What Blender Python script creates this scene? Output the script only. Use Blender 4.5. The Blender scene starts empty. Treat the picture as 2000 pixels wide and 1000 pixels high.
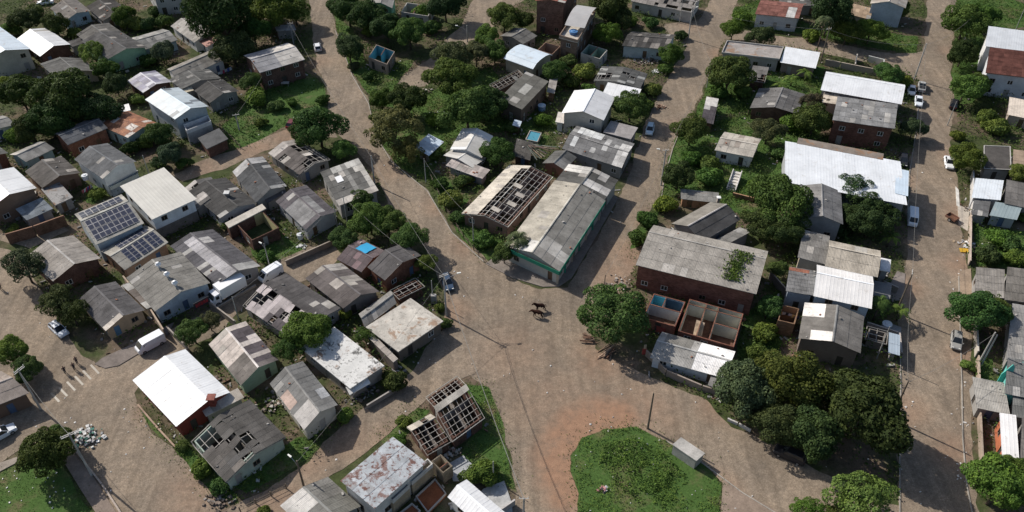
import bpy, math, random
import numpy as np
from mathutils import Vector, Matrix, noise
from mathutils.geometry import tessellate_polygon

random.seed(7)
SC = bpy.context.scene
COL = SC.collection

# ------------------------------------------------------------------ camera, sky, sun, exposure
CAM_H = 100.0
PITCH = math.radians(41.0)          # below the horizon
FOC = 1650.0                        # focal length in pixels of the 2000 px wide photograph
cam = bpy.data.cameras.new('camera')
cam.sensor_width = 36.0
cam.lens = 36.0 * FOC / 2000.0
cam.clip_start = 1.0
cam.clip_end = 3000.0
cam_o = bpy.data.objects.new('camera', cam)
cam_o.location = (0, 0, CAM_H)
cam_o.rotation_euler = (math.radians(90) - PITCH, 0, 0)
COL.objects.link(cam_o)
SC.camera = cam_o

SUN_EL = math.radians(37.0)
SUN_DX, SUN_DY = -0.81, 0.586       # horizontal direction towards the sun
wd = bpy.data.worlds.new('World')
SC.world = wd
wd.use_nodes = True
wn = wd.node_tree
sky = wn.nodes.new('ShaderNodeTexSky')
sky.sky_type = 'NISHITA'
sky.sun_disc = False
sky.sun_elevation = SUN_EL
sky.sun_rotation = math.atan2(SUN_DX, SUN_DY)
sky.air_density = 1.0
sky.dust_density = 1.8
sky.ozone_density = 0.9
wn.links.new(sky.outputs[0], wn.nodes['Background'].inputs[0])
wn.nodes['Background'].inputs[1].default_value = 0.095
sun = bpy.data.lights.new('sun', 'SUN')
sun.energy = 4.4
sun.angle = math.radians(0.53)
sun.color = (1.0, 0.945, 0.87)
sun_o = bpy.data.objects.new('sun', sun)
sdir = Vector((SUN_DX * math.cos(SUN_EL), SUN_DY * math.cos(SUN_EL), math.sin(SUN_EL)))
sun_o.rotation_euler = sdir.to_track_quat('Z', 'Y').to_euler()
sun_o.location = (0, 100, 150)
COL.objects.link(sun_o)
SC.view_settings.view_transform = 'Standard'
SC.view_settings.look = 'None'
SC.view_settings.exposure = 0.24
SC.view_settings.gamma = 1.0
SC.view_settings.use_curve_mapping = False

# ------------------------------------------------------------------ helpers
SP, CP = math.sin(PITCH), math.cos(PITCH)
def at(px, py, h=0.0):
    """Point of the place at height h seen at a pixel of the 2000 x 1000 photograph."""
    u = (px - 1000.0) / FOC
    v = (py - 500.0) / FOC
    z = (CAM_H - h) / (SP + v * CP)
    return Vector((u * z, z * (CP - v * SP), h))

def depth(py, h=0.0):
    return (CAM_H - h) / (SP + (py - 500.0) / FOC * CP)

def link(name, data, parent=None, loc=None, color=None):
    o = bpy.data.objects.new(name, data)
    COL.objects.link(o)
    if parent is not None:
        o.parent = parent
    if loc is not None:
        o.location = loc
    if color is not None:
        o.color = (color[0], color[1], color[2], 1.0)
    return o

LABELS = set()
def tag(o, label, cat, group=None, kind=None):
    o['label'] = label
    if cat:
        o['category'] = cat
    if group:
        o['group'] = group
    o['kind'] = kind or 'thing'
    return o

def struct(o, kind='structure'):
    o['kind'] = kind
    return o

def empty(name, loc):
    o = bpy.data.objects.new(name, None)
    o.empty_display_size = 0.2
    o.location = loc
    COL.objects.link(o)
    return o

class MB:
    def __init__(s):
        s.v = []
        s.f = []
        s.mi = []
    def add(s, verts, faces, mi=0):
        n = len(s.v)
        s.v.extend([tuple(p) for p in verts])
        s.f.extend([tuple(i + n for i in f) for f in faces])
        s.mi.extend([mi] * len(faces))
    def hexa(s, b, t, mi=0):
        """b, t: four bottom and four top corners, counter-clockwise from above"""
        s.add(list(b) + list(t), [(3, 2, 1, 0), (4, 5, 6, 7), (0, 1, 5, 4), (1, 2, 6, 5), (2, 3, 7, 6), (3, 0, 4, 7)], mi)
    def box(s, x0, x1, y0, y1, z0, z1, mi=0):
        s.hexa([(x0, y0, z0), (x1, y0, z0), (x1, y1, z0), (x0, y1, z0)],
               [(x0, y0, z1), (x1, y0, z1), (x1, y1, z1), (x0, y1, z1)], mi)
    def prism(s, poly, off, mi=0):
        """polygon (3d points) extruded by vector off"""
        n = len(poly)
        p = [Vector(q) for q in poly]
        q = [a + Vector(off) for a in p]
        s.add(p + q, [tuple(range(n))[::-1], tuple(range(n, 2 * n))] +
              [(i, (i + 1) % n, n + (i + 1) % n, n + i) for i in range(n)], mi)
    def tube(s, p, q, r0, r1=None, n=8, mi=0, caps=True):
        r1 = r0 if r1 is None else r1
        p, q = Vector(p), Vector(q)
        d = (q - p).normalized()
        a = d.orthogonal().normalized()
        b = d.cross(a)
        vs = []
        for c, r in ((p, r0), (q, r1)):
            for i in range(n):
                t = 2 * math.pi * i / n
                vs.append(c + (a * math.cos(t) + b * math.sin(t)) * r)
        fs = [(i, (i + 1) % n, n + (i + 1) % n, n + i) for i in range(n)]
        if caps:
            fs += [tuple(range(n))[::-1], tuple(range(n, 2 * n))]
        s.add(vs, fs, mi)
    def path(s, pts, radii, n=6, mi=0):
        for i in range(len(pts) - 1):
            s.tube(pts[i], pts[i + 1], radii[i], radii[i + 1], n, mi)
    def mesh(s, name, mats, smooth=False):
        me = bpy.data.meshes.new(name)
        me.from_pydata(s.v, [], s.f)
        if not isinstance(mats, (list, tuple)):
            mats = [mats]
        for m in mats:
            me.materials.append(m)
        if any(s.mi):
            me.polygons.foreach_set('material_index', s.mi)
        if smooth:
            me.polygons.foreach_set('use_smooth', [True] * len(me.polygons))
        me.update()
        return me
    def build(s, name, mats, parent=None, loc=None, color=None, smooth=False):
        return link(name, s.mesh(name, mats, smooth), parent, loc, color)

# ------------------------------------------------------------------ materials
def nodemat(name):
    m = bpy.data.materials.new(name)
    m.use_nodes = True
    nt = m.node_tree
    return m, nt, nt.nodes['Principled BSDF']

def N(nt, t, **kw):
    n = nt.nodes.new(t)
    for k, v in kw.items():
        setattr(n, k, v)
    return n

def mixrgb(nt, fac, a, b, blend='MIX'):
    n = nt.nodes.new('ShaderNodeMix')
    n.data_type = 'RGBA'
    n.blend_type = blend
    for idx, val in ((0, fac), (6, a), (7, b)):
        if hasattr(val, 'is_linked') or hasattr(val, 'links'):
            nt.links.new(val, n.inputs[idx])
        elif idx == 0:
            n.inputs[0].default_value = val
        else:
            n.inputs[idx].default_value = (*val[:3], 1) if isinstance(val, (tuple, list)) else (val, val, val, 1)
    return n.outputs[2]

def noise_tex(nt, scale, detail=3, rough=0.6, coord=None, dist=0.0):
    n = N(nt, 'ShaderNodeTexNoise')
    n.inputs['Scale'].default_value = scale
    n.inputs['Detail'].default_value = detail
    n.inputs['Roughness'].default_value = rough
    n.inputs['Distortion'].default_value = dist
    if coord is not None:
        nt.links.new(coord, n.inputs['Vector'])
    return n.outputs['Fac']

def ramp(nt, fac, stops):
    r = N(nt, 'ShaderNodeValToRGB')
    el = r.color_ramp.elements
    while len(el) < len(stops):
        el.new(0.5)
    for e, (p, c) in zip(el, stops):
        e.position = p
        e.color = (*c, 1) if isinstance(c, (tuple, list)) else (c, c, c, 1)
    nt.links.new(fac, r.inputs[0])
    return r.outputs[0]

def wpos(nt):
    return N(nt, 'ShaderNodeNewGeometry').outputs['Position']

def vscale(nt, v, sc):
    n = N(nt, 'ShaderNodeMapping')
    n.inputs['Scale'].default_value = sc
    nt.links.new(v, n.inputs['Vector'])
    return n.outputs[0]

def bump(nt, b, h, strength, dist):
    n = N(nt, 'ShaderNodeBump')
    n.inputs['Strength'].default_value = strength
    n.inputs['Distance'].default_value = dist
    nt.links.new(h, n.inputs['Height'])
    nt.links.new(n.outputs[0], b.inputs['Normal'])

def ocol(nt):
    return N(nt, 'ShaderNodeObjectInfo').outputs['Color']

def weathered(name, rough, lo, hi, fine=9.0, big=0.35, spec=0.2, metallic=0.0, spots=None, bumpy=0.0):
    """object colour times blotches and grain laid out in the place, spots: (scale, threshold, colour)"""
    m, nt, b = nodemat(name)
    p = wpos(nt)
    n1 = noise_tex(nt, big, 5, 0.65, p)
    n2 = noise_tex(nt, fine, 3, 0.7, p)
    t1 = ramp(nt, n1, [(0.3, lo), (0.7, hi)])
    t2 = ramp(nt, n2, [(0.25, (lo + 1) / 2), (0.75, (hi + 1) / 2)])
    c = mixrgb(nt, 1.0, mixrgb(nt, 1.0, ocol(nt), t1, 'MULTIPLY'), t2, 'MULTIPLY')
    for sc, th, colr, amt in (spots or []):
        s = noise_tex(nt, sc, 6, 0.7, p, 0.4)
        f = ramp(nt, s, [(th, 0.0), (th + 0.07, amt)])
        c = mixrgb(nt, f, c, colr)
    nt.links.new(c, b.inputs['Base Color'])
    b.inputs['Roughness'].default_value = rough
    b.inputs['Specular IOR Level'].default_value = spec
    b.inputs['Metallic'].default_value = metallic
    if bumpy:
        bump(nt, b, n2, bumpy, 0.05)
    return m

M = {}
M['fib'] = weathered('fibre_cement', 0.93, 0.62, 1.25, 7.0, 0.45, 0.12,
                     spots=[(0.9, 0.60, (0.035, 0.035, 0.032), 0.55), (2.6, 0.66, (0.26, 0.25, 0.21), 0.5)], bumpy=0.3)
M['met'] = weathered('painted_metal_sheet', 0.5, 0.86, 1.07, 3.0, 0.35, 0.35, spots=[(0.6, 0.58, (0.40, 0.36, 0.31), 0.4), (2.5, 0.66, (0.28, 0.22, 0.17), 0.5)])
M['old'] = weathered('old_zinc_sheet', 0.6, 0.75, 1.2, 5.0, 0.5, 0.3,
                     spots=[(1.3, 0.6, (0.16, 0.075, 0.04), 0.8)])
M['rust'] = weathered('rusty_sheet', 0.75, 0.7, 1.25, 6.0, 0.6, 0.25,
                      spots=[(0.55, 0.53, (0.17, 0.07, 0.045), 0.8), (1.6, 0.53, (0.13, 0.055, 0.04), 0.9)])
M['tile'] = weathered('clay_tile', 0.9, 0.6, 1.3, 4.0, 0.6, 0.1)
M['slab'] = weathered('concrete_slab', 0.9, 0.65, 1.25, 5.0, 0.4, 0.15,
                      spots=[(0.35, 0.55, (0.26, 0.15, 0.085), 0.75), (2.2, 0.56, (0.13, 0.12, 0.105), 0.6)])
M['stain'] = weathered('stained_white_slab', 0.85, 0.75, 1.1, 5.0, 0.3, 0.2,
                       spots=[(0.28, 0.57, (0.20, 0.11, 0.06), 0.85), (0.6, 0.56, (0.05, 0.048, 0.045), 0.85), (1.9, 0.57, (0.10, 0.095, 0.085), 0.8)])
M['plaster'] = weathered('plaster', 0.9, 0.75, 1.12, 3.0, 0.35, 0.15,
                         spots=[(0.7, 0.64, (0.16, 0.13, 0.10), 0.5)])
M['conc'] = weathered('concrete', 0.92, 0.7, 1.2, 4.0, 0.5, 0.15)
M['wood'] = weathered('old_timber', 0.85, 0.6, 1.3, 6.0, 0.8, 0.15)
M['paint'] = weathered('paint', 0.4, 0.95, 1.03, 2.0, 0.3, 0.4)
M['dark'] = weathered('dark_floor', 0.95, 0.5, 1.4, 5.0, 0.7, 0.1,
                      spots=[(2.0, 0.62, (0.3, 0.26, 0.22), 0.6)])
def brick_mat():
    m, nt, b = nodemat('brickwork')
    p = wpos(nt)
    sx = N(nt, 'ShaderNodeSeparateXYZ')
    nt.links.new(p, sx.inputs[0])
    ad = N(nt, 'ShaderNodeMath', operation='ADD')
    nt.links.new(sx.outputs[0], ad.inputs[0])
    nt.links.new(sx.outputs[1], ad.inputs[1])
    cb = N(nt, 'ShaderNodeCombineXYZ')
    nt.links.new(ad.outputs[0], cb.inputs[0])
    nt.links.new(sx.outputs[2], cb.inputs[1])
    br = N(nt, 'ShaderNodeTexBrick')
    br.inputs['Scale'].default_value = 1.0
    br.inputs['Brick Width'].default_value = 0.30
    br.inputs['Row Height'].default_value = 0.20
    br.inputs['Mortar Size'].default_value = 0.014
    br.inputs['Color1'].default_value = (1.0, 1.0, 1.0, 1)
    br.inputs['Color2'].default_value = (0.62, 0.6, 0.6, 1)
    br.inputs['Mortar'].default_value = (0.85, 0.95, 1.0, 1)
    nt.links.new(cb.outputs[0], br.inputs['Vector'])
    n1 = ramp(nt, noise_tex(nt, 0.5, 5, 0.7, p), [(0.3, 0.55), (0.72, 1.25)])
    c = mixrgb(nt, 1.0, mixrgb(nt, 1.0, ocol(nt), br.outputs['Color'], 'MULTIPLY'), n1, 'MULTIPLY')
    nt.links.new(c, b.inputs['Base Color'])
    b.inputs['Roughness'].default_value = 0.92
    b.inputs['Specular IOR Level'].default_value = 0.1
    return m
M['brick'] = brick_mat()

def simple(name, col, rough=0.6, metallic=0.0, spec=0.4):
    m, nt, b = nodemat(name)
    p = wpos(nt)
    t = ramp(nt, noise_tex(nt, 6.0, 3, 0.6, p), [(0.3, 0.85), (0.7, 1.1)])
    nt.links.new(mixrgb(nt, 1.0, col, t, 'MULTIPLY'), b.inputs['Base Color'])
    b.inputs['Roughness'].default_value = rough
    b.inputs['Metallic'].default_value = metallic
    b.inputs['Specular IOR Level'].default_value = spec
    return m
M['glass'] = simple('dark_glass', (0.02, 0.024, 0.028), 0.12, 0, 0.6)
M['tyre'] = simple('tyre_rubber', (0.02, 0.02, 0.02), 0.9, 0, 0.1)
M['rim'] = simple('wheel_metal', (0.35, 0.35, 0.36), 0.4, 0.6)
M['lamp'] = simple('lamp_glass', (0.75, 0.75, 0.7), 0.25)
M['red'] = simple('tail_light', (0.35, 0.02, 0.02), 0.3)
M['bark'] = simple('bark', (0.09, 0.07, 0.055), 0.95, 0, 0.05)
M['cable'] = simple('cable', (0.20, 0.195, 0.18), 0.8)
M['black'] = simple('black_plastic', (0.02, 0.02, 0.022), 0.5)
M['water'] = simple('pool_water', (0.08, 0.28, 0.36), 0.05, 0, 0.5)
M['skin'] = simple('skin', (0.32, 0.19, 0.13), 0.6)
M['cloth'] = weathered('cloth', 0.9, 0.85, 1.1, 8.0, 1.5, 0.1)
def solar_mat():
    m, nt, b = nodemat('solar_cells')
    p = wpos(nt)
    t = ramp(nt, noise_tex(nt, 0.8, 2, 0.5, p), [(0.3, (0.012, 0.016, 0.035)), (0.7, (0.022, 0.028, 0.055))])
    nt.links.new(t, b.inputs['Base Color'])
    b.inputs['Roughness'].default_value = 0.22
    b.inputs['Specular IOR Level'].default_value = 0.5
    return m
M['solar'] = solar_mat()

def leaf_mat(name):
    m, nt, b = nodemat(name)
    geo = N(nt, 'ShaderNodeNewGeometry')
    t = ramp(nt, geo.outputs['Random Per Island'], [(0.0, (0.7, 0.75, 0.6)), (0.6, (1.1, 1.1, 1.0)), (1.0, (1.6, 1.5, 1.3))])
    n1 = ramp(nt, noise_tex(nt, 0.55, 3, 0.6, geo.outputs['Position']), [(0.3, (0.75, 0.8, 0.85)), (0.7, (1.25, 1.15, 0.95))])
    c = mixrgb(nt, 1.0, mixrgb(nt, 1.0, ocol(nt), t, 'MULTIPLY'), n1, 'MULTIPLY')
    nt.links.new(c, b.inputs['Base Color'])
    b.inputs['Roughness'].default_value = 0.75
    b.inputs['Specular IOR Level'].default_value = 0.15
    tr = N(nt, 'ShaderNodeBsdfTranslucent')
    nt.links.new(c, tr.inputs[0])
    mx = N(nt, 'ShaderNodeMixShader')
    mx.inputs[0].default_value = 0.28
    out = nt.nodes['Material Output']
    nt.links.new(b.outputs[0], mx.inputs[1])
    nt.links.new(tr.outputs[0], mx.inputs[2])
    nt.links.new(mx.outputs[0], out.inputs[0])
    return m
M['leaf'] = leaf_mat('foliage')

def ground_mat(name, dirt_only=False):
    m, nt, b = nodemat(name)
    p = wpos(nt)
    n1 = noise_tex(nt, 0.09, 6, 0.65, p)
    n2 = noise_tex(nt, 0.7, 5, 0.7, p)
    n3 = noise_tex(nt, 5.0, 3, 0.7, p)
    soil = ramp(nt, n2, [(0.25, (0.075, 0.058, 0.042)), (0.55, (0.15, 0.112, 0.08)), (0.8, (0.24, 0.185, 0.14))])
    green = ramp(nt, n2, [(0.3, (0.022, 0.035, 0.010)), (0.7, (0.055, 0.085, 0.024))])
    f = ramp(nt, n1, [(0.42, 0.0), (0.56, 0.85)])
    c = mixrgb(nt, f, soil, green)
    c = mixrgb(nt, 1.0, c, ramp(nt, n3, [(0.25, 0.7), (0.75, 1.25)]), 'MULTIPLY')
    nt.links.new(c, b.inputs['Base Color'])
    b.inputs['Roughness'].default_value = 0.95
    b.inputs['Specular IOR Level'].default_value = 0.1
    bump(nt, b, n3, 0.5, 0.1)
    return m
M['ground'] = ground_mat('yard_soil')

def grass_mat():
    m, nt, b = nodemat('turf')
    p = wpos(nt)
    n1 = noise_tex(nt, 0.22, 6, 0.7, p)
    n2 = noise_tex(nt, 2.5, 4, 0.7, p)
    c = ramp(nt, n1, [(0.31, (0.17, 0.125, 0.08)), (0.40, (0.100, 0.115, 0.045)), (0.50, (0.062, 0.112, 0.029)), (0.8, (0.048, 0.096, 0.022))])
    c = mixrgb(nt, 1.0, c, ramp(nt, n2, [(0.25, 0.6), (0.75, 1.35)]), 'MULTIPLY')
    nt.links.new(c, b.inputs['Base Color'])
    b.inputs['Roughness'].default_value = 0.95
    b.inputs['Specular IOR Level'].default_value = 0.1
    bump(nt, b, n2, 0.6, 0.1)
    return m
M['grass'] = grass_mat()

DIRT = []      # (x, y, radius, amount): spots of red earth carried on to the cobbles
def road_mat():
    m, nt, b = nodemat('cobbles')
    p = wpos(nt)
    v = N(nt, 'ShaderNodeTexVoronoi')
    v.inputs['Scale'].default_value = 5.6
    nt.links.new(p, v.inputs['Vector'])
    v2 = N(nt, 'ShaderNodeTexVoronoi', feature='DISTANCE_TO_EDGE')
    v2.inputs['Scale'].default_value = 5.6
    nt.links.new(p, v2.inputs['Vector'])
    n1 = noise_tex(nt, 0.12, 6, 0.7, p)
    n2 = noise_tex(nt, 0.9, 5, 0.7, p)
    n3 = noise_tex(nt, 11.0, 3, 0.6, p)
    c = ramp(nt, n1, [(0.3, (0.195, 0.160, 0.124)), (0.5, (0.248, 0.198, 0.148)), (0.7, (0.305, 0.236, 0.170))])
    c = mixrgb(nt, 1.0, c, ramp(nt, n2, [(0.3, 0.74), (0.7, 1.18)]), 'MULTIPLY')
    # patches laid at another time, and long worn streaks
    wst = noise_tex(nt, 0.28, 4, 0.6, vscale(nt, p, (2.6, 0.18, 1)))
    c = mixrgb(nt, 1.0, c, ramp(nt, wst, [(0.36, 0.84), (0.5, 1.0), (0.66, 1.14)]), 'MULTIPLY')
    pv = N(nt, 'ShaderNodeTexVoronoi')
    pv.inputs['Scale'].default_value = 0.11
    nt.links.new(p, pv.inputs['Vector'])
    ps = N(nt, 'ShaderNodeSeparateColor')
    nt.links.new(pv.outputs['Color'], ps.inputs[0])
    c = mixrgb(nt, 1.0, c, ramp(nt, ps.outputs[1], [(0.0, 0.90), (1.0, 1.08)]), 'MULTIPLY')
    stn = noise_tex(nt, 0.5, 6, 0.75, p, 0.6)
    c = mixrgb(nt, ramp(nt, stn, [(0.63, 0.0), (0.72, 0.5)]), c, (0.11, 0.09, 0.072))
    sep = N(nt, 'ShaderNodeSeparateColor')
    nt.links.new(v.outputs['Color'], sep.inputs[0])
    c = mixrgb(nt, 1.0, c, ramp(nt, sep.outputs[0], [(0.0, 0.81), (1.0, 1.17)]), 'MULTIPLY')
    c = mixrgb(nt, ramp(nt, v2.outputs['Distance'], [(0.0, 0.40), (0.10, 0.0)]), c, (0.13, 0.10, 0.075))
    tot = None
    for (x, y, r, a) in DIRT:
        d = N(nt, 'ShaderNodeVectorMath', operation='DISTANCE')
        nt.links.new(p, d.inputs[0])
        d.inputs[1].default_value = (x, y, 0)
        mr = N(nt, 'ShaderNodeMapRange', interpolation_type='SMOOTHSTEP')
        nt.links.new(d.outputs['Value'], mr.inputs['Value'])
        mr.inputs['From Min'].default_value = r
        mr.inputs['From Max'].default_value = r * 0.15
        mr.inputs['To Min'].default_value = 0.0
        mr.inputs['To Max'].default_value = a
        if tot is None:
            tot = mr.outputs[0]
        else:
            mx = N(nt, 'ShaderNodeMath', operation='MAXIMUM')
            nt.links.new(tot, mx.inputs[0])
            nt.links.new(mr.outputs[0], mx.inputs[1])
            tot = mx.outputs[0]
    if tot is not None:
        nz = ramp(nt, noise_tex(nt, 0.45, 6, 0.75, p), [(0.28, 0.35), (0.55, 1.0)])
        mu = N(nt, 'ShaderNodeMath', operation='MULTIPLY')
        nt.links.new(tot, mu.inputs[0])
        nt.links.new(nz, mu.inputs[1])
        earth = ramp(nt, n2, [(0.3, (0.235, 0.138, 0.088)), (0.7, (0.34, 0.205, 0.132))])
        c = mixrgb(nt, mu.outputs[0], c, earth)
    c = mixrgb(nt, 1.0, c, ramp(nt, n3, [(0.3, 0.85), (0.7, 1.12)]), 'MULTIPLY')
    nt.links.new(c, b.inputs['Base Color'])
    b.inputs['Roughness'].default_value = 0.88
    b.inputs['Specular IOR Level'].default_value = 0.15
    bump(nt, b, v2.outputs['Distance'], 0.5, 0.08)
    return m
# ------------------------------------------------------------------ ground, roads, pavements
for px, py, r, a in [(1098, 930, 9, 1.0), (1100, 895, 11, 1.0), (1112, 858, 11, 1.0), (1135, 832, 11, 1.0), (1168, 818, 10, 1.0), (1205, 815, 9, 1.0), (1108, 965, 8, 1.0), (1130, 870, 13, 1.0), (1170, 820, 12, .95), (1250, 800, 10, .8), (1080, 790, 12, .6), (1130, 960, 9, .9), (1180, 700, 9, .9), (1210, 545, 9, .8),
                     (1000, 690, 11, .5), (885, 610, 6, .8), (910, 480, 6, .7), (860, 400, 6, .8), (770, 330, 7, .5), (380, 960, 8, .7), (760, 860, 6, .7),
                     (1235, 500, 8, .9), (1270, 430, 6, .7), (1320, 250, 6, .6), (1885, 700, 5, .9), (1890, 420, 7, 1.0), (1880, 520, 6, 1.0), (1860, 880, 6, .9), (1770, 800, 6, .8),
                     (1770, 560, 5, .9), (1760, 350, 5, .9), (1405, 105, 5, .9), (1860, 300, 6, .7), (1855, 100, 5, .6), (560, 265, 7, .8), (500, 290, 7, .9), (400, 330, 6, .7), (625, 120, 5, .5),
                     (600, 900, 6, .8), (540, 985, 7, .8), (680, 860, 6, .6), (1400, 960, 6, .9), (1350, 50, 6, .5), (1400, 795, 6, .7), (300, 800, 5, .8)]:
    q = at(px, py)
    isl = 1085 < px < 1260 and py > 800
    DIRT.append((q.x, q.y, r * (.62 if isl else .9), a * (1.15 if isl else .5)))
M['road'] = road_mat()

def sheet(name, pts, z, mat, kind='structure', pix=True, thick=0.0):
    P = [at(x, y) for x, y in pts] if pix else [Vector((x, y, 0)) for x, y in pts]
    if not thick:
        Q = []
        for a, b in zip(P, P[1:] + P[:1]):
            n = max(1, int((b - a).length / .7))
            for i in range(n):
                v = a.lerp(b, i / n)
                k = .6 * noise.noise((v.x * .2, v.y * .2, 1.7)) + .2 * noise.noise((v.x * .6, v.y * .6, 5.1))
                k2 = .6 * noise.noise((v.x * .2, v.y * .2, 9.7)) + .2 * noise.noise((v.x * .6, v.y * .6, 7.1))
                Q.append(v + Vector((k, k2, 0)) * 1.3)
        P = Q
    tri = tessellate_polygon([[Vector((p.x, p.y, 0)) for p in P]])
    mb = MB()
    vs = [(p.x, p.y, z) for p in P]
    fs = []
    for t in tri:
        a, b, c = (Vector(vs[i]) for i in t)
        fs.append(tuple(t) if (b - a).cross(c - a).z > 0 else tuple(t)[::-1])
    mb.add(vs, fs)
    if thick:
        n = len(vs)
        lo = [(p.x, p.y, z - thick) for p in P]
        mb.add(vs + lo, [(i, (i + 1) % n, n + (i + 1) % n, n + i) for i in range(n)])
    o = mb.build(name, mat)
    if kind:
        o['kind'] = kind
    return o, [(p.x, p.y) for p in P]

g = MB()
g.add([(-900, -400, 0), (900, -400, 0), (900, 1500, 0), (-900, 1500, 0)], [(0, 1, 2, 3)])
struct(g.build('ground', M['ground']))

ROADS = []
def road(pts, z):
    o, P = sheet('road', pts, z, M['road'])
    ROADS.append(P)
road([(600, -60), (650, -60), (650, 0), (655, 60), (690, 150), (722, 200), (735, 270), (765, 315), (835, 372), (885, 455), (960, 515), (1000, 560), (960, 680), (885, 650), (872, 600),
      (850, 525), (800, 430), (760, 395), (740, 345), (705, 300), (665, 265), (645, 225), (642, 195), (635, 160), (618, 120), (610, 60), (602, 0)], 0.006)
road([(868, 570), (960, 512), (1000, 545), (1060, 566), (1110, 560), (1150, 500), (1260, 480), (1225, 545), (1215, 600), (1150, 640), (1165, 680), (1215, 712), (1280, 742), (1380, 785),
      (1425, 832), (1500, 862), (1600, 925), (1700, 975), (1760, 985), (1760, 1060), (1560, 1060), (1440, 965), (1370, 903), (1300, 860), (1240, 832), (1170, 833), (1132, 853), (1116, 890), (1128, 1060),
      (1010, 1060), (1000, 900), (985, 850), (952, 757), (925, 735), (870, 650)], 0.010)
road([(1105, 565), (1145, 500), (1205, 395), (1235, 320), (1262, 240), (1292, 170), (1325, 120), (1340, 90), (1300, 62), (1300, 46), (1365, 40), (1390, 0), (1410, -60), (1460, -60), (1440, 0),
      (1425, 50), (1408, 95), (1375, 175), (1355, 215), (1330, 245), (1312, 290), (1295, 350), (1290, 385), (1250, 435), (1232, 480), (1225, 545)], 0.014)
road([(1757, 1060), (1757, 980), (1760, 750), (1757, 640), (1752, 600), (1768, 520), (1772, 430), (1776, 330), (1790, 250), (1795, 160), (1805, 90), (1812, 0), (1820, -60), (1885, -60), (1868, 0),
      (1858, 100), (1862, 200), (1858, 280), (1868, 330), (1875, 420), (1888, 520), (1896, 600), (1898, 700), (1900, 800), (1904, 900), (1912, 1000), (1918, 1060)], 0.018)
road([(1380, 48), (1425, 52), (1500, 68), (1600, 78), (1700, 98), (1740, 104), (1808, 100), (1800, 160), (1760, 138), (1720, 124), (1620, 108), (1530, 90), (1420, 76), (1360, 90)], 0.022)
road([(772, 168), (800, 138), (845, 112), (868, 80), (900, 50), (925, 0), (930, -60), (1060, -60), (1025, 0), (985, 25), (968, 50), (925, 80), (895, 102), (860, 135), (835, 165), (795, 176)], 0.026)
road([(655, 482), (672, 500), (640, 520), (600, 548), (545, 570), (480, 592), (440, 640), (345, 690), (300, 725), (270, 745), (215, 715), (320, 650), (410, 600), (480, 560), (540, 510), (600, 485)], 0.030)
road([(640, 222), (662, 268), (600, 272), (525, 292), (440, 330), (360, 352), (340, 340), (400, 312), (470, 288), (560, 252)], 0.034)
road([(-120, 470), (0, 482), (45, 500), (75, 560), (100, 600), (130, 640), (160, 690), (190, 718), (235, 705), (275, 745), (262, 770), (300, 840), (345, 885), (400, 945), (440, 1000), (470, 1060),
      (250, 1060), (215, 985), (165, 905), (128, 858), (100, 850), (40, 880), (0, 905), (-120, 960)], 0.038)
road([(868, 640), (930, 728), (900, 742), (835, 775), (765, 848), (700, 890), (640, 935), (580, 985), (540, 1060), (400, 1060), (440, 1000), (520, 955), (600, 900), (650, 850), (730, 785), (800, 725)], 0.042)
road([(-120, 440), (0, 470), (60, 485), (130, 450), (120, 440), (60, 462)], 0.046)

PAVE = []
def pavement(pts, color, mat='conc', z=0.14):
    o, P = sheet('pavement', pts, z, M[mat], thick=z + 0.02)
    o.color = (*color, 1)
    ROADS.append(P)
    return o
pavement([(948, 516), (1000, 543), (1060, 561), (1092, 560), (1116, 544), (1146, 494), (1207, 388), (1196, 378), (1092, 534), (1030, 520), (975, 496)], (0.22, 0.19, 0.165))
pavement([(1372, 905), (1412, 935), (1405, 1060), (1470, 1060), (1520, 1000), (1450, 962)], (0.26, 0.20, 0.155), z=0.08)
pavement([(945, 955), (985, 940), (1000, 985), (1005, 1060), (960, 1060), (925, 975)], (0.42, 0.42, 0.41))
pavement([(878, 905), (905, 890), (930, 915), (905, 940), (885, 940)], (0.36, 0.37, 0.38), z=0.1)
pavement([(185, 712), (200, 700), (255, 675), (340, 630), (330, 655), (270, 692), (232, 715), (205, 720)], (0.20, 0.17, 0.15))
pavement([(100, 862), (132, 862), (185, 935), (230, 1005), (262, 1060), (225, 1060), (160, 960)], (0.24, 0.19, 0.155))
pavement([(-60, 935), (0, 905), (35, 893), (32, 905), (0, 922), (-60, 955)], (0.28, 0.24, 0.20))
pavement([(1866, 365), (1872, 372), (1874, 405), (1868, 402)], (0.6, 0.58, 0.54))
pavement([(1870, 400), (1893, 410), (1890, 452), (1872, 440)], (0.45, 0.40, 0.34), z=0.1)
pavement([(1872, 530), (1896, 525), (1899, 590), (1874, 580)], (0.33, 0.25, 0.18), z=0.1)
pavement([(1752, 530), (1768, 535), (1764, 585), (1742, 590), (1735, 560)], (0.22, 0.19, 0.17), z=0.1)
pavement([(1738, 632), (1760, 640), (1759, 690), (1737, 685)], (0.25, 0.25, 0.26), z=0.1)

# worn yellow and white bars of a crossing
def bar(p, q, w, z=0.05):
    a, b = at(*p), at(*q)
    d = (b - a).normalized()
    n = Vector((-d.y, d.x, 0)) * w / 2
    mb = MB()
    mb.add([(*(v.xy), z) for v in (a - n, b - n, b + n, a + n)], [(0, 1, 2, 3)])
    return mb
cw = empty('crosswalk', at(145, 748))
tag(cw, 'worn pale bars of a crossing on the cobbles by three pedestrians', 'crosswalk', kind='structure')
for i in range(6):
    x, y = 100 + i * 15.5, 768 - i * 11
    o = bar((x, y), (x + 16, y + 17), 0.32)
    o.v = [(a[0] - cw.location.x, a[1] - cw.location.y, a[2]) for a in o.v]
    o.build('stripe', M['paint'], cw, color=(0.26, 0.225, 0.175))

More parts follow.
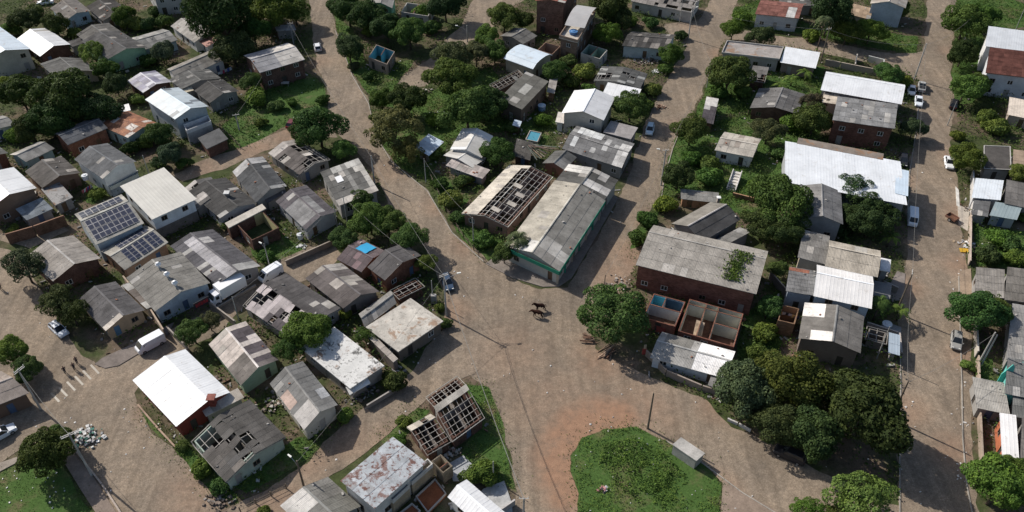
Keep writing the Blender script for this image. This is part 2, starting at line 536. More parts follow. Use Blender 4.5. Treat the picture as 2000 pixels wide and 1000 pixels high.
# ------------------------------------------------------------------ lawns and weeds
def inside(P, poly):
    x, y = P[:, 0], P[:, 1]
    r = np.zeros(len(P), bool)
    n = len(poly)
    for i in range(n):
        x0, y0 = poly[i]
        x1, y1 = poly[(i + 1) % n]
        c = ((y0 > y) != (y1 > y))
        with np.errstate(divide='ignore', invalid='ignore'):
            r ^= c & (x < (x1 - x0) * (y - y0) / (y1 - y0 + 1e-12) + x0)
    return r

RNG = np.random.default_rng(11)
FOOT = []       # building footprints
def leaf_quads(C, size, up, rng, tall=1.0):
    """bent diamond leaves at centres C, returns vertex and face arrays (two triangles a leaf)"""
    n = len(C)
    nrm = rng.normal(size=(n, 3)) * 0.6 + up
    nrm /= np.linalg.norm(nrm, axis=1)[:, None]
    a = np.cross(nrm, rng.normal(size=(n, 3)))
    a /= np.linalg.norm(a, axis=1)[:, None]
    b = np.cross(nrm, a)
    s = size[:, None]
    V = np.stack([C - a * s * 0.55, C - b * s * 0.32 + nrm * s * 0.1, C + a * s * 0.55, C + b * s * 0.32 + nrm * s * 0.1], 1).reshape(-1, 3)
    k = np.arange(n)[:, None] * 4
    return V, k + np.array([[0, 1, 2, 3]])

def np_mesh(name, V, F, mat):
    me = bpy.data.meshes.new(name)
    me.vertices.add(len(V))
    me.vertices.foreach_set('co', np.ascontiguousarray(V, dtype=np.float32).ravel())
    nf, k = F.shape
    me.loops.add(nf * k)
    me.loops.foreach_set('vertex_index', F.astype(np.int32).ravel())
    me.polygons.add(nf)
    me.polygons.foreach_set('loop_start', np.arange(0, nf * k, k, dtype=np.int32))
    me.update(calc_edges=True)
    me.validate()
    me.materials.append(mat)
    return me

def weeds(poly, density, size, height, color, label, name='weeds', clump=0.5, avoid=True, cs=0.16):
    P = np.array([(at(x, y).x, at(x, y).y) for x, y in poly])
    lo, hi = P.min(0), P.max(0)
    n = int((hi - lo).prod() * density)
    pts = RNG.uniform(lo, hi, size=(n, 2))
    ok = inside(pts, [tuple(p) for p in P])
    if avoid:
        for r in ROADS + FOOT:
            R = np.array(r)
            bb = (pts[:, 0] > R[:, 0].min()) & (pts[:, 0] < R[:, 0].max()) & (pts[:, 1] > R[:, 1].min()) & (pts[:, 1] < R[:, 1].max())
            idx = np.where(ok & bb)[0]
            if len(idx):
                ok[idx[inside(pts[idx], r)]] = False
    pts = pts[ok]
    if not len(pts):
        return
    nz = np.array([noise.noise((x * cs, y * cs, 3.3)) + .35 * noise.noise((x * cs * 4, y * cs * 4, 8.3)) for x, y in pts])
    keep = nz > -0.5 + clump + RNG.uniform(-0.25, 0.25, len(pts))
    pts, nz = pts[keep], nz[keep]
    if not len(pts):
        return
    hh = height * np.clip(0.35 + nz * 1.3 + 0.3, 0.12, 1.4) * RNG.uniform(0.15, 1.0, len(pts))
    C = np.column_stack([pts, hh])
    sz = size * RNG.uniform(0.6, 1.4, len(pts))
    V, F = leaf_quads(C, sz, np.array([0.0, 0.0, 0.9]), RNG)
    o = link(name, np_mesh(name, V, F, M['leaf']), color=color)
    tag(o, label, 'weeds', kind='stuff')
    return o

GREEN = (0.095, 0.155, 0.036)
LAWNS = [
 ('grassy lot below the brick warehouse', [(470, 215), (500, 160), (560, 150), (600, 140), (632, 165), (640, 205), (600, 232), (555, 248), (490, 284), (445, 287), (430, 245)], 5, .5, .5),
 ('grass verge along the street opposite the blue ruin', [(655, 25), (690, 60), (720, 130), (780, 120), (815, 112), (770, 168), (790, 180), (775, 212), (735, 205), (690, 145), (656, 60)], 5, .5, .5),
 ('overgrown garden behind the white roofed house', [(830, 182), (870, 165), (960, 130), (1000, 200), (1090, 240), (1060, 285), (1000, 255), (880, 270), (835, 350), (770, 318), (738, 268), (728, 215), (800, 210)], 6, .45, .8),
 ('weedy strip along the street beside the half roofless house', [(835, 340), (870, 345), (900, 385), (955, 345), (905, 405), (915, 432), (985, 470), (985, 500), (945, 512), (905, 470), (868, 410)], 8, .4, 1.0),
 ('green yards between the middle and the right streets', [(1400, 110), (1480, 115), (1610, 130), (1605, 250), (1545, 350), (1500, 445), (1400, 400), (1330, 375), (1290, 400), (1255, 480), (1232, 505), (1228, 485), (1292, 385), (1300, 300), (1355, 225), (1380, 175)], 5, .45, .8),
 ('grass around the houses above the cross street', [(1425, 20), (1480, 0), (1600, 55), (1700, 60), (1795, 72), (1790, 104), (1720, 96), (1620, 76), (1430, 50)], 6, .5, .8),
 ('weedy bank across the far street', [(1868, -20), (1920, -20), (2040, 20), (2040, 50), (1920, 60), (1905, 200), (1860, 210), (1862, 100)], 4, .5, .6),
 ('clumped grass of the rounded traffic island', [(1117, 890), (1133, 853), (1170, 833), (1240, 831), (1300, 859), (1370, 903), (1410, 945), (1402, 1060), (1128, 1060)], 16, .32, .8),
 ('grass strip behind the house of bare rafters', [(900, 750), (950, 752), (985, 850), (1005, 965), (985, 945), (940, 940), (905, 890), (940, 830)], 12, .35, .6),
 ('mown lawn at the corner below the leaning tree', [(-60, 945), (0, 920), (60, 888), (100, 868), (150, 945), (215, 1060), (-60, 1060)], 7, .25, .2),
 ('nettle strip along the dark roofed ruin', [(270, 785), (290, 810), (345, 872), (365, 870), (440, 945), (470, 985), (420, 975), (350, 888), (285, 815)], 14, .4, 1.1),
 ('weedy yard in front of the ruin with green walls', [(450, 955), (560, 870), (590, 850), (630, 870), (560, 920), (480, 965)], 6, .4, .5),
 ('grass edge of the lane by the bare rafters', [(735, 850), (800, 790), (835, 800), (800, 850), (760, 870)], 10, .4, .7),
 ('green patch before the roofless yellow room', [(490, 480), (550, 455), (590, 488), (545, 515), (500, 512)], 8, .4, .6),
 ('brambles between the big trees and the roofless rooms', [(1462, 610), (1530, 560), (1525, 680), (1520, 720), (1440, 760), (1440, 690)], 6, .5, 1.0),
 ('tangled green lot below the steps on the right', [(1900, 440), (1960, 450), (2040, 455), (2040, 525), (1905, 522)], 8, .45, 1.2),
 ('grass in the yard behind the turquoise gable', [(1905, 700), (1940, 700), (1945, 745), (1908, 742)], 8, .3, .5),
 ('weeds in the yard of the solar panelled workshop', [(165, 365), (200, 360), (230, 375), (180, 400), (165, 395)], 8, .4, 1.0),
]
LAWN_PTS = []
for i, (lab, pts, den, sz, ht) in enumerate(LAWNS):
    o, P = sheet('lawn', pts, 0.003 + 0.0001 * i, M['grass'])
    LAWN_PTS.append(pts)
# ------------------------------------------------------------------ buildings
WHITE, CREAM, BEIGE, GREY, LBLUE, LGREEN, BRICK, DBRICK, PINK, TEAL = (.62, .61, .58), (.52, .47, .38), (.42, .33, .23), (.27, .26, .245), (.36, .47, .52), (.32, .50, .33), (.25, .115, .075), (.15, .085, .065), (.44, .32, .29), (.12, .38, .36)
DG, MG, LG, PG, WM, BM = (.085, .083, .08), (.15, .148, .14), (.25, .245, .23), (.38, .365, .34), (.70, .72, .74), (.55, .62, .68)

def box_frame():
    mb = MB()
    w, h, d, t = .5, .5, .06, .07
    for x0, x1, z0, z1 in ((-w, w, -h, -h + t), (-w, w, h - t, h), (-w, -w + t, -h + t, h - t), (w - t, w, -h + t, h - t), (-t / 2, t / 2, -h + t, h - t)):
        mb.box(x0, x1, -.09, .03, z0, z1)
    return mb.mesh('window_frame', M['paint'])
WIN_ME = box_frame()
_p = MB(); _p.box(-.46, .46, 0.035, 0.055, -.46, .46); PANE_ME = _p.mesh('pane', M['glass'])
_d = MB(); _d.box(-.5, .5, 0.02, 0.08, -.5, .5); _d.box(-.38, .38, 0.0, 0.02, .05, .42); _d.box(-.38, .38, 0.0, 0.02, -.42, -.05); DOOR_ME = _d.mesh('door', M['paint'])
_b = MB(); _b.box(-.5, .5, -.5, .5, -.5, .5); BEAM_ME = _b.mesh('beam', M['wood'])
_b2 = MB(); _b2.box(-.5, .5, -.5, .5, -.5, .5); SOLAR_ME = _b2.mesh('solar_panel', M['solar'])

def beam(name, p, q, w, h, parent, base, color=(.20, .16, .125), me=None):
    d = q - p
    L = d.length
    X = d.normalized()
    Y = Vector((0, 0, 1)).cross(X)
    Y = Vector((1, 0, 0)) if Y.length < 1e-4 else Y.normalized()
    Z = X.cross(Y)
    o = link(name, me or BEAM_ME, parent, color=color)
    m = Matrix((X, Y, Z)).transposed().to_4x4() @ Matrix.Diagonal((L, w, h, 1))
    m.translation = (p + q) / 2 - base
    o.matrix_local = m
    return o

_w = MB(); _w.box(-.15, .15, -.09, .09, -.06, .06); WEIGHT_ME = _w.mesh('brick', M['conc'])
HOUSES = []
GRP = 'houses of the hillside town'
class House:
    pass

def H(label, A, B, C, h=3.2, rise=1.0, rid='bc', rc=MG, wall=WHITE, name='house', cat='house', mat='fib', r=0.5, ov=0.35, patches=(), light=0.06, lightc=PG, jit=0.16,
      roof='gable', win=True, base_px=False, row=1.83, colw=1.08, par=0.0, rooms=(), seed=None, inner=None, brick=None, floor=None, cap=None, doors=None, sill=None, beams=True, group=GRP, raf=1.9, pur=1.15, keep=False, bw=1.0, jag=True, st=None, up=False, plinth=None):
    rnd = random.Random(seed if seed is not None else hash((A, B, C)) & 0xffff)
    if not (base_px or keep):
        y_ = A[1]
        h *= (.74 if y_ > 600 else .82 if y_ > 300 else .9) if h < 5 else (.8 if y_ > 600 else .88 if y_ > 300 else .94)
    hh = 0 if base_px else h
    A, B, C = (at(p[0], p[1], hh) for p in (A, B, C))
    for p in (A, B, C):
        p.z = 0
    D = A + C - B
    area = (B - A).cross(C - A).z
    if area < 0:
        print('CLOCKWISE', label)
    ctr = (A + C) / 2
    root = empty(name, ctr)
    tag(root, label, cat, group)
    AB, AD = B - A, D - A
    la, ld = AB.length, AD.length
    if rid == 'ab':
        O, U, V = A, AB, AD
    else:
        O, U, V = A, AD, AB
    if roof == 'gable':
        prof = [(0, 0), (r, rise), (1, 0)]
    elif roof == 'shed':
        prof = [(0, 0), (1, rise)]
    elif roof == 'barrel':
        prof = [(i / 6, rise * math.sqrt(max(0, 1 - (2 * i / 6 - 1) ** 2 * .96)) - rise * .2) for i in range(7)]
        prof = [(t, z - prof[0][1]) for t, z in prof]
    else:
        prof = [(0, 0), (1, 0)]
    def zr(v):
        for (t0, z0), (t1, z1) in zip(prof, prof[1:]):
            if v <= t1 + 1e-9:
                return h + z0 + (z1 - z0) * (v - t0) / (t1 - t0)
        return h
    def zst(s, t):
        return zr(t if rid == 'ab' else s)
    a, b = ov / la, ov / ld
    W = [(a, b), (1 - a, b), (1 - a, 1 - b), (a, 1 - b)]
    def pt(s, t):
        return A + AB * s + AD * t
    FOOT.append([tuple(pt(*w).xy) for w in W])
    isbrick = brick if brick is not None else wall in (BRICK, DBRICK)
    wm = M['brick'] if isbrick else M['plaster']
    TH = 0.16
    wmb = MB()
    # ---- walls with real openings
    for k in range(4):
        w0, w1 = W[k], W[(k + 1) % 4]
        p, q = pt(*w0), pt(*w1)
        L = (q - p).length
        e = (q - p) / L
        out = Vector((e.y, -e.x, 0))
        inn = -out
        s0, s1 = (0.0, L) if k % 2 == 0 else (TH + .001, L - TH - .001)
        drop = .07 if roof != 'none' else 0
        z0, z1 = zst(*w0) - drop, zst(*w1) - drop
        hm = min(z0, z1)
        mid = (p + q) / 2
        facing = out.dot((Vector((0, 0, 0)) - mid).normalized()) > 0.12
        cols = []
        if win and L > 2.2 and facing:
            nst = st or (2 if h > 4.7 else 1)
            n = max(1, int(L / 2.9))
            dpos = rnd.randrange(n)
            for i in range(n):
                c = s0 + (s1 - s0) * (i + .5) / n + rnd.uniform(-.2, .2)
                items = []
                isd = i == dpos
                for f in range(nst):
                    zb = f * 2.45
                    if up and f == 0:
                        continue
                    if isd and f == 0:
                        items.append(('door', .95, .02, min(2.1, hm - .16)))
                    elif rnd.random() < .82:
                        items.append(('window', 1.15, zb + .95, min(zb + 2.0, hm - .18) if f == 0 else zb + 2.0))
                items = [it for it in items if it[3] < hm - .1 and it[3] - it[2] > .5]
                if items:
                    cols.append((c, items))
        cur = s0
        def slab(sa, sb, za, zb):
            if sb - sa < .01 or zb - za < .01:
                return
            P0, P1 = p + e * sa, p + e * sb
            Q1, Q0 = P1 + inn * TH, P0 + inn * TH
            wmb.hexa([(*v.xy, za) for v in (P0 - ctr, P1 - ctr, Q1 - ctr, Q0 - ctr)], [(*v.xy, zb) for v in (P0 - ctr, P1 - ctr, Q1 - ctr, Q0 - ctr)])
        ang = math.atan2(e.y, e.x)
        for c, items in cols:
            wd_ = max(i[1] for i in items)
            slab(cur, c - wd_ / 2, 0, hm)
            zc = 0.0
            for kind, ww, za, zb in items:
                slab(c - wd_ / 2, c + wd_ / 2, zc, za)
                zc = zb
                o3 = p + e * c + inn * .09 - ctr
                o3.z = (za + zb) / 2
                if kind == 'window':
                    fo = link('window', WIN_ME, root, o3, (.5, .5, .48) if rnd.random() < .6 else (.16, .12, .09))
                    fo.rotation_euler.z = ang
                    fo.scale = (wd_, 1, zb - za)
                    link('pane', PANE_ME, fo)
                else:
                    do = link('door', DOOR_ME, root, o3, doors or rnd.choice([(.12, .075, .045), (.3, .29, .27), (.08, .12, .2), (.05, .045, .04)]))
                    do.rotation_euler.z = ang
                    do.scale = (wd_, 1, zb - za)
            slab(c - wd_ / 2, c + wd_ / 2, zc, hm)
            cur = c + wd_ / 2
        slab(cur, s1, 0, hm)
        if plinth and facing:
            P0, P1 = p + e * (s0 - .02) + out * .03, p + e * (s1 + .02) + out * .03
            pl_ = MB()
            pl_.hexa([(*v.xy, 0) for v in (P0 - ctr, P1 - ctr, P1 - ctr + inn * .028, P0 - ctr + inn * .028)], [(*v.xy, plinth[0]) for v in (P0 - ctr, P1 - ctr, P1 - ctr + inn * .028, P0 - ctr + inn * .028)])
            pl_.build('lower_wall', M['conc'], root, color=plinth[1])
        # gable piece above the eave
        prv = [(0, z0)]
        va, vb = (w0[1], w1[1]) if rid == 'ab' else (w0[0], w1[0])
        if abs(vb - va) > 1e-6:
            inner_pts = [(t, z) for t, z in prof[1:-1]]
            if vb < va:
                inner_pts = inner_pts[::-1]
            for t, z in inner_pts:
                f = (t - va) / (vb - va)
                if 0 < f < 1:
                    prv.append((f * L, h + z - drop))
        prv.append((L, z1))
        poly = [(min(max(s, s0), s1), z) for s, z in prv if z > hm + .005]
        if poly:
            pl = [(s0, hm), (s1, hm)] + [x for x in poly[::-1]]
            pl2 = []
            for x in pl:
                if not pl2 or (abs(x[0] - pl2[-1][0]) + abs(x[1] - pl2[-1][1])) > 1e-3:
                    pl2.append(x)
            if len(pl2) > 2 and (abs(pl2[0][0] - pl2[-1][0]) + abs(pl2[0][1] - pl2[-1][1])) < 1e-3:
                pl2.pop()
            if len(pl2) > 2:
                wmb.prism([(*((p + e * s - ctr).xy), z) for s, z in pl2], inn * TH)
    # partitions: (axis, position 0..1, from, to)
    for ax, pos, f0, f1 in rooms:
        if ax == 's':
            P0, P1 = pt(pos, b + (1 - 2 * b) * f0), pt(pos, b + (1 - 2 * b) * f1)
        else:
            P0, P1 = pt(a + (1 - 2 * a) * f0, pos), pt(a + (1 - 2 * a) * f1, pos)
        e = (P1 - P0).normalized()
        P0, P1 = P0 + e * (TH + .002), P1 - e * (TH + .002)
        n = Vector((-e.y, e.x, 0)) * .07
        hp = min(h - .03, 3.0)
        c4 = [P0 - n - ctr, P1 - n - ctr, P1 + n - ctr, P0 + n - ctr]
        mbp = MB()
        mbp.hexa([(*v.xy, 0.05) for v in c4], [(*v.xy, hp) for v in c4])
        pw = mbp.build('partition_wall', M['plaster'], root, color=inner or (.34, .31, .28))
        cp = MB()
        cp.hexa([(*v.xy, hp + .001) for v in c4], [(*v.xy, hp + .09) for v in c4])
        cp.build('brick_course', M['brick'], pw, color=(.27, .13, .09) if roof == 'none' else (.2, .16, .13))
    wo = wmb.build('wall', wm, root, color=wall)
    if inner and roof == 'none':
        # plastered inside faces, a skin just inside the brickwork
        li = MB()
        I = [(a + (TH + .012) / la, b + (TH + .012) / ld), (1 - a - (TH + .012) / la, b + (TH + .012) / ld), (1 - a - (TH + .012) / la, 1 - b - (TH + .012) / ld), (a + (TH + .012) / la, 1 - b - (TH + .012) / ld)]
        for k in range(4):
            w0, w1 = I[k], I[(k + 1) % 4]
            P0, P1 = pt(*w0) - ctr, pt(*w1) - ctr
            e = (P1 - P0).normalized()
            inn = Vector((-e.y, e.x, 0)) * .01
            P0, P1 = P0 + e * .012, P1 - e * .012
            if k in (2, 3, 1):
                li.hexa([(*v.xy, .05) for v in (P0, P1, P1 + inn, P0 + inn)], [(*v.xy, h - .05) for v in (P0, P1, P1 + inn, P0 + inn)])
        li.build('inside_plaster', M['plaster'], root, color=inner)
    # floor inside where the roof is open
    missing = any(pp[4] is None for pp in patches) or roof == 'none'
    if missing:
        fm = MB()
        I = [pt(s, t) - ctr for s, t in ((a + .17 / la, b + .17 / ld), (1 - a - .17 / la, b + .17 / ld), (1 - a - .17 / la, 1 - b - .17 / ld), (a + .17 / la, 1 - b - .17 / ld))]
        fm.hexa([(*v.xy, 0.055) for v in I], [(*v.xy, .10) for v in I])
        fm.build('floor', M['dark'], root, color=floor or (.12, .09, .07))
    # ---- roof
    hs = House()
    hs.root, hs.ctr, hs.A, hs.AB, hs.AD, hs.h, hs.zst, hs.pt = root, ctr, A, AB, AD, h, zst, pt
    hs.O, hs.U, hs.V, hs.zr, hs.prof = O, U, V, zr, prof
    HOUSES.append(hs)
    if roof == 'none':
        return hs
    rm = M[mat]
    if roof == 'slab':
        sb = MB()
        K = [A - ctr, B - ctr, C - ctr, D - ctr]
        sb.hexa([(*v.xy, h - .06) for v in K], [(*v.xy, h + .12) for v in K])
        ro = sb.build('roof', rm, root, color=rc)
        if par:
            pb = MB()
            for k in range(4):
                p, q = K[k], K[(k + 1) % 4]
                e = (q - p).normalized()
                inn = Vector((-e.y, e.x, 0)) * .16
                if k % 2:
                    p, q = p + e * .162, q - e * .162
                pb.hexa([(*v.xy, h + .121) for v in (p, q, q + inn, p + inn)], [(*v.xy, h + par) for v in (p, q, q + inn, p + inn)])
            pb.build('parapet', M['plaster'], ro, color=cap or wall)
        hs.roof = ro
        return hs
    lu = U.length
    nrm_u = U / lu
    # roof timbers (the roof part itself: ridge and eave boards)
    rb = MB()
    extra = []
    wv = V.normalized()
    for i, (t, z) in enumerate(prof):
        if roof == 'barrel' and 0 < i < len(prof) - 1:
            continue
        p0, p1 = O + V * t - ctr, O + V * t + U - ctr
        zz = h + z
        if 0 < i < len(prof) - 1:
            if not missing:
                off = wv * .16
                sl0 = (prof[i][1] - prof[i - 1][1]) / ((prof[i][0] - prof[i - 1][0]) * V.length) * .16
                sl1 = (prof[i][1] - prof[i + 1][1]) / ((prof[i + 1][0] - prof[i][0]) * V.length) * .16
                e3 = Vector((0, 0, .075))
                top0, top1 = p0 + Vector((0, 0, zz)) + e3, p1 + Vector((0, 0, zz)) + e3
                for sg, sl in ((-1, sl0), (1, sl1)):
                    q0, q1 = top0 + off * sg - Vector((0, 0, sl)), top1 + off * sg - Vector((0, 0, sl))
                    rb.add([top0, top1, q1, q0], [(0, 1, 2, 3) if sg < 0 else (3, 2, 1, 0)])
            else:
                extra.append(('ridge_beam', p0 + Vector((0, 0, zz - .08)), p1 + Vector((0, 0, zz - .08)), .07))
        elif i == 0:
            if roof == 'gable' and not missing:
                extra.append(('eave_board', p0 + Vector((0, 0, zz - .06)), p1 + Vector((0, 0, zz - .06)), .06))
            else:
                rb.tube(p0 + Vector((0, 0, zz - .06)), p1 + Vector((0, 0, zz - .06)), .06, n=4)
        else:
            extra.append(('eave_board', p0 + Vector((0, 0, zz - .06)), p1 + Vector((0, 0, zz - .06)), .06))
    capc = cap or tuple(min(1, x * 1.35) for x in rc)
    ro = rb.build('roof', rm, root, color=capc)
    for nm, p0, p1, rad in extra:
        q = MB(); q.tube(p0, p1, rad, n=4); q.build(nm, rm, ro, color=capc)
    hs.roof = ro
    sag = rnd.uniform(.02, .09) if mat == 'fib' and not missing else 0
    wr = rnd.uniform(-.015, .06)
    tn = rnd.uniform(.92, 1.12) if mat == 'fib' else 1.0
    tone = (tn * (1 + wr), tn, tn * (1 - wr))
    for si, ((t0, z0), (t1, z1)) in enumerate(zip(prof, prof[1:])):
        dv = V * (t1 - t0) + Vector((0, 0, z1 - z0))
        sl = dv.length
        rows = max(1, round(sl / row))
        cols = max(1, round(lu / colw))
        du1, dv1 = U / cols, dv / rows
        downhill_first = z0 <= z1      # row 0 lies at the eave
        # one mesh for all sheets of this slope
        mb = MB()
        ns = 10 if mat in ('fib', 'tile') else 8
        vs = []
        for j in (0, 1):
            for i in range(ns + 1):
                x = i / ns * 1.05 - .025
                y = j * 1.07 - .035
                if mat in ('fib', 'tile'):
                    zz = .013 * math.cos(math.pi * i)
                else:
                    zz = .012 if i % 4 == 0 else 0.0
                lift = .035 * (1 - j if downhill_first else j)
                q = du1 * x + dv1 * y
                q.z += zz + lift
                vs.append(q)
        fs = []
        for i in range(ns):
            f = (i, i + 1, ns + 2 + i, ns + 1 + i)
            fs.append(f)
        a3 = (vs[1] - vs[0]).cross(vs[ns + 1] - vs[0])
        if a3.z < 0:
            fs = [f[::-1] for f in fs]
        mb.add(vs, fs)
        me = mb.mesh('roof_sheet', rm)
        base0 = O + V * t0 - ctr
        for j in range(rows):
            for i in range(cols):
                uu, vv = (i + .5) / cols, t0 + (t1 - t0) * (j + .5) / rows
                c = rc
                gone = False
                if rnd.random() < light:
                    c = lightc
                ju, jv = (rnd.uniform(-.45, .45) / cols, rnd.uniform(-.4, .4) * (t1 - t0) / rows) if missing and jag else (0, 0)
                near = False
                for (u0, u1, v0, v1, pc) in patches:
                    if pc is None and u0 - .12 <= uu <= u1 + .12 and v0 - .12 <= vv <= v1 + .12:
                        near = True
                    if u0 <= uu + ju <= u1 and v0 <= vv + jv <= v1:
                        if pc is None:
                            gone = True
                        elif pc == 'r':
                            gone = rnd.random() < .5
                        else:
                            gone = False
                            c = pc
                if gone and (not jag or rnd.random() < .95):
                    continue
                k = 1 + rnd.uniform(-jit, jit)
                o = link('roof_sheet', me, ro, base0 + du1 * i + dv1 * j + Vector((0, 0, h + z0 + .012 * (i % 2) + rnd.uniform(0, .012) - sag * math.sin(math.pi * uu))), (c[0] * k * tone[0], c[1] * k * tone[1], c[2] * k * tone[2]))
                if jit > .05:
                    o.rotation_euler.z = rnd.uniform(-.012, .012)
                if near and jag and mat == 'fib' and rnd.random() < .3:
                    o.rotation_euler = (rnd.uniform(-.05, .05), rnd.uniform(-.05, .05), rnd.uniform(-.25, .25))
                if mat == 'fib' and rnd.random() < .05:
                    w_ = link('brick', WEIGHT_ME, ro, o.location + du1 * rnd.uniform(.2, .8) + dv1 * rnd.uniform(.2, .8) + Vector((0, 0, .09)), rnd.choice([(.3, .14, .09), (.42, .4, .37), (.2, .19, .18)]))
                    w_.rotation_euler.z = rnd.uniform(0, 3.1)
                    w_.scale = [rnd.uniform(.7, 1.6)] * 3
        if missing and beams:
            nr = max(2, round(lu / raf))
            for i in range(nr + 1):
                p = base0 + U * (i / nr) + Vector((0, 0, h + z0 - .18))
                beam('rafter', p + Vector((0, 0, rnd.uniform(-.05, .02))), p + dv + U * rnd.uniform(-.006, .006), .09 * bw, .14 * bw, ro, Vector((0, 0, 0)), (.33, .305, .275))
            npu = max(2, round(sl / pur))
            for j in range(npu + (1 if si == 0 else 0)):
                p = base0 + dv * (j / npu if si == 0 else (j + 1) / npu) + Vector((0, 0, h + z0 - .075))
                k = rnd.uniform(.8, 1.3)
                beam('purlin', p, p + U * rnd.uniform(.93, 1.0) + dv * rnd.uniform(-.02, .02), .08 * bw, .07 * bw, ro, Vector((0, 0, 0)), (.36 * k, .335 * k, .305 * k))
    return hs
# ------------------------------------------------------------------ the houses, block by block
# upper left block
H('cream two storey house with pale blue metal roof cut by the left edge', (-32, 120), (59, 96), (-8, 48), 5.5, 1.3, rc=BM, mat='met', wall=CREAM, row=6, jit=.05, light=0)
H('brown brick house with whitish metal gable roof beside the cut off cream house', (79, 110), (137, 87), (90, 55), 3.4, 1.2, rc=(.62, .64, .66), mat='met', wall=DBRICK, row=6, jit=.07)
H('low brown house with grey gable roof just above the large dark trees', (108, 150), (191, 139), (160, 114), 3, 1, wall=BEIGE, rc=MG)
H('green house with white porch doors and a dark grey gable roof', (212, 115), (287, 93), (233, 60), 4.2, 1.2, wall=LGREEN, rc=(.11, .11, .11))
H('grey gabled house tucked right behind the green house', (172, 84), (235, 61), (212, 45), 4.0, 1.0, wall=GREY, rc=MG)
H('pale blue house with brownish roof next to a parked white car', (127, 41), (177, 22), (148, -2), 3.2, .9, wall=LBLUE, rc=(.2, .18, .16))
H('dark roofed house cut by the top edge behind the pale blue house', (201, 41), (253, 24), (220, -3), 3.0, .9, wall=GREY, rc=DG)
H('light grey two storey house cut by the top edge', (300, -4), (373, -12), (352, -40), 5.5, 1, wall=(.4, .4, .39), rc=MG)
H('small house with pale lit roof slope right of the green house', (282, 97), (347, 78), (318, 57), 3, 1.0, rid='ab', wall=LBLUE, rc=LG, lightc=PG, light=.2)
H('pale roofed cottage against the tallest dark trees', (380, 83), (424, 66), (377, 35), 3.2, 1, wall=WHITE, rc=PG, light=.2)
H('little shack with faded red roof under the tallest dark trees', (404, 92), (431, 80), (412, 66), 2.8, .5, roof='shed', wall=WHITE, rc=(.33, .17, .14), mat='old')
H('long grey roofed house with laundry porch above the dark twin roofs', (345, 158), (438, 116), (418, 95), 3.4, 1.1, rid='ab', wall=WHITE, rc=LG, lightc=(.2, .2, .19), light=.2)
H('dark grey house squeezed below the long grey roofed house', (355, 174), (432, 153), (407, 135), 3.2, .9, wall=GREY, rc=MG)
H('dark gabled house at the edge of the grassy lot', (410, 201), (466, 178), (435, 155), 3.2, 1, wall=GREY, rc=DG)
H('shack roofed with white purple and grey striped sheets', (280, 181), (335, 160), (303, 138), 3, .8, wall=DBRICK, rc=(.42, .41, .44), mat='old', light=.35, lightc=(.20, .19, .25), jit=.35)
blue2 = H('pale blue two storey house with balcony and patched blue metal roof', (342, 233), (407, 208), (348, 171), 5.6, 1.1, wall=(.42, .46, .48), rc=(.42, .50, .56), mat='met', row=2.2, light=.12, lightc=(.16, .19, .22), jit=.1)
H('house with rusty orange brown and white striped roof', (250, 269), (312, 243), (250, 217), 3.4, .9, wall=(.40, .48, .47), rc=(.28, .13, .07), mat='rust', light=.14, lightc=(.55, .53, .5), jit=.25)
H('small white lean-to above the rusty roofed house', (224, 223), (255, 215), (252, 205), 2.8, .3, roof='shed', rid='ab', rc=WM, mat='met', wall=WHITE, win=False, name='shed', cat='shed')
H('brick house with dark slate coloured roof left of the rusty roofed house', (132, 283), (210, 250), (183, 229), 4.2, .9, rid='ab', wall=BRICK, rc=(.13, .135, .145), lightc=LG)
H('low turquoise house with arched porch under overhanging branches', (50, 316), (106, 290), (75, 277), 3.2, .8, rid='ab', wall=(.30, .42, .42), rc=LG)
H('dark hip like roofed house behind the white spotted concrete terrace', (83, 367), (157, 338), (122, 307), 3.6, 1.1, wall=(.20, .13, .09), rc=(.13, .125, .12))
H('unfinished concrete terrace with white paint patches', (108, 402), (143, 386), (115, 355), 3.0, 0, roof='slab', mat='stain', rc=(.30, .29, .28), wall=GREY, name='house')
H('white gabled house with balcony and dark doors beside the leafy gully', (201, 349), (266, 316), (210, 280), 5.2, 1.2, wall=(.6, .6, .57), rc=(.14, .145, .15), light=.05)
H('brown house with white metal gable roof at the left edge', (-25, 412), (70, 368), (25, 327), 5.0, 1.2, wall=(.22, .15, .11), rc=(.62, .65, .68), mat='met', row=6, jit=.06)
H('bluish lean-to porch in front of the left edge white roof', (52, 430), (103, 407), (83, 390), 3.0, .5, roof='shed', rid='ab', rc=(.2, .23, .26), wall=GREY, name='shed', cat='porch')
H('brick house with white gable trim at the left edge under trees', (-30, 322), (15, 299), (-5, 284), 4.2, .9, wall=BRICK, rc=MG)
H('grey roof corner poking from under the big trees at the left edge', (-30, 258), (30, 243), (5, 226), 3, .7, rid='ab', wall=WHITE, rc=LG)
sol1 = H('workshop with two rows of solar panels on its upper grey roof', (187, 478), (281, 436), (237, 380), 5.0, 1.1, rid='ab', r=.6, wall=(.40, .44, .47), rc=(.30, .30, .28), light=0, name='workshop', cat='workshop')
sol2 = H('lower workshop with a four by two block of solar panels', (243, 527), (328, 473), (283, 440), 3.8, .8, rid='ab', r=.55, wall=(.33, .2, .13), rc=(.33, .32, .29), light=0, name='workshop', cat='workshop')
H('white block shaped building with flat cream roof beside the solar panels', (295, 427), (382, 387), (323, 333), 6.0, .5, roof='shed', rid='ab', wall=(.62, .66, .69), rc=(.52, .50, .45), mat='met', row=12, colw=1.3, jit=.03, light=0, name='warehouse', cat='building', up=True, plinth=(2.3, (.16, .15, .14)))
H('light grey gabled barn with dark brick front by the grey green tree', (104, 549), (196, 505), (142, 460), 4.2, 1.3, wall=DBRICK, rc=(.34, .325, .305), light=.03, jit=.06)
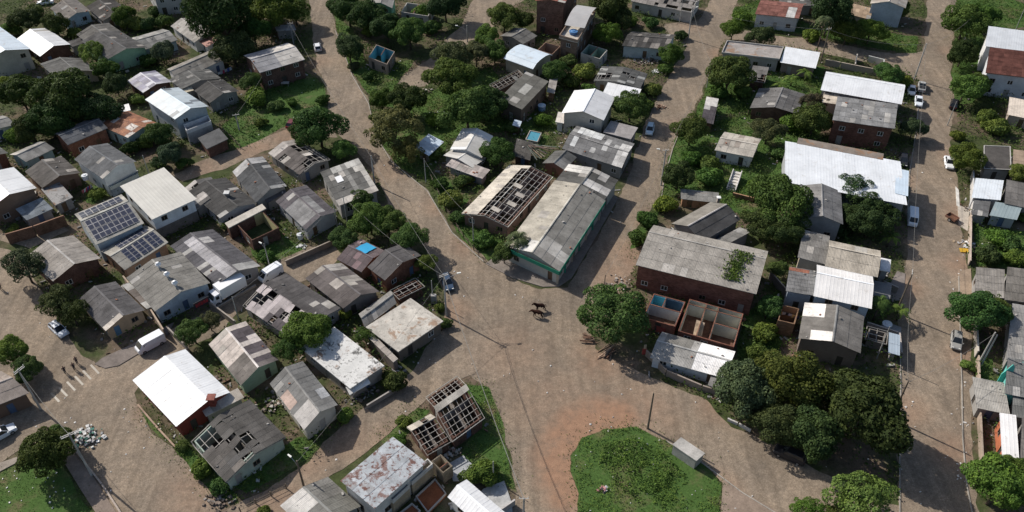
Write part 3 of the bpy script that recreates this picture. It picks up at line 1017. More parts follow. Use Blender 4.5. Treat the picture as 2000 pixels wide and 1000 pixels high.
H('beige house with blue door and window under a dark gable roof', (207, 646), (283, 606), (225, 550), 3.4, 1.1, wall=(.36, .27, .18), rc=(.125, .12, .12), patches=[(0, .12, 0, .5, (.55, .5, .44)), (.15, .8, .42, .52, (.5, .48, .46))], light=.02, doors=(.08, .16, .25))
shop = H('pale blue shop with grey roof carrying three white ventilators', (303, 608), (410, 553), (352, 492), 4.4, 1.2, wall=(.42, .48, .53), rc=(.23, .22, .20), light=.02, jit=.05, name='shop', cat='shop')
H('lilac grey house with patchy roof behind the box truck', (424, 556), (508, 520), (415, 448), 3.6, 1.1, wall=(.30, .27, .25), rc=(.115, .11, .115), patches=[(0, .95, .3, .5, (.42, .40, .40)), (.0, .16, .5, 1, (.40, .39, .37)), (.72, .85, .5, .72, (.42, .4, .38))], light=.05)
H('dark gabled house with white chimney pot beside the roofless yellow room', (430, 426), (503, 397), (440, 347), 3.4, 1.0, wall=(.36, .36, .36), rc=DG, light=.04)
H('grey patched roof with open slots next to the white block building', (383, 408), (440, 382), (412, 346), 3.0, .8, wall=GREY, rc=(.14, .135, .13), patches=[(.2, 1, 0, .55, (.48, .45, .42)), (.75, .82, .05, .5, None), (.5, .58, .1, .5, None)], raf=3)
H('dark gable house with a pale strip along its back edge', (500, 396), (560, 364), (513, 306), 3.8, 1.3, wall=GREY, rc=(.09, .09, .09), patches=[(.86, 1, 0, 1, (.44, .42, .40)), (.1, .28, .5, .56, (.35, .34, .33)), (0, .1, .62, .95, (.36, .35, .33))], light=.03)
H('ruined house with half its sheets torn off beside the round trees', (586, 341), (645, 311), (583, 271), 3.2, 1.0, wall=GREY, rc=(.13, .12, .115), patches=[(0, .85, .55, 1, None), (.3, .55, .55, .8, (.16, .15, .14)), (.85, 1, 0, 1, (.42, .40, .38)), (0, .22, .2, .5, None), (.55, .75, .12, .4, 'r'), (.3, .38, .55, .9, (.5, .48, .45))], light=.1, name='ruined_house', rooms=[('s', .5, 0, 1), ('t', .5, 0, 1)])
flat33 = H('large grey flat roofed house with pale edges at the street bend', (662, 402), (739, 372), (700, 312), 4.2, .35, roof='shed', rid='ab', wall=(.30, .29, .275), rc=(.125, .125, .12), patches=[(.85, 1, 0, .9, (.46, .45, .42)), (0, 1, 0, .14, (.45, .43, .4)), (.3, 1, .85, 1, (.44, .44, .42)), (.12, .2, .5, .62, None), (.55, .62, .2, .9, (.25, .25, .24))], light=.04, beams=False)
H('grey house with a lighter rectangle of new sheets on its roof', (597, 448), (657, 414), (598, 362), 3.6, 1.0, wall=(.40, .40, .40), rc=(.115, .105, .11), patches=[(.15, .7, .12, .85, (.25, .245, .24))], light=.05)
H('roofless brick room with yellow inner walls', (490, 473), (550, 445), (514, 409), 3.2, roof='none', wall=DBRICK, inner=(.42, .38, .20), floor=(.05, .07, .03), name='ruined_house', cat='ruin')
H('cream slab strip capping the roofless yellow room', (447, 446), (520, 408), (512, 399), 3.35, 0, roof='slab', mat='conc', rc=(.5, .46, .4), wall=DBRICK, win=False, ov=.1, name='shed', cat='shed')
brick37 = H('red brick house with dark gable roof beside the blue tarpaulin', (752, 547), (822, 499), (788, 475), 4.2, 1.2, wall=BRICK, rc=(.105, .10, .10), light=.03)
tarp = H('mossy lilac roofed wing under a bright blue tarpaulin', (706, 531), (753, 491), (705, 467), 3.3, .8, rid='bc', wall=(.33, .19, .12), rc=(.12, .10, .105), light=.12, lightc=(.24, .18, .19))
H('dark gabled house with white ridge boards beside the paved lane', (671, 602), (741, 570), (666, 514), 3.6, 1.2, wall=(.2, .18, .165), rc=(.125, .115, .115), patches=[(.45, .62, .55, 1, (.33, .32, .3)), (.2, .9, .44, .53, (.48, .45, .44)), (.45, .58, .3, .5, (.42, .4, .38)), (.85, .95, .6, .9, (.45, .44, .42))], light=.02)
H('ruined house with lilac left slope full of holes beside the box truck', (581, 670), (665, 602), (558, 534), 3.4, 1.2, r=.5, wall=(.34, .31, .28), rc=(.105, .10, .10), patches=[(0, 1, 0, .5, (.46, .42, .42)), (.68, .96, .08, .4, None), (.3, .62, .02, .22, (.11, .10, .105)), (.44, .6, .1, .2, None), (.36, .54, .28, .42, None), (.0, .2, .0, .5, (.2, .19, .18))], light=.02, name='ruined_house', rooms=[('s', .45, 0, 1), ('t', .5, 0, 1)])
H('small grey roof wedged between the dark gable and the flat pale roof', (712, 639), (774, 592), (762, 568), 3.0, .6, rid='ab', wall=(.3, .18, .11), rc=(.2, .195, .185), lightc=PG)
H('bare timber grid of a stripped porch roof beside the red brick house', (780, 584), (830, 559), (812, 543), 2.8, .1, roof='shed', rid='ab', wall=DBRICK, win=False, patches=[(0, 1, 0, 1, None)], name='ruined_shed', cat='ruin', raf=1.2, pur=1.0)
H('flat pale weathered roof with rust stains facing the plaza', (778, 688), (866, 628), (802, 583), 3.8, 0, roof='slab', mat='slab', rc=(.50, .465, .41), wall=(.17, .145, .12))
H('flat white roof blackened and burnt brown in the middle', (684, 760), (751, 715), (653, 639), 3.8, 0, roof='slab', mat='stain', rc=(.66, .65, .62), wall=(.36, .33, .29))
H('gable house with chequered white and dark roof and green front', (471, 752), (543, 703), (479, 628), 3.7, 1.1, wall=(.24, .33, .24), rc=(.50, .46, .43), patches=[(.15, .85, .5, .92, (.10, .09, .10)), (.5, .62, .62, .78, (.5, .47, .45)), (.2, .3, .5, .9, (.45, .42, .4)), (.04, .42, .08, .4, (.17, .16, .15)), (.16, .2, 0, .5, (.5, .46, .43)), (.28, .33, .0, .5, (.48, .45, .42)), (.0, .12, .5, 1, (.13, .12, .12)), (.55, .72, .8, .95, (.5, .47, .46))], light=.05)
H('house with large white metal roof and dark red walls', (346, 832), (448, 767), (361, 683), 4.2, 1.0, r=.62, wall=(.17, .04, .03), brick=False, rc=WM, mat='met', row=9, jit=.015, light=0)
H('grey gable house with pinkish and white patched sheets by the lane', (594, 839), (659, 791), (591, 706), 4.2, 1.2, wall=(.46, .44, .39), rc=(.20, .195, .185), patches=[(0, .3, .08, .5, (.5, .47, .44)), (.22, .4, .18, .36, (.14, .135, .13)), (.42, .72, .05, .3, (.5, .38, .32)), (.18, .36, .72, .95, (.5, .5, .5))], light=.04)
H('dark roofed ruin with pale green walls and a torn open ridge', (441, 941), (557, 853), (487, 781), 3.7, 1.2, wall=(.36, .42, .36), rc=(.095, .093, .09), patches=[(.0, .75, .40, .56, None), (.02, .42, .25, .56, None), (.62, .98, .05, .42, None), (.3, .62, .0, .36, (.11, .105, .10)), (.1, .3, .28, .36, (.1, .1, .1)), (.05, .11, .58, .8, (.5, .48, .4)), (.0, .05, .0, .5, (.16, .15, .14))], light=.02, name='ruined_house', rooms=[('s', .5, 0, 1), ('t', .45, 0, 1)])
raf1 = H('roofless house with a full frame of bare rafters', (884, 862), (947, 816), (893, 734), 3.4, 1.2, rid='ab', r=.66, wall=DBRICK, patches=[(0, 1, 0, 1, None), (.08, 1, .56, .66, (.42, .40, .36))], row=1.0, rc=LG, name='ruined_house', cat='ruin', raf=.85, pur=.95, bw=.7, jag=False, rooms=[('s', .5, 0, 1), ('t', .5, 0, 1)], floor=(.10, .09, .06))
H('lower wing of bare rafters with a strip of grey sheets', (835, 889), (882, 862), (841, 809), 3.2, .8, rid='ab', r=.75, wall=DBRICK, patches=[(0, 1, 0, .66, None), (0, 1, .66, 1, (.40, .385, .35)), (.45, .8, .86, 1, None)], row=1.2, name='ruined_house', cat='ruin', raf=.95, pur=.95, bw=.7, jag=False, rooms=[('s', .5, 0, 1)], floor=(.10, .08, .06))
H('narrow open brick shaft beside the bare rafters', (865, 925), (885, 910), (861, 886), 3.4, roof='none', wall=(.24, .2, .15), brick=True, inner=(.42, .36, .27), ov=.05, win=False, name='ruined_shed', cat='ruin', rooms=[('t', .35, 0, 1)])
rusty = H('two storey white house with rust blotched pale blue sheet roof', (731, 993), (832, 903), (768, 858), 5.8, .5, roof='shed', rid='ab', wall=(.58, .56, .52), rc=(.40, .43, .455), mat='rust', light=.06, lightc=(.33, .34, .35), jit=.1)
H('grey patchwork roof cut by the bottom edge beside the rust blotched roof', (611, 1048), (704, 989), (640, 932), 3.6, 1.0, wall=GREY, rc=(.20, .198, .185), patches=[(.45, 1, 0, .45, (.48, .47, .45)), (0, .5, .5, 1, (.17, .17, .155))], light=.06)
H('small bright white gable roof at the bottom edge by the pavement', (955, 1042), (991, 1006), (911, 937), 4.0, .7, wall=WHITE, rc=WM, mat='met', row=6, jit=.02, light=0, rid='bc')
H('brown roofed house cut by the left edge beside the crossing', (-32, 801), (56, 767), (2, 725), 4.2, 1.0, rid='ab', wall=(.15, .10, .075), rc=(.30, .265, .24), light=.04, jit=.08)
H('brick warehouse with pale roof partly tinted as shaded above the grassy lot', (507, 142), (595, 116), (562, 84), 5.2, 1.2, rid='ab', wall=(.16, .095, .075), brick=True, rc=(.30, .295, .30), patches=[(.55, 1, 0, 1, (.50, .47, .43))], light=0, jit=.05, name='warehouse', cat='warehouse')  # greyer sheets paint shade into the left part of the pale roof
H('small canopy of loose pale sheets by the street pole', (540, 60), (578, 58), (574, 49), 2.8, .2, roof='shed', rid='ab', wall=GREY, rc=(.4, .4, .4), win=False, name='shed', cat='canopy')
H('roofless ruin with sky blue inner walls', (716, 112), (757, 128), (774, 100), 3.2, roof='none', wall=(.30, .24, .2), inner=(.14, .36, .45), floor=(.06, .07, .04), name='ruined_house', cat='ruin', rooms=[('s', .5, .4, 1)])
H('green house cut by the top edge', (722, 6), (766, 16), (772, -10), 5.4, .8, wall=(.18, .42, .27), rc=LG)
H('white roofless ruin among weeds near the top edge', (780, 24), (838, 33), (850, 12), 3.0, roof='none', wall=(.45, .43, .40), inner=(.45, .45, .42), floor=(.06, .07, .03), name='ruined_house', cat='ruin', rooms=[('s', .45, 0, 1)])
# middle block
H('house with bright white gable roof behind the rounded tree', (880, 292), (940, 308), (962, 266), 3.4, 1.0, wall=WHITE, rc=(.58, .57, .54), light=.1, lightc=WM, mat='met', row=4)
H('white front porch roof stepping down from the white gable', (866, 304), (922, 327), (944, 312), 3.0, .7, wall=GREY, rc=(.55, .53, .49), mat='met', row=4)
H('pinkish lower veranda roof with dark underside', (871, 323), (942, 349), (957, 335), 2.7, .4, roof='shed', rid='ab', wall=GREY, rc=(.46, .42, .40), ov=.6)
H('open shed with shining bluish metal roof among bushes', (837, 304), (866, 277), (838, 266), 3.0, .5, roof='shed', rid='ab', wall=(.2, .17, .14), rc=(.50, .58, .66), mat='old', row=4, ov=.8, name='shed', cat='shed')
half = H('house with one cream roof slope left and bare purlins beside it', (902, 417), (992, 443), (1080, 345), 3.5, 1.2, r=.5, wall=(.24, .15, .12), rc=(.50, .48, .43), patches=[(0, 1, .40, 1, None), (.15, .3, .30, .42, None), (.3, .7, .34, .42, 'r'), (.42, .62, .78, .9, (.38, .36, .33))], light=.02, jit=.06, name='ruined_house', cat='house', raf=1.6, pur=.9, rooms=[('s', .5, 0, 1), ('t', .35, 0, 1), ('t', .65, 0, 1)], floor=(.12, .10, .06))
store = H('long corner store with green fascia and cream ridged roof', (987, 482), (1092, 530), (1182, 392), 4.4, 1.5, wall=(.42, .42, .38), rc=(.40, .38, .33), patches=[(0, 1, .5, 1, (.26, .255, .235)), (0, .24, .52, .78, (.46, .45, .42)), (.08, .2, .74, 1, (.50, .49, .46)), (0, .1, .5, 1, (.30, .29, .27)), (0, .14, .2, .5, (.58, .58, .56))], light=.02, jit=.07, name='store', cat='store', ov=.5)
H('dark rear roof of the corner store with white patches', (1082, 357), (1180, 390), (1207, 352), 4.2, 1.0, wall=(.38, .39, .36), rc=(.11, .11, .105), patches=[(.6, .95, .05, .5, (.62, .61, .58)), (.1, .5, .55, .95, (.6, .59, .57)), (.75, 1, .6, .85, (.5, .49, .47))], light=.04)
H('small dark lean-to beside the collapsed rafters', (1003, 304), (1035, 313), (1041, 283), 3.0, .5, roof='shed', rid='ab', wall=DBRICK, rc=DG, name='shed', cat='shed')
H('hip like dark roofed shack with a pale corner next to collapsed rafters', (1060, 319), (1102, 332), (1126, 307), 3.2, .9, wall=(.22, .11, .08), rc=(.12, .12, .115), patches=[(0, .6, .5, 1, (.30, .29, .27))])
H('long patchwork grey roof splashed with white sheets along the middle street', (1098, 290), (1214, 328), (1239, 281), 3.4, .8, rid='ab', wall=GREY, rc=(.19, .185, .18), patches=[(.1, .5, .72, 1, (.66, .66, .64)), (.05, .18, .2, .42, (.6, .6, .58)), (.85, 1, .0, .8, (.55, .53, .5)), (.6, .64, .4, .8, (.45, .44, .42))], light=.12, lightc=(.4, .39, .37))
H('beige house with gleaming white gable roof over a brown frieze', (1098, 221), (1178, 235), (1200, 190), 5.2, 1.3, wall=(.44, .41, .36), rc=WM, mat='met', row=8, jit=.02, light=0)
H('flat white metal roof just behind the gleaming white gable', (1177, 183), (1243, 197), (1252, 177), 3.2, .3, roof='shed', rid='ab', wall=WHITE, rc=WM, mat='met', row=6, jit=.02, light=0)
H('dark broken roof with gaps behind the flat white roof', (1160, 158), (1250, 173), (1264, 144), 3.2, .8, wall=GREY, rc=(.13, .13, .125), patches=[(.2, .6, .1, .35, None), (.5, .9, .6, .8, 'r')], light=.12, lightc=(.4, .4, .38), name='ruined_house')
H('dark brown ruin with flat mossy roof and two pale patches', (1019, 214), (1071, 159), (1028, 143), 4.6, .4, roof='shed', rid='ab', wall=(.13, .10, .08), rc=(.135, .13, .115), patches=[(.25, .4, .55, .62, (.4, .38, .35)), (.1, .2, .2, .5, (.36, .34, .31)), (.4, .7, .4, .5, (.38, .37, .34))], light=.01, jit=.06, name='ruined_house', cat='ruin')
H('torn corner of purlins behind the flat mossy roof', (970, 178), (1026, 148), (1012, 136), 4.0, .1, roof='shed', rid='ab', wall=(.14, .11, .09), win=False, patches=[(0, 1, 0, 1, None)], name='ruined_shed', cat='ruin', raf=1.3, pur=1)
H('beige shed with rounded blue white metal roof', (984, 114), (1041, 135), (1079, 108), 3.8, 1.4, roof='barrel', rid='ab', wall=(.40, .35, .27), rc=(.60, .68, .74), mat='met', row=3, jit=.02, light=0, name='shed', cat='warehouse')
H('grey roof with pale edge between bushes and the brick tower house', (977, 70), (1021, 86), (1049, 70), 3.2, .9, wall=GREY, rc=MG, light=.1)
H('tall bare brick house of three storeys at the top edge', (1044, 66), (1100, 71), (1128, 22), 9.0, .6, wall=(.21, .125, .095), brick=True, rc=(.3, .12, .09), base_px=True, mat='tile')
deck = H('brick house with roof terrace holding a blue tub', (1092, 74), (1128, 84), (1163, 28), 5.4, 0, roof='slab', par=.8, wall=(.23, .16, .12), brick=True, rc=(.5, .46, .40), mat='conc', cap=(.3, .22, .17), keep=True)
H('open brown shell of a room below the brick tower house', (1046, 98), (1080, 108), (1098, 90), 3.2, roof='none', wall=(.24, .15, .11), inner=(.28, .2, .15), floor=(.08, .07, .05), name='ruined_shed', cat='ruin', win=False)
H('roofless room with pale green plaster beside the terrace house', (1131, 104), (1173, 117), (1190, 97), 3.0, roof='none', wall=(.42, .40, .36), inner=(.26, .36, .30), floor=(.09, .09, .07), name='ruined_house', cat='ruin', rooms=[('s', .5, 0, 1)])
H('dilapidated black mossy roof over a pale blue wall by the middle street', (1215, 89), (1303, 96), (1320, 68), 3.6, .9, rid='ab', wall=(.42, .48, .48), rc=(.085, .08, .075), light=.1, lightc=(.22, .2, .18), jit=.3)
H('white walled ruin with stripped rafters at the top edge', (1232, 2), (1352, 25), (1370, -4), 3.4, .9, rid='ab', wall=(.48, .46, .42), rc=(.25, .24, .23), patches=[(.35, 1, 0, 1, 'r')], name='ruined_house', cat='ruin')
# right block
H('house with reddish brown roof and white lower storey near the top edge', (1475, 27), (1560, 36), (1570, 8), 4.4, .9, rid='ab', wall=(.5, .51, .52), rc=(.22, .10, .08), mat='tile', patches=[(.7, .85, 0, .5, (.55, .53, .5))], light=0)
H('low grey roof cut by the top edge behind the reddish brown roof', (1520, 8), (1600, 12), (1605, -12), 3.2, .7, rid='ab', wall=GREY, rc=MG)
H('narrow parapet roof with two white squares beside the cross street', (1409, 105), (1522, 118), (1530, 94), 3.6, 0, roof='slab', par=.45, wall=(.36, .34, .31), rc=(.33, .30, .28), mat='slab', cap=(.45, .43, .4))
H('plain white metal roof at the end of the narrow parapet roof', (1524, 121), (1593, 133), (1601, 106), 3.4, .35, roof='shed', rid='ab', wall=(.25, .2, .17), rc=WM, mat='met', row=6, jit=.02, light=0)
H('pale blue house with tall blank gable near the top edge', (1700, 7), (1768, 16), (1776, -10), 6.0, 1.2, wall=(.42, .48, .54), rc=(.4, .37, .33), win=False)
H('brownish shed leaning on the pale blue gable house', (1660, 28), (1699, 38), (1704, 20), 3.0, .5, roof='shed', rid='ab', wall=GREY, rc=(.36, .27, .19), win=False, name='shed', cat='shed')
H('grey gable shed with white ridge marks among banana plants', (1465, 211), (1557, 223), (1572, 184), 3.2, 1.0, wall=DBRICK, rc=(.155, .15, .145), patches=[(0, 1, 0, .06, (.55, .54, .52))], light=.05, name='shed', cat='shed')
H('small broken grey lean-to behind the grey gable shed', (1462, 157), (1493, 161), (1501, 134), 2.8, .3, roof='shed', rid='ab', wall=DBRICK, rc=(.16, .155, .15), patches=[(.5, 1, 0, .5, None)], name='shed', cat='shed')
H('tiny dark hut with a white back sheet beside the middle street', (1369, 237), (1393, 242), (1403, 195), 2.9, .3, roof='shed', rid='ab', wall=DBRICK, rc=(.085, .075, .08), patches=[(0, 1, .75, 1, (.6, .57, .53))], name='shed', cat='hut')
H('long white metal roof on the far side of the bare brick wall', (1603, 175), (1761, 203), (1767, 166), 5.2, .9, rid='ab', r=.72, wall=(.3, .29, .28), rc=WM, mat='met', row=8, jit=.02, light=0, name='warehouse', cat='warehouse')
H('cream strip of roof wedged behind the grey squared roof', (1606, 199), (1637, 204), (1640, 183), 4.5, .2, roof='shed', rid='ab', wall=CREAM, rc=(.52, .47, .4), win=False, name='shed', cat='shed')
H('tall bare brick building with grey roof dotted by pale squares', (1626, 234), (1747, 251), (1752, 207), 6.2, .4, roof='shed', rid='ab', wall=(.19, .095, .07), brick=True, rc=(.23, .228, .225), patches=[(.12, .2, .6, .8, PG), (.45, .55, .2, .45, PG), (.58, .68, .5, 1, (.34, .33, .31)), (.85, .94, .3, .6, PG), (0, 1, .92, 1, (.42, .38, .33))], light=.05)
H('brown parapet strip behind the huge white roof', (1556, 281), (1724, 313), (1726, 301), 5.2, 0, roof='slab', rc=(.22, .185, .155), wall=DBRICK, mat='slab', win=False, keep=True, ov=.1, name='building', cat='building')
church = H('hall with a huge plain white metal roof', (1533, 353), (1771, 398), (1757, 322), 5.4, .5, win=False, roof='shed', rid='ab', wall=(.33, .34, .35), rc=WM, mat='met', row=14, jit=.012, light=0, name='hall', cat='hall')
H('pale blue end bay of the huge white roof facing the street', (1748, 376), (1773, 382), (1774, 337), 5.6, .2, roof='shed', rid='ab', wall=(.4, .5, .6), rc=(.52, .62, .72), mat='met', row=6, jit=.02, light=0, name='annexe', cat='annexe')
H('plain grey gable roof in the shade of the huge white roof', (1562, 426), (1646, 438), (1642, 374), 5.2, 1.2, wall=(.3, .3, .3), rc=(.21, .205, .2), light=.0, jit=.06)
H('small white house with mottled cream roof beside the garden steps', (1396, 293), (1470, 307), (1487, 271), 3.2, .8, rid='ab', wall=(.6, .6, .58), rc=(.50, .46, .40), light=.12, lightc=(.32, .28, .24), jit=.08)
twist = H('house with twisted dark gable roof and pale ridge beam', (1312, 437), (1370, 472), (1446, 428), 4.2, 1.5, wall=GREY, rc=(.20, .195, .18), patches=[(0, 1, .5, 1, (.10, .10, .10))], light=.0, jit=.06, cap=(.45, .42, .40))
H('light grey lean-to roof against the twisted dark gable', (1393, 471), (1416, 479), (1467, 455), 3.2, .4, roof='shed', rid='ab', wall=GREY, rc=(.24, .23, .21), light=.1, win=False, name='shed', cat='shed')
H('narrow grey strip roof below the garden steps', (1330, 388), (1405, 396), (1403, 379), 2.6, .3, roof='shed', rid='ab', wall=(.3, .17, .1), rc=(.24, .235, .22), light=.1, name='shed', cat='shed')
longb = H('long brick building with grey roof and a patch of creeper', (1242, 517), (1477, 574), (1500, 491), 6.2, 1.3, rid='ab', r=.68, wall=(.22, .105, .08), brick=True, rc=(.30, .285, .26), light=.02, jit=.05, name='building', cat='building', st=1)
ruinL = H('roofless brick rooms with one sky blue wall beside the round tree', (1250, 622), (1322, 642), (1344, 588), 3.2, roof='none', wall=(.27, .12, .085), brick=True, inner=(.52, .53, .52), floor=(.14, .085, .06), name='ruined_house', cat='ruin', rooms=[('t', .55, 0, 1), ('s', .42, .55, 1)])
ruinR = H('roofless brick rooms open to the sky with white inner walls', (1319, 648), (1437, 682), (1457, 611), 3.4, roof='none', wall=(.27, .12, .085), brick=True, inner=(.52, .51, .44), floor=(.15, .08, .058), name='ruined_house', cat='ruin', rooms=[('s', .34, 0, 1), ('s', .55, 0, 1), ('t', .5, .55, 1), ('t', .82, 0, 1)])
H('house with half grey and half glaring white roof below the roofless rooms', (1270, 698), (1417, 739), (1436, 687), 3.2, .9, rid='ab', wall=(.52, .54, .56), rc=(.33, .325, .31), patches=[(.58, 1, 0, 1, (.82, .82, .82)), (.1, .45, .6, .9, (.2, .195, .18))], light=.03, jit=.06)
H('grey mossy flat roof beside the beige roof in the right block', (1558, 502), (1611, 516), (1620, 464), 5.0, .3, roof='shed', rid='ab', wall=(.4, .34, .27), rc=(.20, .195, .185), light=.03)
H('beige ridged roof above the white ribbed roof', (1611, 519), (1714, 541), (1719, 490), 5.6, .9, rid='ab', r=.62, wall=(.3, .28, .26), rc=(.43, .385, .32), patches=[(.5, .72, .66, 1, (.5, .47, .42))], light=.0, jit=.05)
H('small white boxy roof at the street end of the beige roof', (1718, 528), (1738, 532), (1740, 508), 4.2, 0, roof='slab', rc=(.7, .7, .7), wall=(.3, .3, .3), mat='conc', win=False, name='shed', cat='kiosk')
H('grey flat roof with brick strip beside the white ribbed roof', (1535, 568), (1589, 577), (1594, 531), 5.0, .2, roof='shed', rid='ab', wall=(.36, .40, .45), rc=(.19, .185, .18), patches=[(0, .8, .88, 1, (.28, .12, .08))], row=.9, light=.02)
H('blue walled house with bright white ribbed metal roof', (1589, 577), (1702, 602), (1704, 541), 5.6, .9, rid='ab', r=.62, wall=(.38, .46, .53), rc=WM, mat='met', row=6, jit=.015, light=0)
H('dark gable roof with large white squares on its left slope', (1560, 661), (1680, 690), (1687, 618), 5.2, 1.1, r=.53, wall=(.17, .14, .12), rc=(.185, .182, .175), patches=[(.62, 1, .0, .34, (.80, .80, .79)), (.0, .28, .24, .5, (.80, .80, .79)), (.2, .28, .0, .5, (.72, .72, .7)), (.55, .9, .47, .53, (.7, .7, .7))], light=.0, jit=.06)
H('open brown terrace with laundry beside the roof of white squares', (1514, 627), (1556, 637), (1566, 601), 4.2, roof='none', wall=(.26, .16, .1), brick=True, inner=(.32, .2, .12), win=False, floor=(.14, .08, .05), name='ruined_shed', cat='terrace')
# right edge
H('white house with pale grey metal roof at the upper right edge', (1924, 89), (2032, 104), (2034, 69), 7.0, .4, roof='shed', rid='ab', wall=(.6, .6, .6), rc=(.56, .58, .60), mat='met', row=8, jit=.02, light=0)
H('white two storey house with maroon tiled roof at the right edge', (1925, 142), (2035, 155), (2036, 112), 6.2, 1.0, roof='shed', rid='ab', wall=(.55, .56, .58), rc=(.10, .045, .038), mat='tile', light=0, jit=.2)
H('beige garage with cream roof at the right edge', (1968, 223), (2032, 236), (2033, 205), 3.2, .3, roof='shed', rid='ab', wall=(.45, .36, .28), rc=(.62, .56, .49), mat='conc', row=6, light=0)
H('dark flat roof framed by a white parapet near the right street', (1921, 331), (1975, 333), (1973, 287), 3.4, 0, roof='slab', rc=(.085, .078, .072), wall=GREY, mat='conc', par=.2, cap=(.45, .43, .4))
H('tan strip of roof beside the white framed dark roof', (1977, 333), (2030, 340), (2030, 300), 3.2, .2, roof='shed', rid='ab', wall=BEIGE, rc=(.30, .235, .18))
H('white metal porch roof facing the right street', (1898, 385), (1954, 390), (1959, 356), 3.4, .3, roof='shed', rid='ab', wall=(.5, .5, .5), rc=(.70, .74, .77), mat='met', row=6, jit=.02, light=0)
H('dark grey roof behind the white metal porch roof at the right edge', (1962, 397), (2032, 411), (2032, 368), 3.6, .5, roof='shed', rid='ab', wall=GREY, rc=(.15, .145, .14))
H('pale greenish grey awning roof below the white porch roof', (1933, 420), (1986, 429), (1995, 406), 3.0, .3, roof='shed', rid='ab', wall=(.35, .36, .36), rc=(.27, .33, .34), mat='met', row=6, jit=.03, light=0)
H('grey corrugated roof pair at the right edge above the dense tree', (1904, 577), (1961, 582), (1960, 530), 3.4, .4, roof='shed', rid='ab', wall=GREY, rc=(.24, .23, .215), light=.05)
H('darker half of the grey roof pair at the right edge', (1962, 585), (2040, 594), (2040, 535), 3.4, .6, roof='shed', rid='ab', wall=GREY, rc=(.18, .175, .165), light=.06)
H('long ribbed light grey roof at the right edge shaded by the tree', (1965, 701), (2052, 716), (2056, 612), 4.0, .7, roof='shed', rid='ab', wall=GREY, rc=(.29, .285, .275), light=.04)
H('pale concrete coloured roof below the turquoise gable', (1908, 796), (1972, 809), (1960, 750), 3.2, .2, roof='shed', rid='ab', wall=GREY, rc=(.33, .32, .295), light=0, jit=.05)
H('dark ribbed roof at the right edge with turquoise gable end', (1962, 768), (2050, 785), (2050, 718), 4.2, .6, roof='shed', rid='ab', wall=(.15, .48, .43), rc=(.16, .158, .15), light=.04)
H('dark lower roof at the right edge under the ribbed roof', (1976, 812), (2050, 826), (2050, 784), 3.4, .3, roof='shed', rid='ab', wall=GREY, rc=(.14, .138, .13), light=.04)
H('crumpled white sheet roof with orange wall at the lower right edge', (1957, 893), (1990, 898), (1982, 817), 3.6, .4, roof='shed', rid='ab', wall=(.42, .14, .07), brick=False, rc=(.78, .79, .80), mat='met', row=6, jit=.04, light=0)
H('dark grey roof corner beside the crumpled white sheet roof', (1992, 897), (2045, 905), (2045, 825), 3.4, .4, roof='shed', rid='ab', wall=GREY, rc=(.16, .155, .15))
# lean-tos and small annexes in the gaps
H('small white side porch left of the gleaming white gable', (1085, 238), (1101, 241), (1106, 223), 2.7, .2, roof='shed', rid='ab', wall=WHITE, rc=(.6, .58, .55), mat='met', win=False, name='porch', cat='porch')
H('grey concrete deck beside the gleaming white gable above the street', (1178, 259), (1232, 273), (1246, 250), 3.0, 0, roof='slab', mat='conc', rc=(.30, .28, .27), wall=(.33, .30, .28), name='annexe', cat='annexe')
H('dark flat carport below the pale blue two storey house', (404, 292), (446, 272), (428, 251), 2.8, 0, roof='slab', mat='conc', rc=(.10, .10, .10), wall=DBRICK, win=False, name='carport', cat='carport')
H('little grey block at the end of the half white roof', (1382, 753), (1410, 763), (1417, 743), 2.6, 0, roof='slab', mat='conc', rc=(.22, .21, .20), wall=(.22, .20, .19), win=False, name='shed', cat='shed')
H('white front canopy of the burnt flat roof', (683, 771), (723, 748), (716, 736), 3.0, .25, roof='shed', rid='ab', rc=(.62, .61, .58), wall=(.2, .18, .16), mat='met', win=False, ov=.6, name='canopy', cat='canopy')
H('narrow pale lean-to along the flat rust stained roof', (768, 707), (777, 700), (727, 653), 3.2, .3, roof='shed', rid='ab', rc=(.36, .33, .30), wall=(.2, .17, .15), win=False, ov=.1, name='shed', cat='shed')
H('low grey patched roof between the red chimney and the torn dark roof', (402, 813), (476, 776), (465, 761), 3.2, .3, roof='shed', rid='ab', rc=(.30, .28, .25), wall=GREY, win=False, light=.2, name='shed', cat='shed')
H('blue grey flat carport at the street end of the white ribbed roof', (1702, 577), (1738, 585), (1742, 556), 2.9, 0, roof='slab', mat='conc', rc=(.2, .2, .2), wall=(.25, .25, .26), win=False, name='carport', cat='carport')
H('bluish sheet canopy over the right street pavement', (1735, 688), (1757, 694), (1757, 657), 2.9, .2, roof='shed', rid='ab', rc=(.30, .36, .42), wall=GREY, mat='met', win=False, ov=.5, name='canopy', cat='canopy')
H('open timber pergola beside the roof of white squares', (1690, 661), (1732, 672), (1735, 648), 2.8, .1, roof='shed', rid='ab', wall=(.2, .18, .16), win=False, patches=[(0, 1, 0, 1, None)], jag=False, name='pergola', cat='pergola', raf=1.3, pur=2.0)
H('dark porch roof in front of the greenish awning', (1897, 418), (1929, 423), (1934, 394), 2.8, .2, roof='shed', rid='ab', rc=(.13, .13, .13), wall=GREY, win=False, name='porch', cat='porch')
H('tiny bluish white sheet roof below the flat mossy ruin', (1001, 244), (1015, 248), (1019, 239), 2.5, .2, roof='shed', rid='ab', rc=(.5, .57, .64), wall=DBRICK, mat='met', win=False, name='shed', cat='shed')
H('brown shack at the corner of the flat mossy ruin', (1068, 179), (1083, 182), (1090, 152), 2.8, .3, roof='shed', rid='ab', rc=(.30, .28, .26), wall=(.25, .15, .1), brick=True, win=False, name='shed', cat='shed')
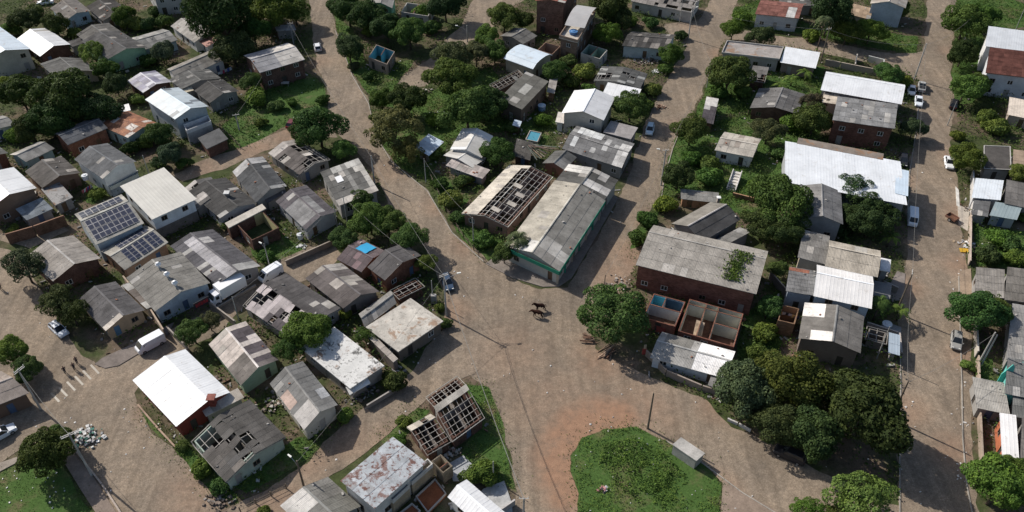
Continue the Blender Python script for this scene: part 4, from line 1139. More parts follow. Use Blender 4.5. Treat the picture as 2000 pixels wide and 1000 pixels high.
H('grey side shed wedged under the brick house by the left trees', (108, 330), (132, 319), (120, 306), 3.0, .3, roof='shed', rid='ab', rc=(.2, .19, .18), wall=DBRICK, win=False, name='shed', cat='shed')
H('dark lean-to at the back of the green house', (140, 92), (168, 82), (160, 74), 2.8, .3, roof='shed', rid='ab', rc=(.09, .09, .09), wall=GREY, win=False, name='shed', cat='shed')
H('pale lean-to strip below the pale blue two storey house', (352, 183), (378, 176), (372, 167), 2.8, .3, roof='shed', rid='ab', rc=(.5, .46, .36), wall=GREY, win=False, name='shed', cat='shed')
H('grey annexe filling the gap behind the house with new sheets', (522, 396), (560, 376), (548, 362), 2.9, .3, roof='shed', rid='ab', rc=(.12, .11, .11), wall=GREY, win=False, name='annexe', cat='annexe')
H('patched porch between the shop and the dark roofed beige house', (286, 603), (300, 597), (252, 552), 3.0, .1, roof='shed', rid='ab', rc=(.2, .17, .15), wall=BEIGE, win=False, ov=.1, name='shed', cat='shed')
# ------------------------------------------------------------------ trees
def crown_mesh(seed, nl, nleaf, leaf, flat=1.0, lobe=(.30, .46), spread=.66, core=.0):
    rng = np.random.default_rng(seed)
    d = rng.normal(size=(nl, 3))
    d /= np.linalg.norm(d, axis=1)[:, None]
    d[:, 2] = np.abs(d[:, 2]) * .9 - .3 * rng.random(nl)
    far = rng.uniform(.45, 1.2, nl)
    c = d * (spread * far)[:, None]
    rad = rng.uniform(*lobe, nl) * np.clip(1.45 - .55 * far, .6, 1.2)
    w = rad ** 2
    which = rng.choice(nl, nleaf, p=w / w.sum())
    u = rng.normal(size=(nleaf, 3))
    u /= np.linalg.norm(u, axis=1)[:, None]
    # more leaves on the outer and upper side of every clump
    bias = c[which] * .9 + np.array([0, 0, .35])
    u = u + bias * rng.uniform(0, 1.2, (nleaf, 1))
    u /= np.linalg.norm(u, axis=1)[:, None]
    rr = rad[which] * rng.uniform(.72, 1.06, nleaf) ** .7
    P = c[which] + u * rr[:, None] * np.array([1, 1, .9])
    P[:, 2] *= flat
    # drop what lies deep inside other clumps
    deep = np.zeros(nleaf)
    for k in range(nl):
        dd = np.linalg.norm((P - c[k] * np.array([1, 1, flat])), axis=1) / rad[k]
        deep += (dd < .6)
    keep = deep < 1 + rng.integers(0, 2, nleaf)
    P, u = P[keep], u[keep]
    sz = leaf * rng.uniform(.6, 1.35, len(P))
    V, F = leaf_quads(P, sz, u * 1.1 + np.array([0, 0, .25]), rng)
    return np_mesh('crown', V, F, M['leaf'])
CROWNS = {
    'broad': [crown_mesh(s, 36, 14000, .074, .85, (.17, .44), .74) for s in (1, 2, 3, 4, 5, 6)],
    'round': [crown_mesh(s, 44, 15000, .066, .92, (.24, .34), .74) for s in (11, 12)],
    'tall': [crown_mesh(s, 36, 15000, .068, 1.25, (.17, .42), .72) for s in (21, 22)],
    'light': [crown_mesh(s, 42, 8000, .07, .9, (.13, .34), .80) for s in (31, 32, 33)],
    'bush': [crown_mesh(s, 18, 3600, .15, .75, (.3, .5), .62) for s in (41, 42, 43)],
}
def trunk_mesh(seed):
    rng = random.Random(seed)
    mb = MB()
    pts = [Vector((0, 0, -.02)), Vector((rng.uniform(-.03, .03), rng.uniform(-.03, .03), .35)), Vector((rng.uniform(-.06, .06), rng.uniform(-.06, .06), .7))]
    mb.path(pts, [.06, .045, .035], 7)
    for i in range(6):
        a = i * 1.05 + rng.uniform(-.3, .3)
        e = Vector((math.cos(a) * rng.uniform(.25, .45), math.sin(a) * rng.uniform(.25, .45), rng.uniform(.85, 1.25)))
        m_ = pts[1 + i % 2] * .5 + e * .5 + Vector((0, 0, -.08))
        mb.path([pts[1 + i % 2], m_, e], [.028, .02, .008], 5)
    return mb.mesh('trunk', M['bark'], True)
TRUNKS = [trunk_mesh(s) for s in (1, 2, 3)]
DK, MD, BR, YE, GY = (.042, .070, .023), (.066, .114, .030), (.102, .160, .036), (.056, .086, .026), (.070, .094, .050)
TREE_N = [0]
def tree(px, py, rpx, typ, col, label, grp='trees and shrubs of the gardens', low=None, nm=None):
    rnd = random.Random(px * 31 + py)
    if py < 280 and typ != 'bush':
        rpx *= 1.13
    rm = rpx * depth(py, 3) / FOC
    hc = (.86 * rm + .55) if low is None else low
    if typ == 'bush':
        hc = .55 * rm
    c = at(px, py, hc)
    name = nm or ('shrub' if typ == 'bush' else 'tree')
    root = empty(name, (c.x, c.y, 0))
    tag(root, label, 'shrub' if typ == 'bush' else 'tree', grp)
    k = rnd.uniform(.85, 1.15)
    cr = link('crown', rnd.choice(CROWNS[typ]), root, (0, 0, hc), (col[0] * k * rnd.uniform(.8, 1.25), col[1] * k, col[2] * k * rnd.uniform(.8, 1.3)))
    cr.rotation_euler.z = rnd.uniform(0, 6.28)
    s = rm / .90
    q_ = rnd.uniform(-.16, .16) if typ != 'round' else rnd.uniform(-.06, .06)
    cr.scale = (s * (1 + q_), s * (1 - q_), s * rnd.uniform(.9, 1.12))
    tr = link('trunk', TRUNKS[px % 3], root, (0, 0, 0))
    tr.rotation_euler.z = rnd.uniform(0, 6.28)
    hh = hc * 1.05
    tr.scale = (max(hh * .7, rm), max(hh * .7, rm), hh)
    TREE_N[0] += 1
    return root
T = [
 # upper left gardens
 (50, 38, 24, 'broad', DK, 'dark tree above the whitish metal roof at upper left'), (68, 22, 18, 'bush', MD, 'shrub just below the white car at the top left'), (20, 60, 20, 'bush', BR, 'bright shrub behind the cream house at the left edge'),
 (108, 48, 22, 'broad', DK, 'dark tree between the whitish roof and the pale blue house'), (145, 65, 14, 'bush', BR, 'bright shrub behind the grey gabled house'), (215, 30, 20, 'bush', MD, 'shrub hedge beside the dark roof at the top edge'), (240, 30, 20, 'broad', MD, 'tree above the dark green roof near the top'),
 (258, 48, 22, 'bush', BR, 'sunny shrub right of the green house roof'), (285, 48, 18, 'bush', YE, 'yellowish shrub in the garden below the light grey house'), (320, 42, 18, 'bush', MD, 'shrub in front of the light grey house at the top edge'), (300, 22, 14, 'bush', MD, 'small shrub beside the light grey house at the top edge'),
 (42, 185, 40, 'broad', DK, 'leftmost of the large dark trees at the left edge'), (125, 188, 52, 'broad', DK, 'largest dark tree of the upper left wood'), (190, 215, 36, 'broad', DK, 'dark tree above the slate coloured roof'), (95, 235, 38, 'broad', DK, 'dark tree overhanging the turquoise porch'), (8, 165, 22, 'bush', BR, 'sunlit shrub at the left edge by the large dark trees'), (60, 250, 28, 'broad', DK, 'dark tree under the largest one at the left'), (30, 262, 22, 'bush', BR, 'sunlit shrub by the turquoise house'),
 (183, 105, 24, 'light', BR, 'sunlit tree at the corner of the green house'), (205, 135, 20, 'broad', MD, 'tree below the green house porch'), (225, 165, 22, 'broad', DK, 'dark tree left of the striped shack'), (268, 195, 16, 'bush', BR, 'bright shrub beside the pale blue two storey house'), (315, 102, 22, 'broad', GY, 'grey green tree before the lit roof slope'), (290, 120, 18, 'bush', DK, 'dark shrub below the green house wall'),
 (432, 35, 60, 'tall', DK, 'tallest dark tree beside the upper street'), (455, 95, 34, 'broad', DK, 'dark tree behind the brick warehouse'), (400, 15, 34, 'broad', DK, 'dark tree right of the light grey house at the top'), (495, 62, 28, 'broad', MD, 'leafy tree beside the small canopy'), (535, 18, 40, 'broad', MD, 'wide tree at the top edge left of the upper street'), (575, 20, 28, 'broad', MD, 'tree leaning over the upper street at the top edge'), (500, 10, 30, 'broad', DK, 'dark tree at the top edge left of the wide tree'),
 (490, 160, 20, 'broad', MD, 'small tree at the warehouse corner'), (500, 190, 25, 'bush', BR, 'bright bushy shrub in the grassy lot'), (540, 207, 16, 'bush', MD, 'little shrub in the middle of the grassy lot'), (570, 200, 12, 'bush', MD, 'smallest shrub of the grassy lot'), (630, 195, 14, 'bush', MD, 'shrub at the kerb of the grassy lot'), (510, 240, 12, 'bush', BR, 'low bright shrub by the double pole'),
 (310, 265, 24, 'broad', MD, 'tree in the gully below the blue two storey house'), (335, 300, 26, 'broad', GY, 'greyish tree in the gully above the white block building'), (285, 278, 18, 'bush', BR, 'bright shrub under the rusty roofed house'), (360, 320, 16, 'bush', MD, 'shrub at the end of the dirt lane'), (255, 290, 18, 'bush', DK, 'dark shrub behind the white gabled house'), (310, 320, 16, 'bush', DK, 'dark shrub by the leaning gully pole'), (190, 378, 16, 'bush', BR, 'bright shrub beside the concrete terrace'), (25, 450, 14, 'bush', BR, 'shrub at the brick wall by the left edge'),
 # along the upper street
 (680, 20, 30, 'broad', DK, 'dark tree right of the upper street at the top edge'), (715, 32, 32, 'broad', DK, 'dark tree below the green house at the top edge'), (755, 52, 30, 'broad', DK, 'tree between the blue ruin and the white ruin'), (682, 95, 27, 'tall', DK, 'dense dark tree opposite the white car on the upper street'), (800, 65, 30, 'broad', MD, 'tree beside the white ruin'), (825, 25, 20, 'bush', BR, 'bright shrub inside the white ruin'), (870, 10, 32, 'broad', DK, 'dark tree casting shade on the top middle road'), (845, 55, 20, 'bush', MD, 'shrub on the bank of the top middle road'), (722, 62, 16, 'bush', BR, 'light shrub above the blue ruin'), (720, 150, 14, 'bush', DK, 'dark shrub below the blue ruin'), (690, 130, 12, 'bush', GY, 'grey shrub at the street edge by the blue ruin'),
 (745, 195, 20, 'broad', MD, 'small tree at the wide bend of the upper street'), (795, 195, 32, 'round', DK, 'dense dark round tree at the corner of the garden block'), (768, 250, 44, 'light', (.095, .115, .040), 'large loose olive coloured tree at the garden corner'), (800, 290, 30, 'light', (.085, .10, .036), 'lower olive coloured tree beside the shining shed'), (740, 235, 18, 'bush', MD, 'shrub at the foot of the olive tree'),
 (885, 110, 30, 'broad', GY, 'grey green tree beside the top middle road'), (882, 155, 40, 'broad', MD, 'big tree at the lower end of the top middle road'), (912, 215, 44, 'broad', MD, 'broad tree left of the flat mossy ruin'), (955, 200, 30, 'broad', DK, 'dark tree touching the flat mossy ruin'), (930, 105, 24, 'broad', GY, 'greyish tree above the lawn of the mossy ruin'), (950, 72, 22, 'broad', BR, 'bright tree left of the rounded blue roof'), (966, 100, 22, 'broad', MD, 'tree against the end of the rounded blue roof'), (985, 35, 28, 'broad', MD, 'tree beside the tall bare brick house'), (1020, 40, 20, 'broad', DK, 'dark tree left of the tall bare brick house'),
 (1185, 65, 24, 'round', BR, 'bright round tree right of the terrace house'), (1190, 22, 34, 'tall', DK, 'dark tree behind the terrace house at the top edge'), (1215, 40, 24, 'broad', DK, 'dark tree left of the dilapidated mossy roof'), (1085, 140, 22, 'broad', MD, 'tree in the yard below the terrace house'), (1115, 160, 20, 'bush', MD, 'shrub in the yard above the gleaming gable'), (1140, 140, 24, 'bush', BR, 'bright shrub in the yard above the gleaming gable'), (1110, 120, 18, 'bush', MD, 'shrub beside the roofless green plastered room'), (1150, 175, 14, 'bush', BR, 'shrub touching the gleaming white gable'), (850, 235, 20, 'bush', BR, 'shrub near the white rubble in the garden'), (845, 300, 18, 'bush', MD, 'shrub behind the shining shed'), (1002, 250, 16, 'bush', MD, 'shrub behind the rounded garden tree'), (1060, 235, 18, 'bush', BR, 'shrub below the flat mossy ruin'),
 (970, 298, 33, 'round', MD, 'rounded tree in front of the white gable house'), (905, 355, 18, 'bush', MD, 'shrub below the pinkish veranda'), (880, 390, 24, 'bush', BR, 'bright shrub at the kerb by the half roofless house'), (860, 360, 16, 'bush', MD, 'shrub beside the slim street pole'), (895, 425, 18, 'bush', MD, 'shrub at the corner of the half roofless house'), (945, 470, 22, 'bush', BR, 'bright shrub left of the palm'), (985, 495, 24, 'broad', MD, 'small tree under the palm at the corner store'),
 (1310, 108, 20, 'round', MD, 'round street tree above the shaded middle street'), (1330, 70, 14, 'bush', DK, 'dark shrub at the corner of the dilapidated roof'), (1300, 135, 16, 'bush', BR, 'shrub beside the round street tree'), (1232, 208, 30, 'round', MD, 'round garden tree right of the gleaming gable'), (1275, 175, 18, 'bush', BR, 'shrub at the fence above the parked blue car'), (1265, 205, 14, 'bush', MD, 'shrub behind the parked blue car'), (1270, 45, 16, 'bush', MD, 'shrub before the white walled ruin'), (1232, 42, 14, 'bush', BR, 'shrub at the left end of the white walled ruin'),
 # right block
 (1432, 58, 20, 'round', BR, 'bright round tree at the cross street corner'), (1450, 35, 20, 'bush', BR, 'shrub left of the reddish brown roof'), (1485, 72, 22, 'broad', GY, 'grey tree on the bank of the cross street'), (1585, 70, 18, 'bush', BR, 'shrub below the reddish brown roof house'), (1425, 145, 38, 'broad', MD, 'broad tree below the narrow parapet roof'), (1450, 180, 18, 'bush', BR, 'shrub left of the grey gable shed'), (1400, 180, 22, 'bush', MD, 'shrub above the tiny dark hut'), (1350, 255, 30, 'round', MD, 'round tree at the middle street by the little white house'), (1620, 28, 42, 'tall', DK, 'tall dark tree with drooping fronds near the top edge'), (1655, 62, 25, 'broad', MD, 'left one of two trees before the pale blue gable'), (1700, 62, 23, 'broad', BR, 'right one of two trees before the pale blue gable'), (1760, 20, 20, 'broad', MD, 'tree right of the pale blue gable'), (1735, 145, 24, 'broad', MD, 'tree at the street corner by the long white roof'), (1762, 160, 20, 'bush', BR, 'shrub beside the parked pickup'),
 (1785, 250, 20, 'broad', GY, 'tree over the street beside the bare brick building'), (1500, 255, 26, 'broad', GY, 'grey green tree right of the little white house'), (1550, 240, 26, 'bush', BR, 'bright shrub below the grey gable shed'), (1590, 235, 30, 'broad', MD, 'tree left of the bare brick building'), (1590, 200, 22, 'light', (.09, .08, .05), 'thin brownish tree beside the grey gable shed'), (1525, 300, 18, 'bush', MD, 'shrub left of the huge white roof'), (1325, 345, 31, 'broad', DK, 'dark dense tree by the street pole at the garden corner'), (1350, 310, 20, 'bush', MD, 'shrub below the little white house'), (1385, 320, 22, 'bush', MD, 'shrub before the white wall of the little house'), (1385, 345, 26, 'bush', BR, 'sunlit shrub left of the garden steps'), (1300, 400, 24, 'bush', BR, 'sunlit shrub above the long grey roof'), (1265, 430, 22, 'bush', MD, 'shrub at the kerb of the middle street'), (1245, 465, 20, 'bush', MD, 'shrub at the end of the long brick building'), (1480, 370, 24, 'bush', BR, 'shrub right of the garden steps'),
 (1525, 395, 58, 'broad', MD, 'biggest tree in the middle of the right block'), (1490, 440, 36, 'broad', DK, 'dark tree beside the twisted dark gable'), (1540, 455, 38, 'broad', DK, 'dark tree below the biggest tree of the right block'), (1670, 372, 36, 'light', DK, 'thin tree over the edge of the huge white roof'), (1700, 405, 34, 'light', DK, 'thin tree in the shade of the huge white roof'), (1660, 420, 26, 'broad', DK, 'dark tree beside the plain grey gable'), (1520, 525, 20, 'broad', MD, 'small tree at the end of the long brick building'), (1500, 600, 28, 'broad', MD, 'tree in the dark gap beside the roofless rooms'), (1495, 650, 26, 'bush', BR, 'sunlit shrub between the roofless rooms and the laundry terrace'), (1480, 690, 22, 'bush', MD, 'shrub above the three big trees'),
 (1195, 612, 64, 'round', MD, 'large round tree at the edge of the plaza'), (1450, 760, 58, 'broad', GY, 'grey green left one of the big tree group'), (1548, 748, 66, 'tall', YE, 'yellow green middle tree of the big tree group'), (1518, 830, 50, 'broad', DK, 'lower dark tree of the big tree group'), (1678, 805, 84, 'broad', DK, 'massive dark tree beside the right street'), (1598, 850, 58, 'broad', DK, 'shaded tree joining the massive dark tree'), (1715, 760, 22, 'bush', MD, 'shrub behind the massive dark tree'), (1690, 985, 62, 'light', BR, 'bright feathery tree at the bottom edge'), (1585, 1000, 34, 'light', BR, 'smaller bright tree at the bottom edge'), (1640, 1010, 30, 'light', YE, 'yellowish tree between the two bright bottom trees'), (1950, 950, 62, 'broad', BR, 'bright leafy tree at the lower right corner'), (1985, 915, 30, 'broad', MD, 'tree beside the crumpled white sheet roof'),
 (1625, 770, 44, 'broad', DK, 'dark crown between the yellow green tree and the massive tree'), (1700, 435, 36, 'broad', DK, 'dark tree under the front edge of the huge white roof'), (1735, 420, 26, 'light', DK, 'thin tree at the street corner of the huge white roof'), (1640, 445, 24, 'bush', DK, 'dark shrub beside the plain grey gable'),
 # right edge
 (1885, 45, 34, 'broad', MD, 'tree on the far street bank near the top'), (1920, 30, 24, 'broad', BR, 'light tree on the upper right bank'), (1880, 105, 25, 'broad', DK, 'dark street tree below the bank'), (1887, 172, 32, 'broad', BR, 'bright street tree above the dark parked car'), (1905, 165, 22, 'broad', BR, 'second crown of the bright street tree'), (1930, 232, 24, 'bush', MD, 'shrub left of the beige garage'), (1945, 250, 24, 'bush', BR, 'shrub below the beige garage'), (1870, 265, 14, 'bush', BR, 'low shrub at the far kerb'), (1887, 310, 33, 'round', BR, 'dense bright tree over the parked white car'), (1990, 340, 22, 'round', BR, 'round tree at the right edge by the tan roof'), (1950, 465, 24, 'bush', BR, 'bright shrub beside the garden stair on the right'), (1975, 480, 24, 'bush', MD, 'shrub in the tangled green lot'), (1930, 500, 24, 'bush', DK, 'dark shrub in the tangled green lot'), (1985, 505, 24, 'bush', BR, 'shrub at the right edge of the tangled lot'), (1905, 612, 48, 'broad', MD, 'dense street tree above the silver hatchback'), (1945, 605, 34, 'light', MD, 'loose side crown over the ribbed light grey roof'), (1890, 715, 14, 'bush', BR, 'tuft at the kerb below the silver hatchback'), (1995, 425, 14, 'bush', MD, 'shrub by the greenish awning'),
 # left and lower blocks
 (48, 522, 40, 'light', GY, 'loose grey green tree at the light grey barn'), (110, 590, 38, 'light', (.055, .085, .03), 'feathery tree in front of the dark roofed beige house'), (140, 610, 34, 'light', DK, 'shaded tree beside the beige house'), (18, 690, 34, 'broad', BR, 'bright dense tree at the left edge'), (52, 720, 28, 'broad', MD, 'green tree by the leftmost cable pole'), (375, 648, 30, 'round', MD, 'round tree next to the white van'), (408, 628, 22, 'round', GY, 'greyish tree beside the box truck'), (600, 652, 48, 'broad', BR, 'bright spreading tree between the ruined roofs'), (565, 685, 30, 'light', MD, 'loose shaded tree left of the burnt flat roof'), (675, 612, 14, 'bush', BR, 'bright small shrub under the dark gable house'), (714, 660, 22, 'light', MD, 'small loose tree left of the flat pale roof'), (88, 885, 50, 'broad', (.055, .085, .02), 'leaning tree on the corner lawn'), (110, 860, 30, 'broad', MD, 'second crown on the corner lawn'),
 (622, 248, 42, 'round', MD, 'large dense tree at the dirt lane mouth'), (600, 262, 28, 'round', DK, 'dark tree above the torn roof'), (671, 293, 24, 'round', BR, 'round clipped tree at the street bend'), (705, 393, 24, 'round', MD, 'clipped round tree at the flat grey house corner'), (722, 428, 38, 'round', BR, 'bright round tree in the row by the street'), (757, 434, 35, 'round', MD, 'darker round tree touching the bright one'), (670, 467, 28, 'round', MD, 'round tree at the end of the paved lane'), (802, 465, 34, 'round', MD, 'smooth round tree above the red brick house'), (832, 515, 22, 'round', BR, 'small bright tree beside the main cable pole'), (715, 445, 22, 'round', BR, 'yellowish crown at the foot of the bright round tree'), (445, 440, 14, 'bush', MD, 'shrub before the white chimney pot house'), (520, 500, 16, 'bush', MD, 'shrub before the roofless yellow room'), (870, 632, 14, 'bush', MD, 'tuft at the foot of the main cable pole'),
 (945, 925, 30, 'bush', BR, 'bright dense shrub beside the paved yard'), (920, 930, 22, 'bush', BR, 'second bright shrub beside the paved yard'), (675, 812, 18, 'bush', BR, 'shrub beside the grey gable with white patches'), (770, 745, 26, 'bush', DK, 'dark shrub under the burnt flat roof'), (355, 872, 14, 'bush', MD, 'shrub at the corner of the white metal roof'), (395, 915, 22, 'bush', BR, 'nettle shrub along the torn dark roof'), (430, 950, 20, 'bush', MD, 'shrub at the lower corner of the torn dark roof'), (515, 1000, 14, 'bush', BR, 'bright shrub at the bottom edge of the lane'), (860, 600, 12, 'bush', MD, 'small shrub behind the flat pale roof'), (780, 860, 16, 'bush', MD, 'shrub left of the bare rafters'), (790, 825, 16, 'bush', BR, 'bright shrub above the lower rafter wing'),
]
for t in T:
    tree(*t)

def frond_plant(px, py, hgt, n, length, label, col, trunk_r=.14, droop=.9, wide=.5, name='palm_tree', cat='palm'):
    rnd = random.Random(px)
    c = at(px, py, hgt)
    root = empty(name, (c.x, c.y, 0))
    tag(root, label, cat)
    tb = MB()
    tb.path([(0, 0, -.02), (.08, .05, hgt * .5), (0, 0, hgt)], [trunk_r * 1.3, trunk_r, trunk_r * .8], 8)
    tb.build('trunk', M['bark'], root, smooth=True)
    for i in range(n):
        a = i * 2.4 + rnd.uniform(-.2, .2)
        d = Vector((math.cos(a), math.sin(a), 0))
        side = Vector((-d.y, d.x, 0))
        el = rnd.uniform(.15, 1.0)
        mb = MB()
        seg = 9
        L = length * rnd.uniform(.8, 1.1)
        P = []
        for k in range(seg + 1):
            t = k / seg
            P.append(d * (L * t * math.cos(el * .8)) + Vector((0, 0, L * t * math.sin(el) - droop * L * t * t)))
        for k in range(seg):
            t = (k + .5) / seg
            w = wide * math.sin(math.pi * min(1, t * .9 + .1)) + .05
            for sg in (-1, 1):
                q = (P[k] + P[k + 1]) / 2
                tip = q + side * sg * w + d * w * .5 - Vector((0, 0, w * .35))
                mb.add([P[k], P[k + 1], tip], [(0, 1, 2)])
        mb.path(P, [.03 - .025 * k / seg for k in range(seg + 1)], 4)
        k = rnd.uniform(.8, 1.25)
        mb.build('frond', M['leaf'], root, (0, 0, hgt), (col[0] * k, col[1] * k, col[2] * k))
frond_plant(1012, 466, 5.2, 20, 3.0, 'palm with arching fronds in front of the corner store', GY, wide=.7)
frond_plant(1720, 588, 4.5, 16, 2.4, 'palm in the yard beside the blue walled house', MD, wide=.6)
frond_plant(1612, 35, 9.5, 20, 3.2, 'tall palm with drooping fronds by the cross street', GY, droop=1.2, wide=.6)
for (x, y, lab) in [(1740, 462, 'banana clump at the street below the huge white roof'), (1548, 150, 'banana plant above the grey gable shed'), (1575, 140, 'banana plant nearest the plain white metal roof'), (1525, 165, 'leafy banana plant left of the grey gable shed'), (1545, 112, 'banana plant behind the narrow parapet roof'), (1760, 605, 'small palm like plant at the right street kerb')]:
    frond_plant(x, y, 2.4, 11, 2.6, lab, BR, trunk_r=.12, droop=.8, wide=.45, name='banana_plant', cat='banana plant')

# ------------------------------------------------------------------ weeds, after the footprints are known
for i, (lab, pts, den, sz, ht) in enumerate(LAWNS):
    weeds(pts, den * 1.6, sz * .62, ht * .55, GREEN if i % 3 else (.060, .115, .026), lab, clump=.42, cs=.22)
weeds([(1165, 905), (1185, 865), (1240, 855), (1290, 880), (1345, 935), (1330, 990), (1250, 985), (1200, 945)], 38, .26, .8, (.085, .150, .036), 'dense mound of tall weeds in the middle of the traffic island', clump=.28, cs=.33)
# grass running out raggedly over the edges of the lawns
for i, (lab, pts, den, sz, ht) in enumerate(LAWNS):
    P = [at(x, y) for x, y in pts]
    C = []
    for a, b in zip(P, P[1:] + P[:1]):
        L = (b - a).length
        for _ in range(int(L * 16)):
            q = a.lerp(b, RNG.random())
            k = .55 + .9 * max(0, noise.noise((q.x * .3, q.y * .3, 2.2)) + .3)
            C.append((q.x + RNG.normal() * k, q.y + RNG.normal() * k, .03 + .12 * RNG.random()))
    C = np.array(C)
    vis = np.abs(C[:, 0]) < 200
    C = C[vis]
    V, F = leaf_quads(C, .17 * RNG.uniform(.5, 1.5, len(C)), np.array([0, 0, 1.0]), RNG)
    o = link('grass', np_mesh('grass', V, F, M['leaf']), color=(.080, .118, .036))
    tag(o, 'ragged fringe of the ' + ' '.join(lab.split()[:11]), 'grass', kind='stuff')
# rough growth over the rest of the yards
YARDS = [('rough growth around the upper left houses', [(-60, -20), (600, -20), (610, 100), (480, 290), (340, 345), (230, 420), (130, 450), (-60, 480)]),
         ('rough growth around the lower left houses', [(240, 420), (640, 270), (740, 350), (860, 560), (860, 640), (640, 920), (480, 1000), (280, 800), (300, 720), (60, 560), (60, 490)]),
         ('rough growth around the middle houses', [(650, -20), (930, -20), (1400, -20), (1280, 200), (1200, 400), (1000, 540), (760, 320), (700, 200)]),
         ('rough growth around the right block houses', [(1230, 560), (1240, 480), (1300, 350), (1400, 100), (1440, -20), (1810, -20), (1780, 330), (1760, 560), (1757, 980), (1600, 920), (1420, 820), (1270, 740)]),
         ('rough growth along the right edge', [(1860, -20), (2060, -20), (2060, 1010), (1915, 1010), (1895, 600), (1870, 350)])]
for i, (lab, pts) in enumerate(YARDS):
    weeds(pts, 5.0, .36, .7, (.065, .108, .028), lab, name='undergrowth', clump=.36, cs=.13)
    weeds(pts, 4.5, .40, 1.7, (.055, .092, .026), lab.replace('rough growth', 'taller wild shrubs'), name='undergrowth', clump=.74, cs=.17)
# ------------------------------------------------------------------ fittings on the roofs
def on_roof(hs, u, v, dz=0.0):
    p = hs.O + hs.U * u + hs.V * v
    return Vector((p.x, p.y, hs.zr(v) + dz))

def solar_block(hs, u0, u1, v0, v1, nu, nv, gap=.06):
    for i in range(nu):
        for j in range(nv):
            ua, ub = u0 + (u1 - u0) * i / nu, u0 + (u1 - u0) * (i + 1) / nu
            va, vb = v0 + (v1 - v0) * j / nv, v0 + (v1 - v0) * (j + 1) / nv
            P = [on_roof(hs, *q, .14) - hs.ctr for q in ((ua, va), (ub, va), (ub, vb), (ua, vb))]
            c = sum(P, Vector()) / 4
            P = [c + (p - c) * (1 - gap) for p in P]
            n = (P[1] - P[0]).cross(P[3] - P[0]).normalized()
            mb = MB()
            mb.hexa([p - n * .035 for p in P], P)
            fr = mb.build('solar_panel', M['rim'], hs.roof)
            for a in range(1):
                for b in range(2):
                    q = []
                    for (s, t) in ((a + .035, b / 2 + .02), (a + .965, b / 2 + .02), (a + .965, (b + 1) / 2 - .02), (a + .035, (b + 1) / 2 - .02)):
                        q.append(P[0] + (P[1] - P[0]) * s + (P[3] - P[0]) * t + n * .004)
                    cb = fr.data
                    m2 = globals().setdefault('_cells', {}).setdefault(fr.name, MB())
                    m2.add(q, [(0, 1, 2, 3)])
            cells = _cells[fr.name].mesh('solar_cells', M['solar'])
            # cells lie on the frame: one mesh with two materials
            bm_v, bm_f = [v.co.copy() for v in fr.data.vertices], [tuple(p.vertices) for p in fr.data.polygons]
            off = len(bm_v)
            bm_v += [v.co.copy() for v in cells.vertices]
            bm_f += [tuple(off + k for k in p.vertices) for p in cells.polygons]
            me = bpy.data.meshes.new('solar_panel')
            me.from_pydata(bm_v, [], bm_f)
            me.materials.append(M['rim'])
            me.materials.append(M['solar'])
            me.polygons.foreach_set('material_index', [0] * 6 + [1] * 2)
            fr.data = me
solar_block(sol1, .05, .95, .06, .56, 8, 2)
solar_block(sol1, .05, .93, .68, .95, 7, 1)
solar_block(sol2, .20, .44, .06, .5, 2, 2)
solar_block(sol2, .46, .70, .06, .5, 2, 2)
solar_block(sol2, .72, .95, .06, .5, 2, 2)
solar_block(sol2, .25, .92, .62, .95, 6, 1)

def vent(hs, u, v, label):
    p = on_roof(hs, u, v, .05)
    root = empty('roof_ventilator', p)
    tag(root, label, 'ventilator', 'white ventilators on the shop roof')
    a = MB(); a.tube((0, 0, -.1), (0, 0, .35), .22, .22, 10)
    a.build('neck', M['paint'], root, color=(.7, .7, .7))
    b = MB()
    prof = [(.30, .3), (.48, .5), (.5, .7), (.36, .92), (.1, 1.02)]
    for (r0, z0), (r1, z1) in zip(prof, prof[1:]):
        b.tube((0, 0, z0), (0, 0, z1), r0, r1, 14, caps=(z1 > 1 or z0 < .35))
    b.build('turbine_head', M['paint'], root, color=(.8, .8, .8), smooth=True)
vent(shop, .75, .5, 'white roof ventilator farthest from the red lettered wall')
vent(shop, .45, .5, 'white roof ventilator in the middle of the shop ridge')
vent(shop, .18, .5, 'white roof ventilator nearest the shop front')

# green fascia round the corner store, green pillars below
fz = store.h
Ks = [store.pt(*q) - store.ctr for q in ((-.004, -.004), (1.004, -.004), (1.004, 1.0), (-.004, 1.0))]
for k in (0, 1):
    a, b = Ks[k], Ks[k + 1]
    e = (b - a).normalized(); nn = Vector((e.y, -e.x, 0)) * .06
    if k == 1:
        a = a + e * .02
    fb = MB(); fb.hexa([(*v.xy, fz - .75) for v in (a + nn, b + nn, b, a)], [(*v.xy, fz + .02) for v in (a + nn, b + nn, b, a)])
    fb.build('fascia', M['plaster'], store.root, color=(.04, .26, .17))
for i in range(7):
    p = store.pt(1 - .5 / store.AB.length + .004, .02 + i * .15) - store.ctr
    q = MB(); q.box(-.2, .2, -.2, .2, 0, fz - .1); q.build('pillar', M['plaster'], store.root, (p.x, p.y, 0), (.05, .27, .19) if i % 2 else (.4, .36, .3))
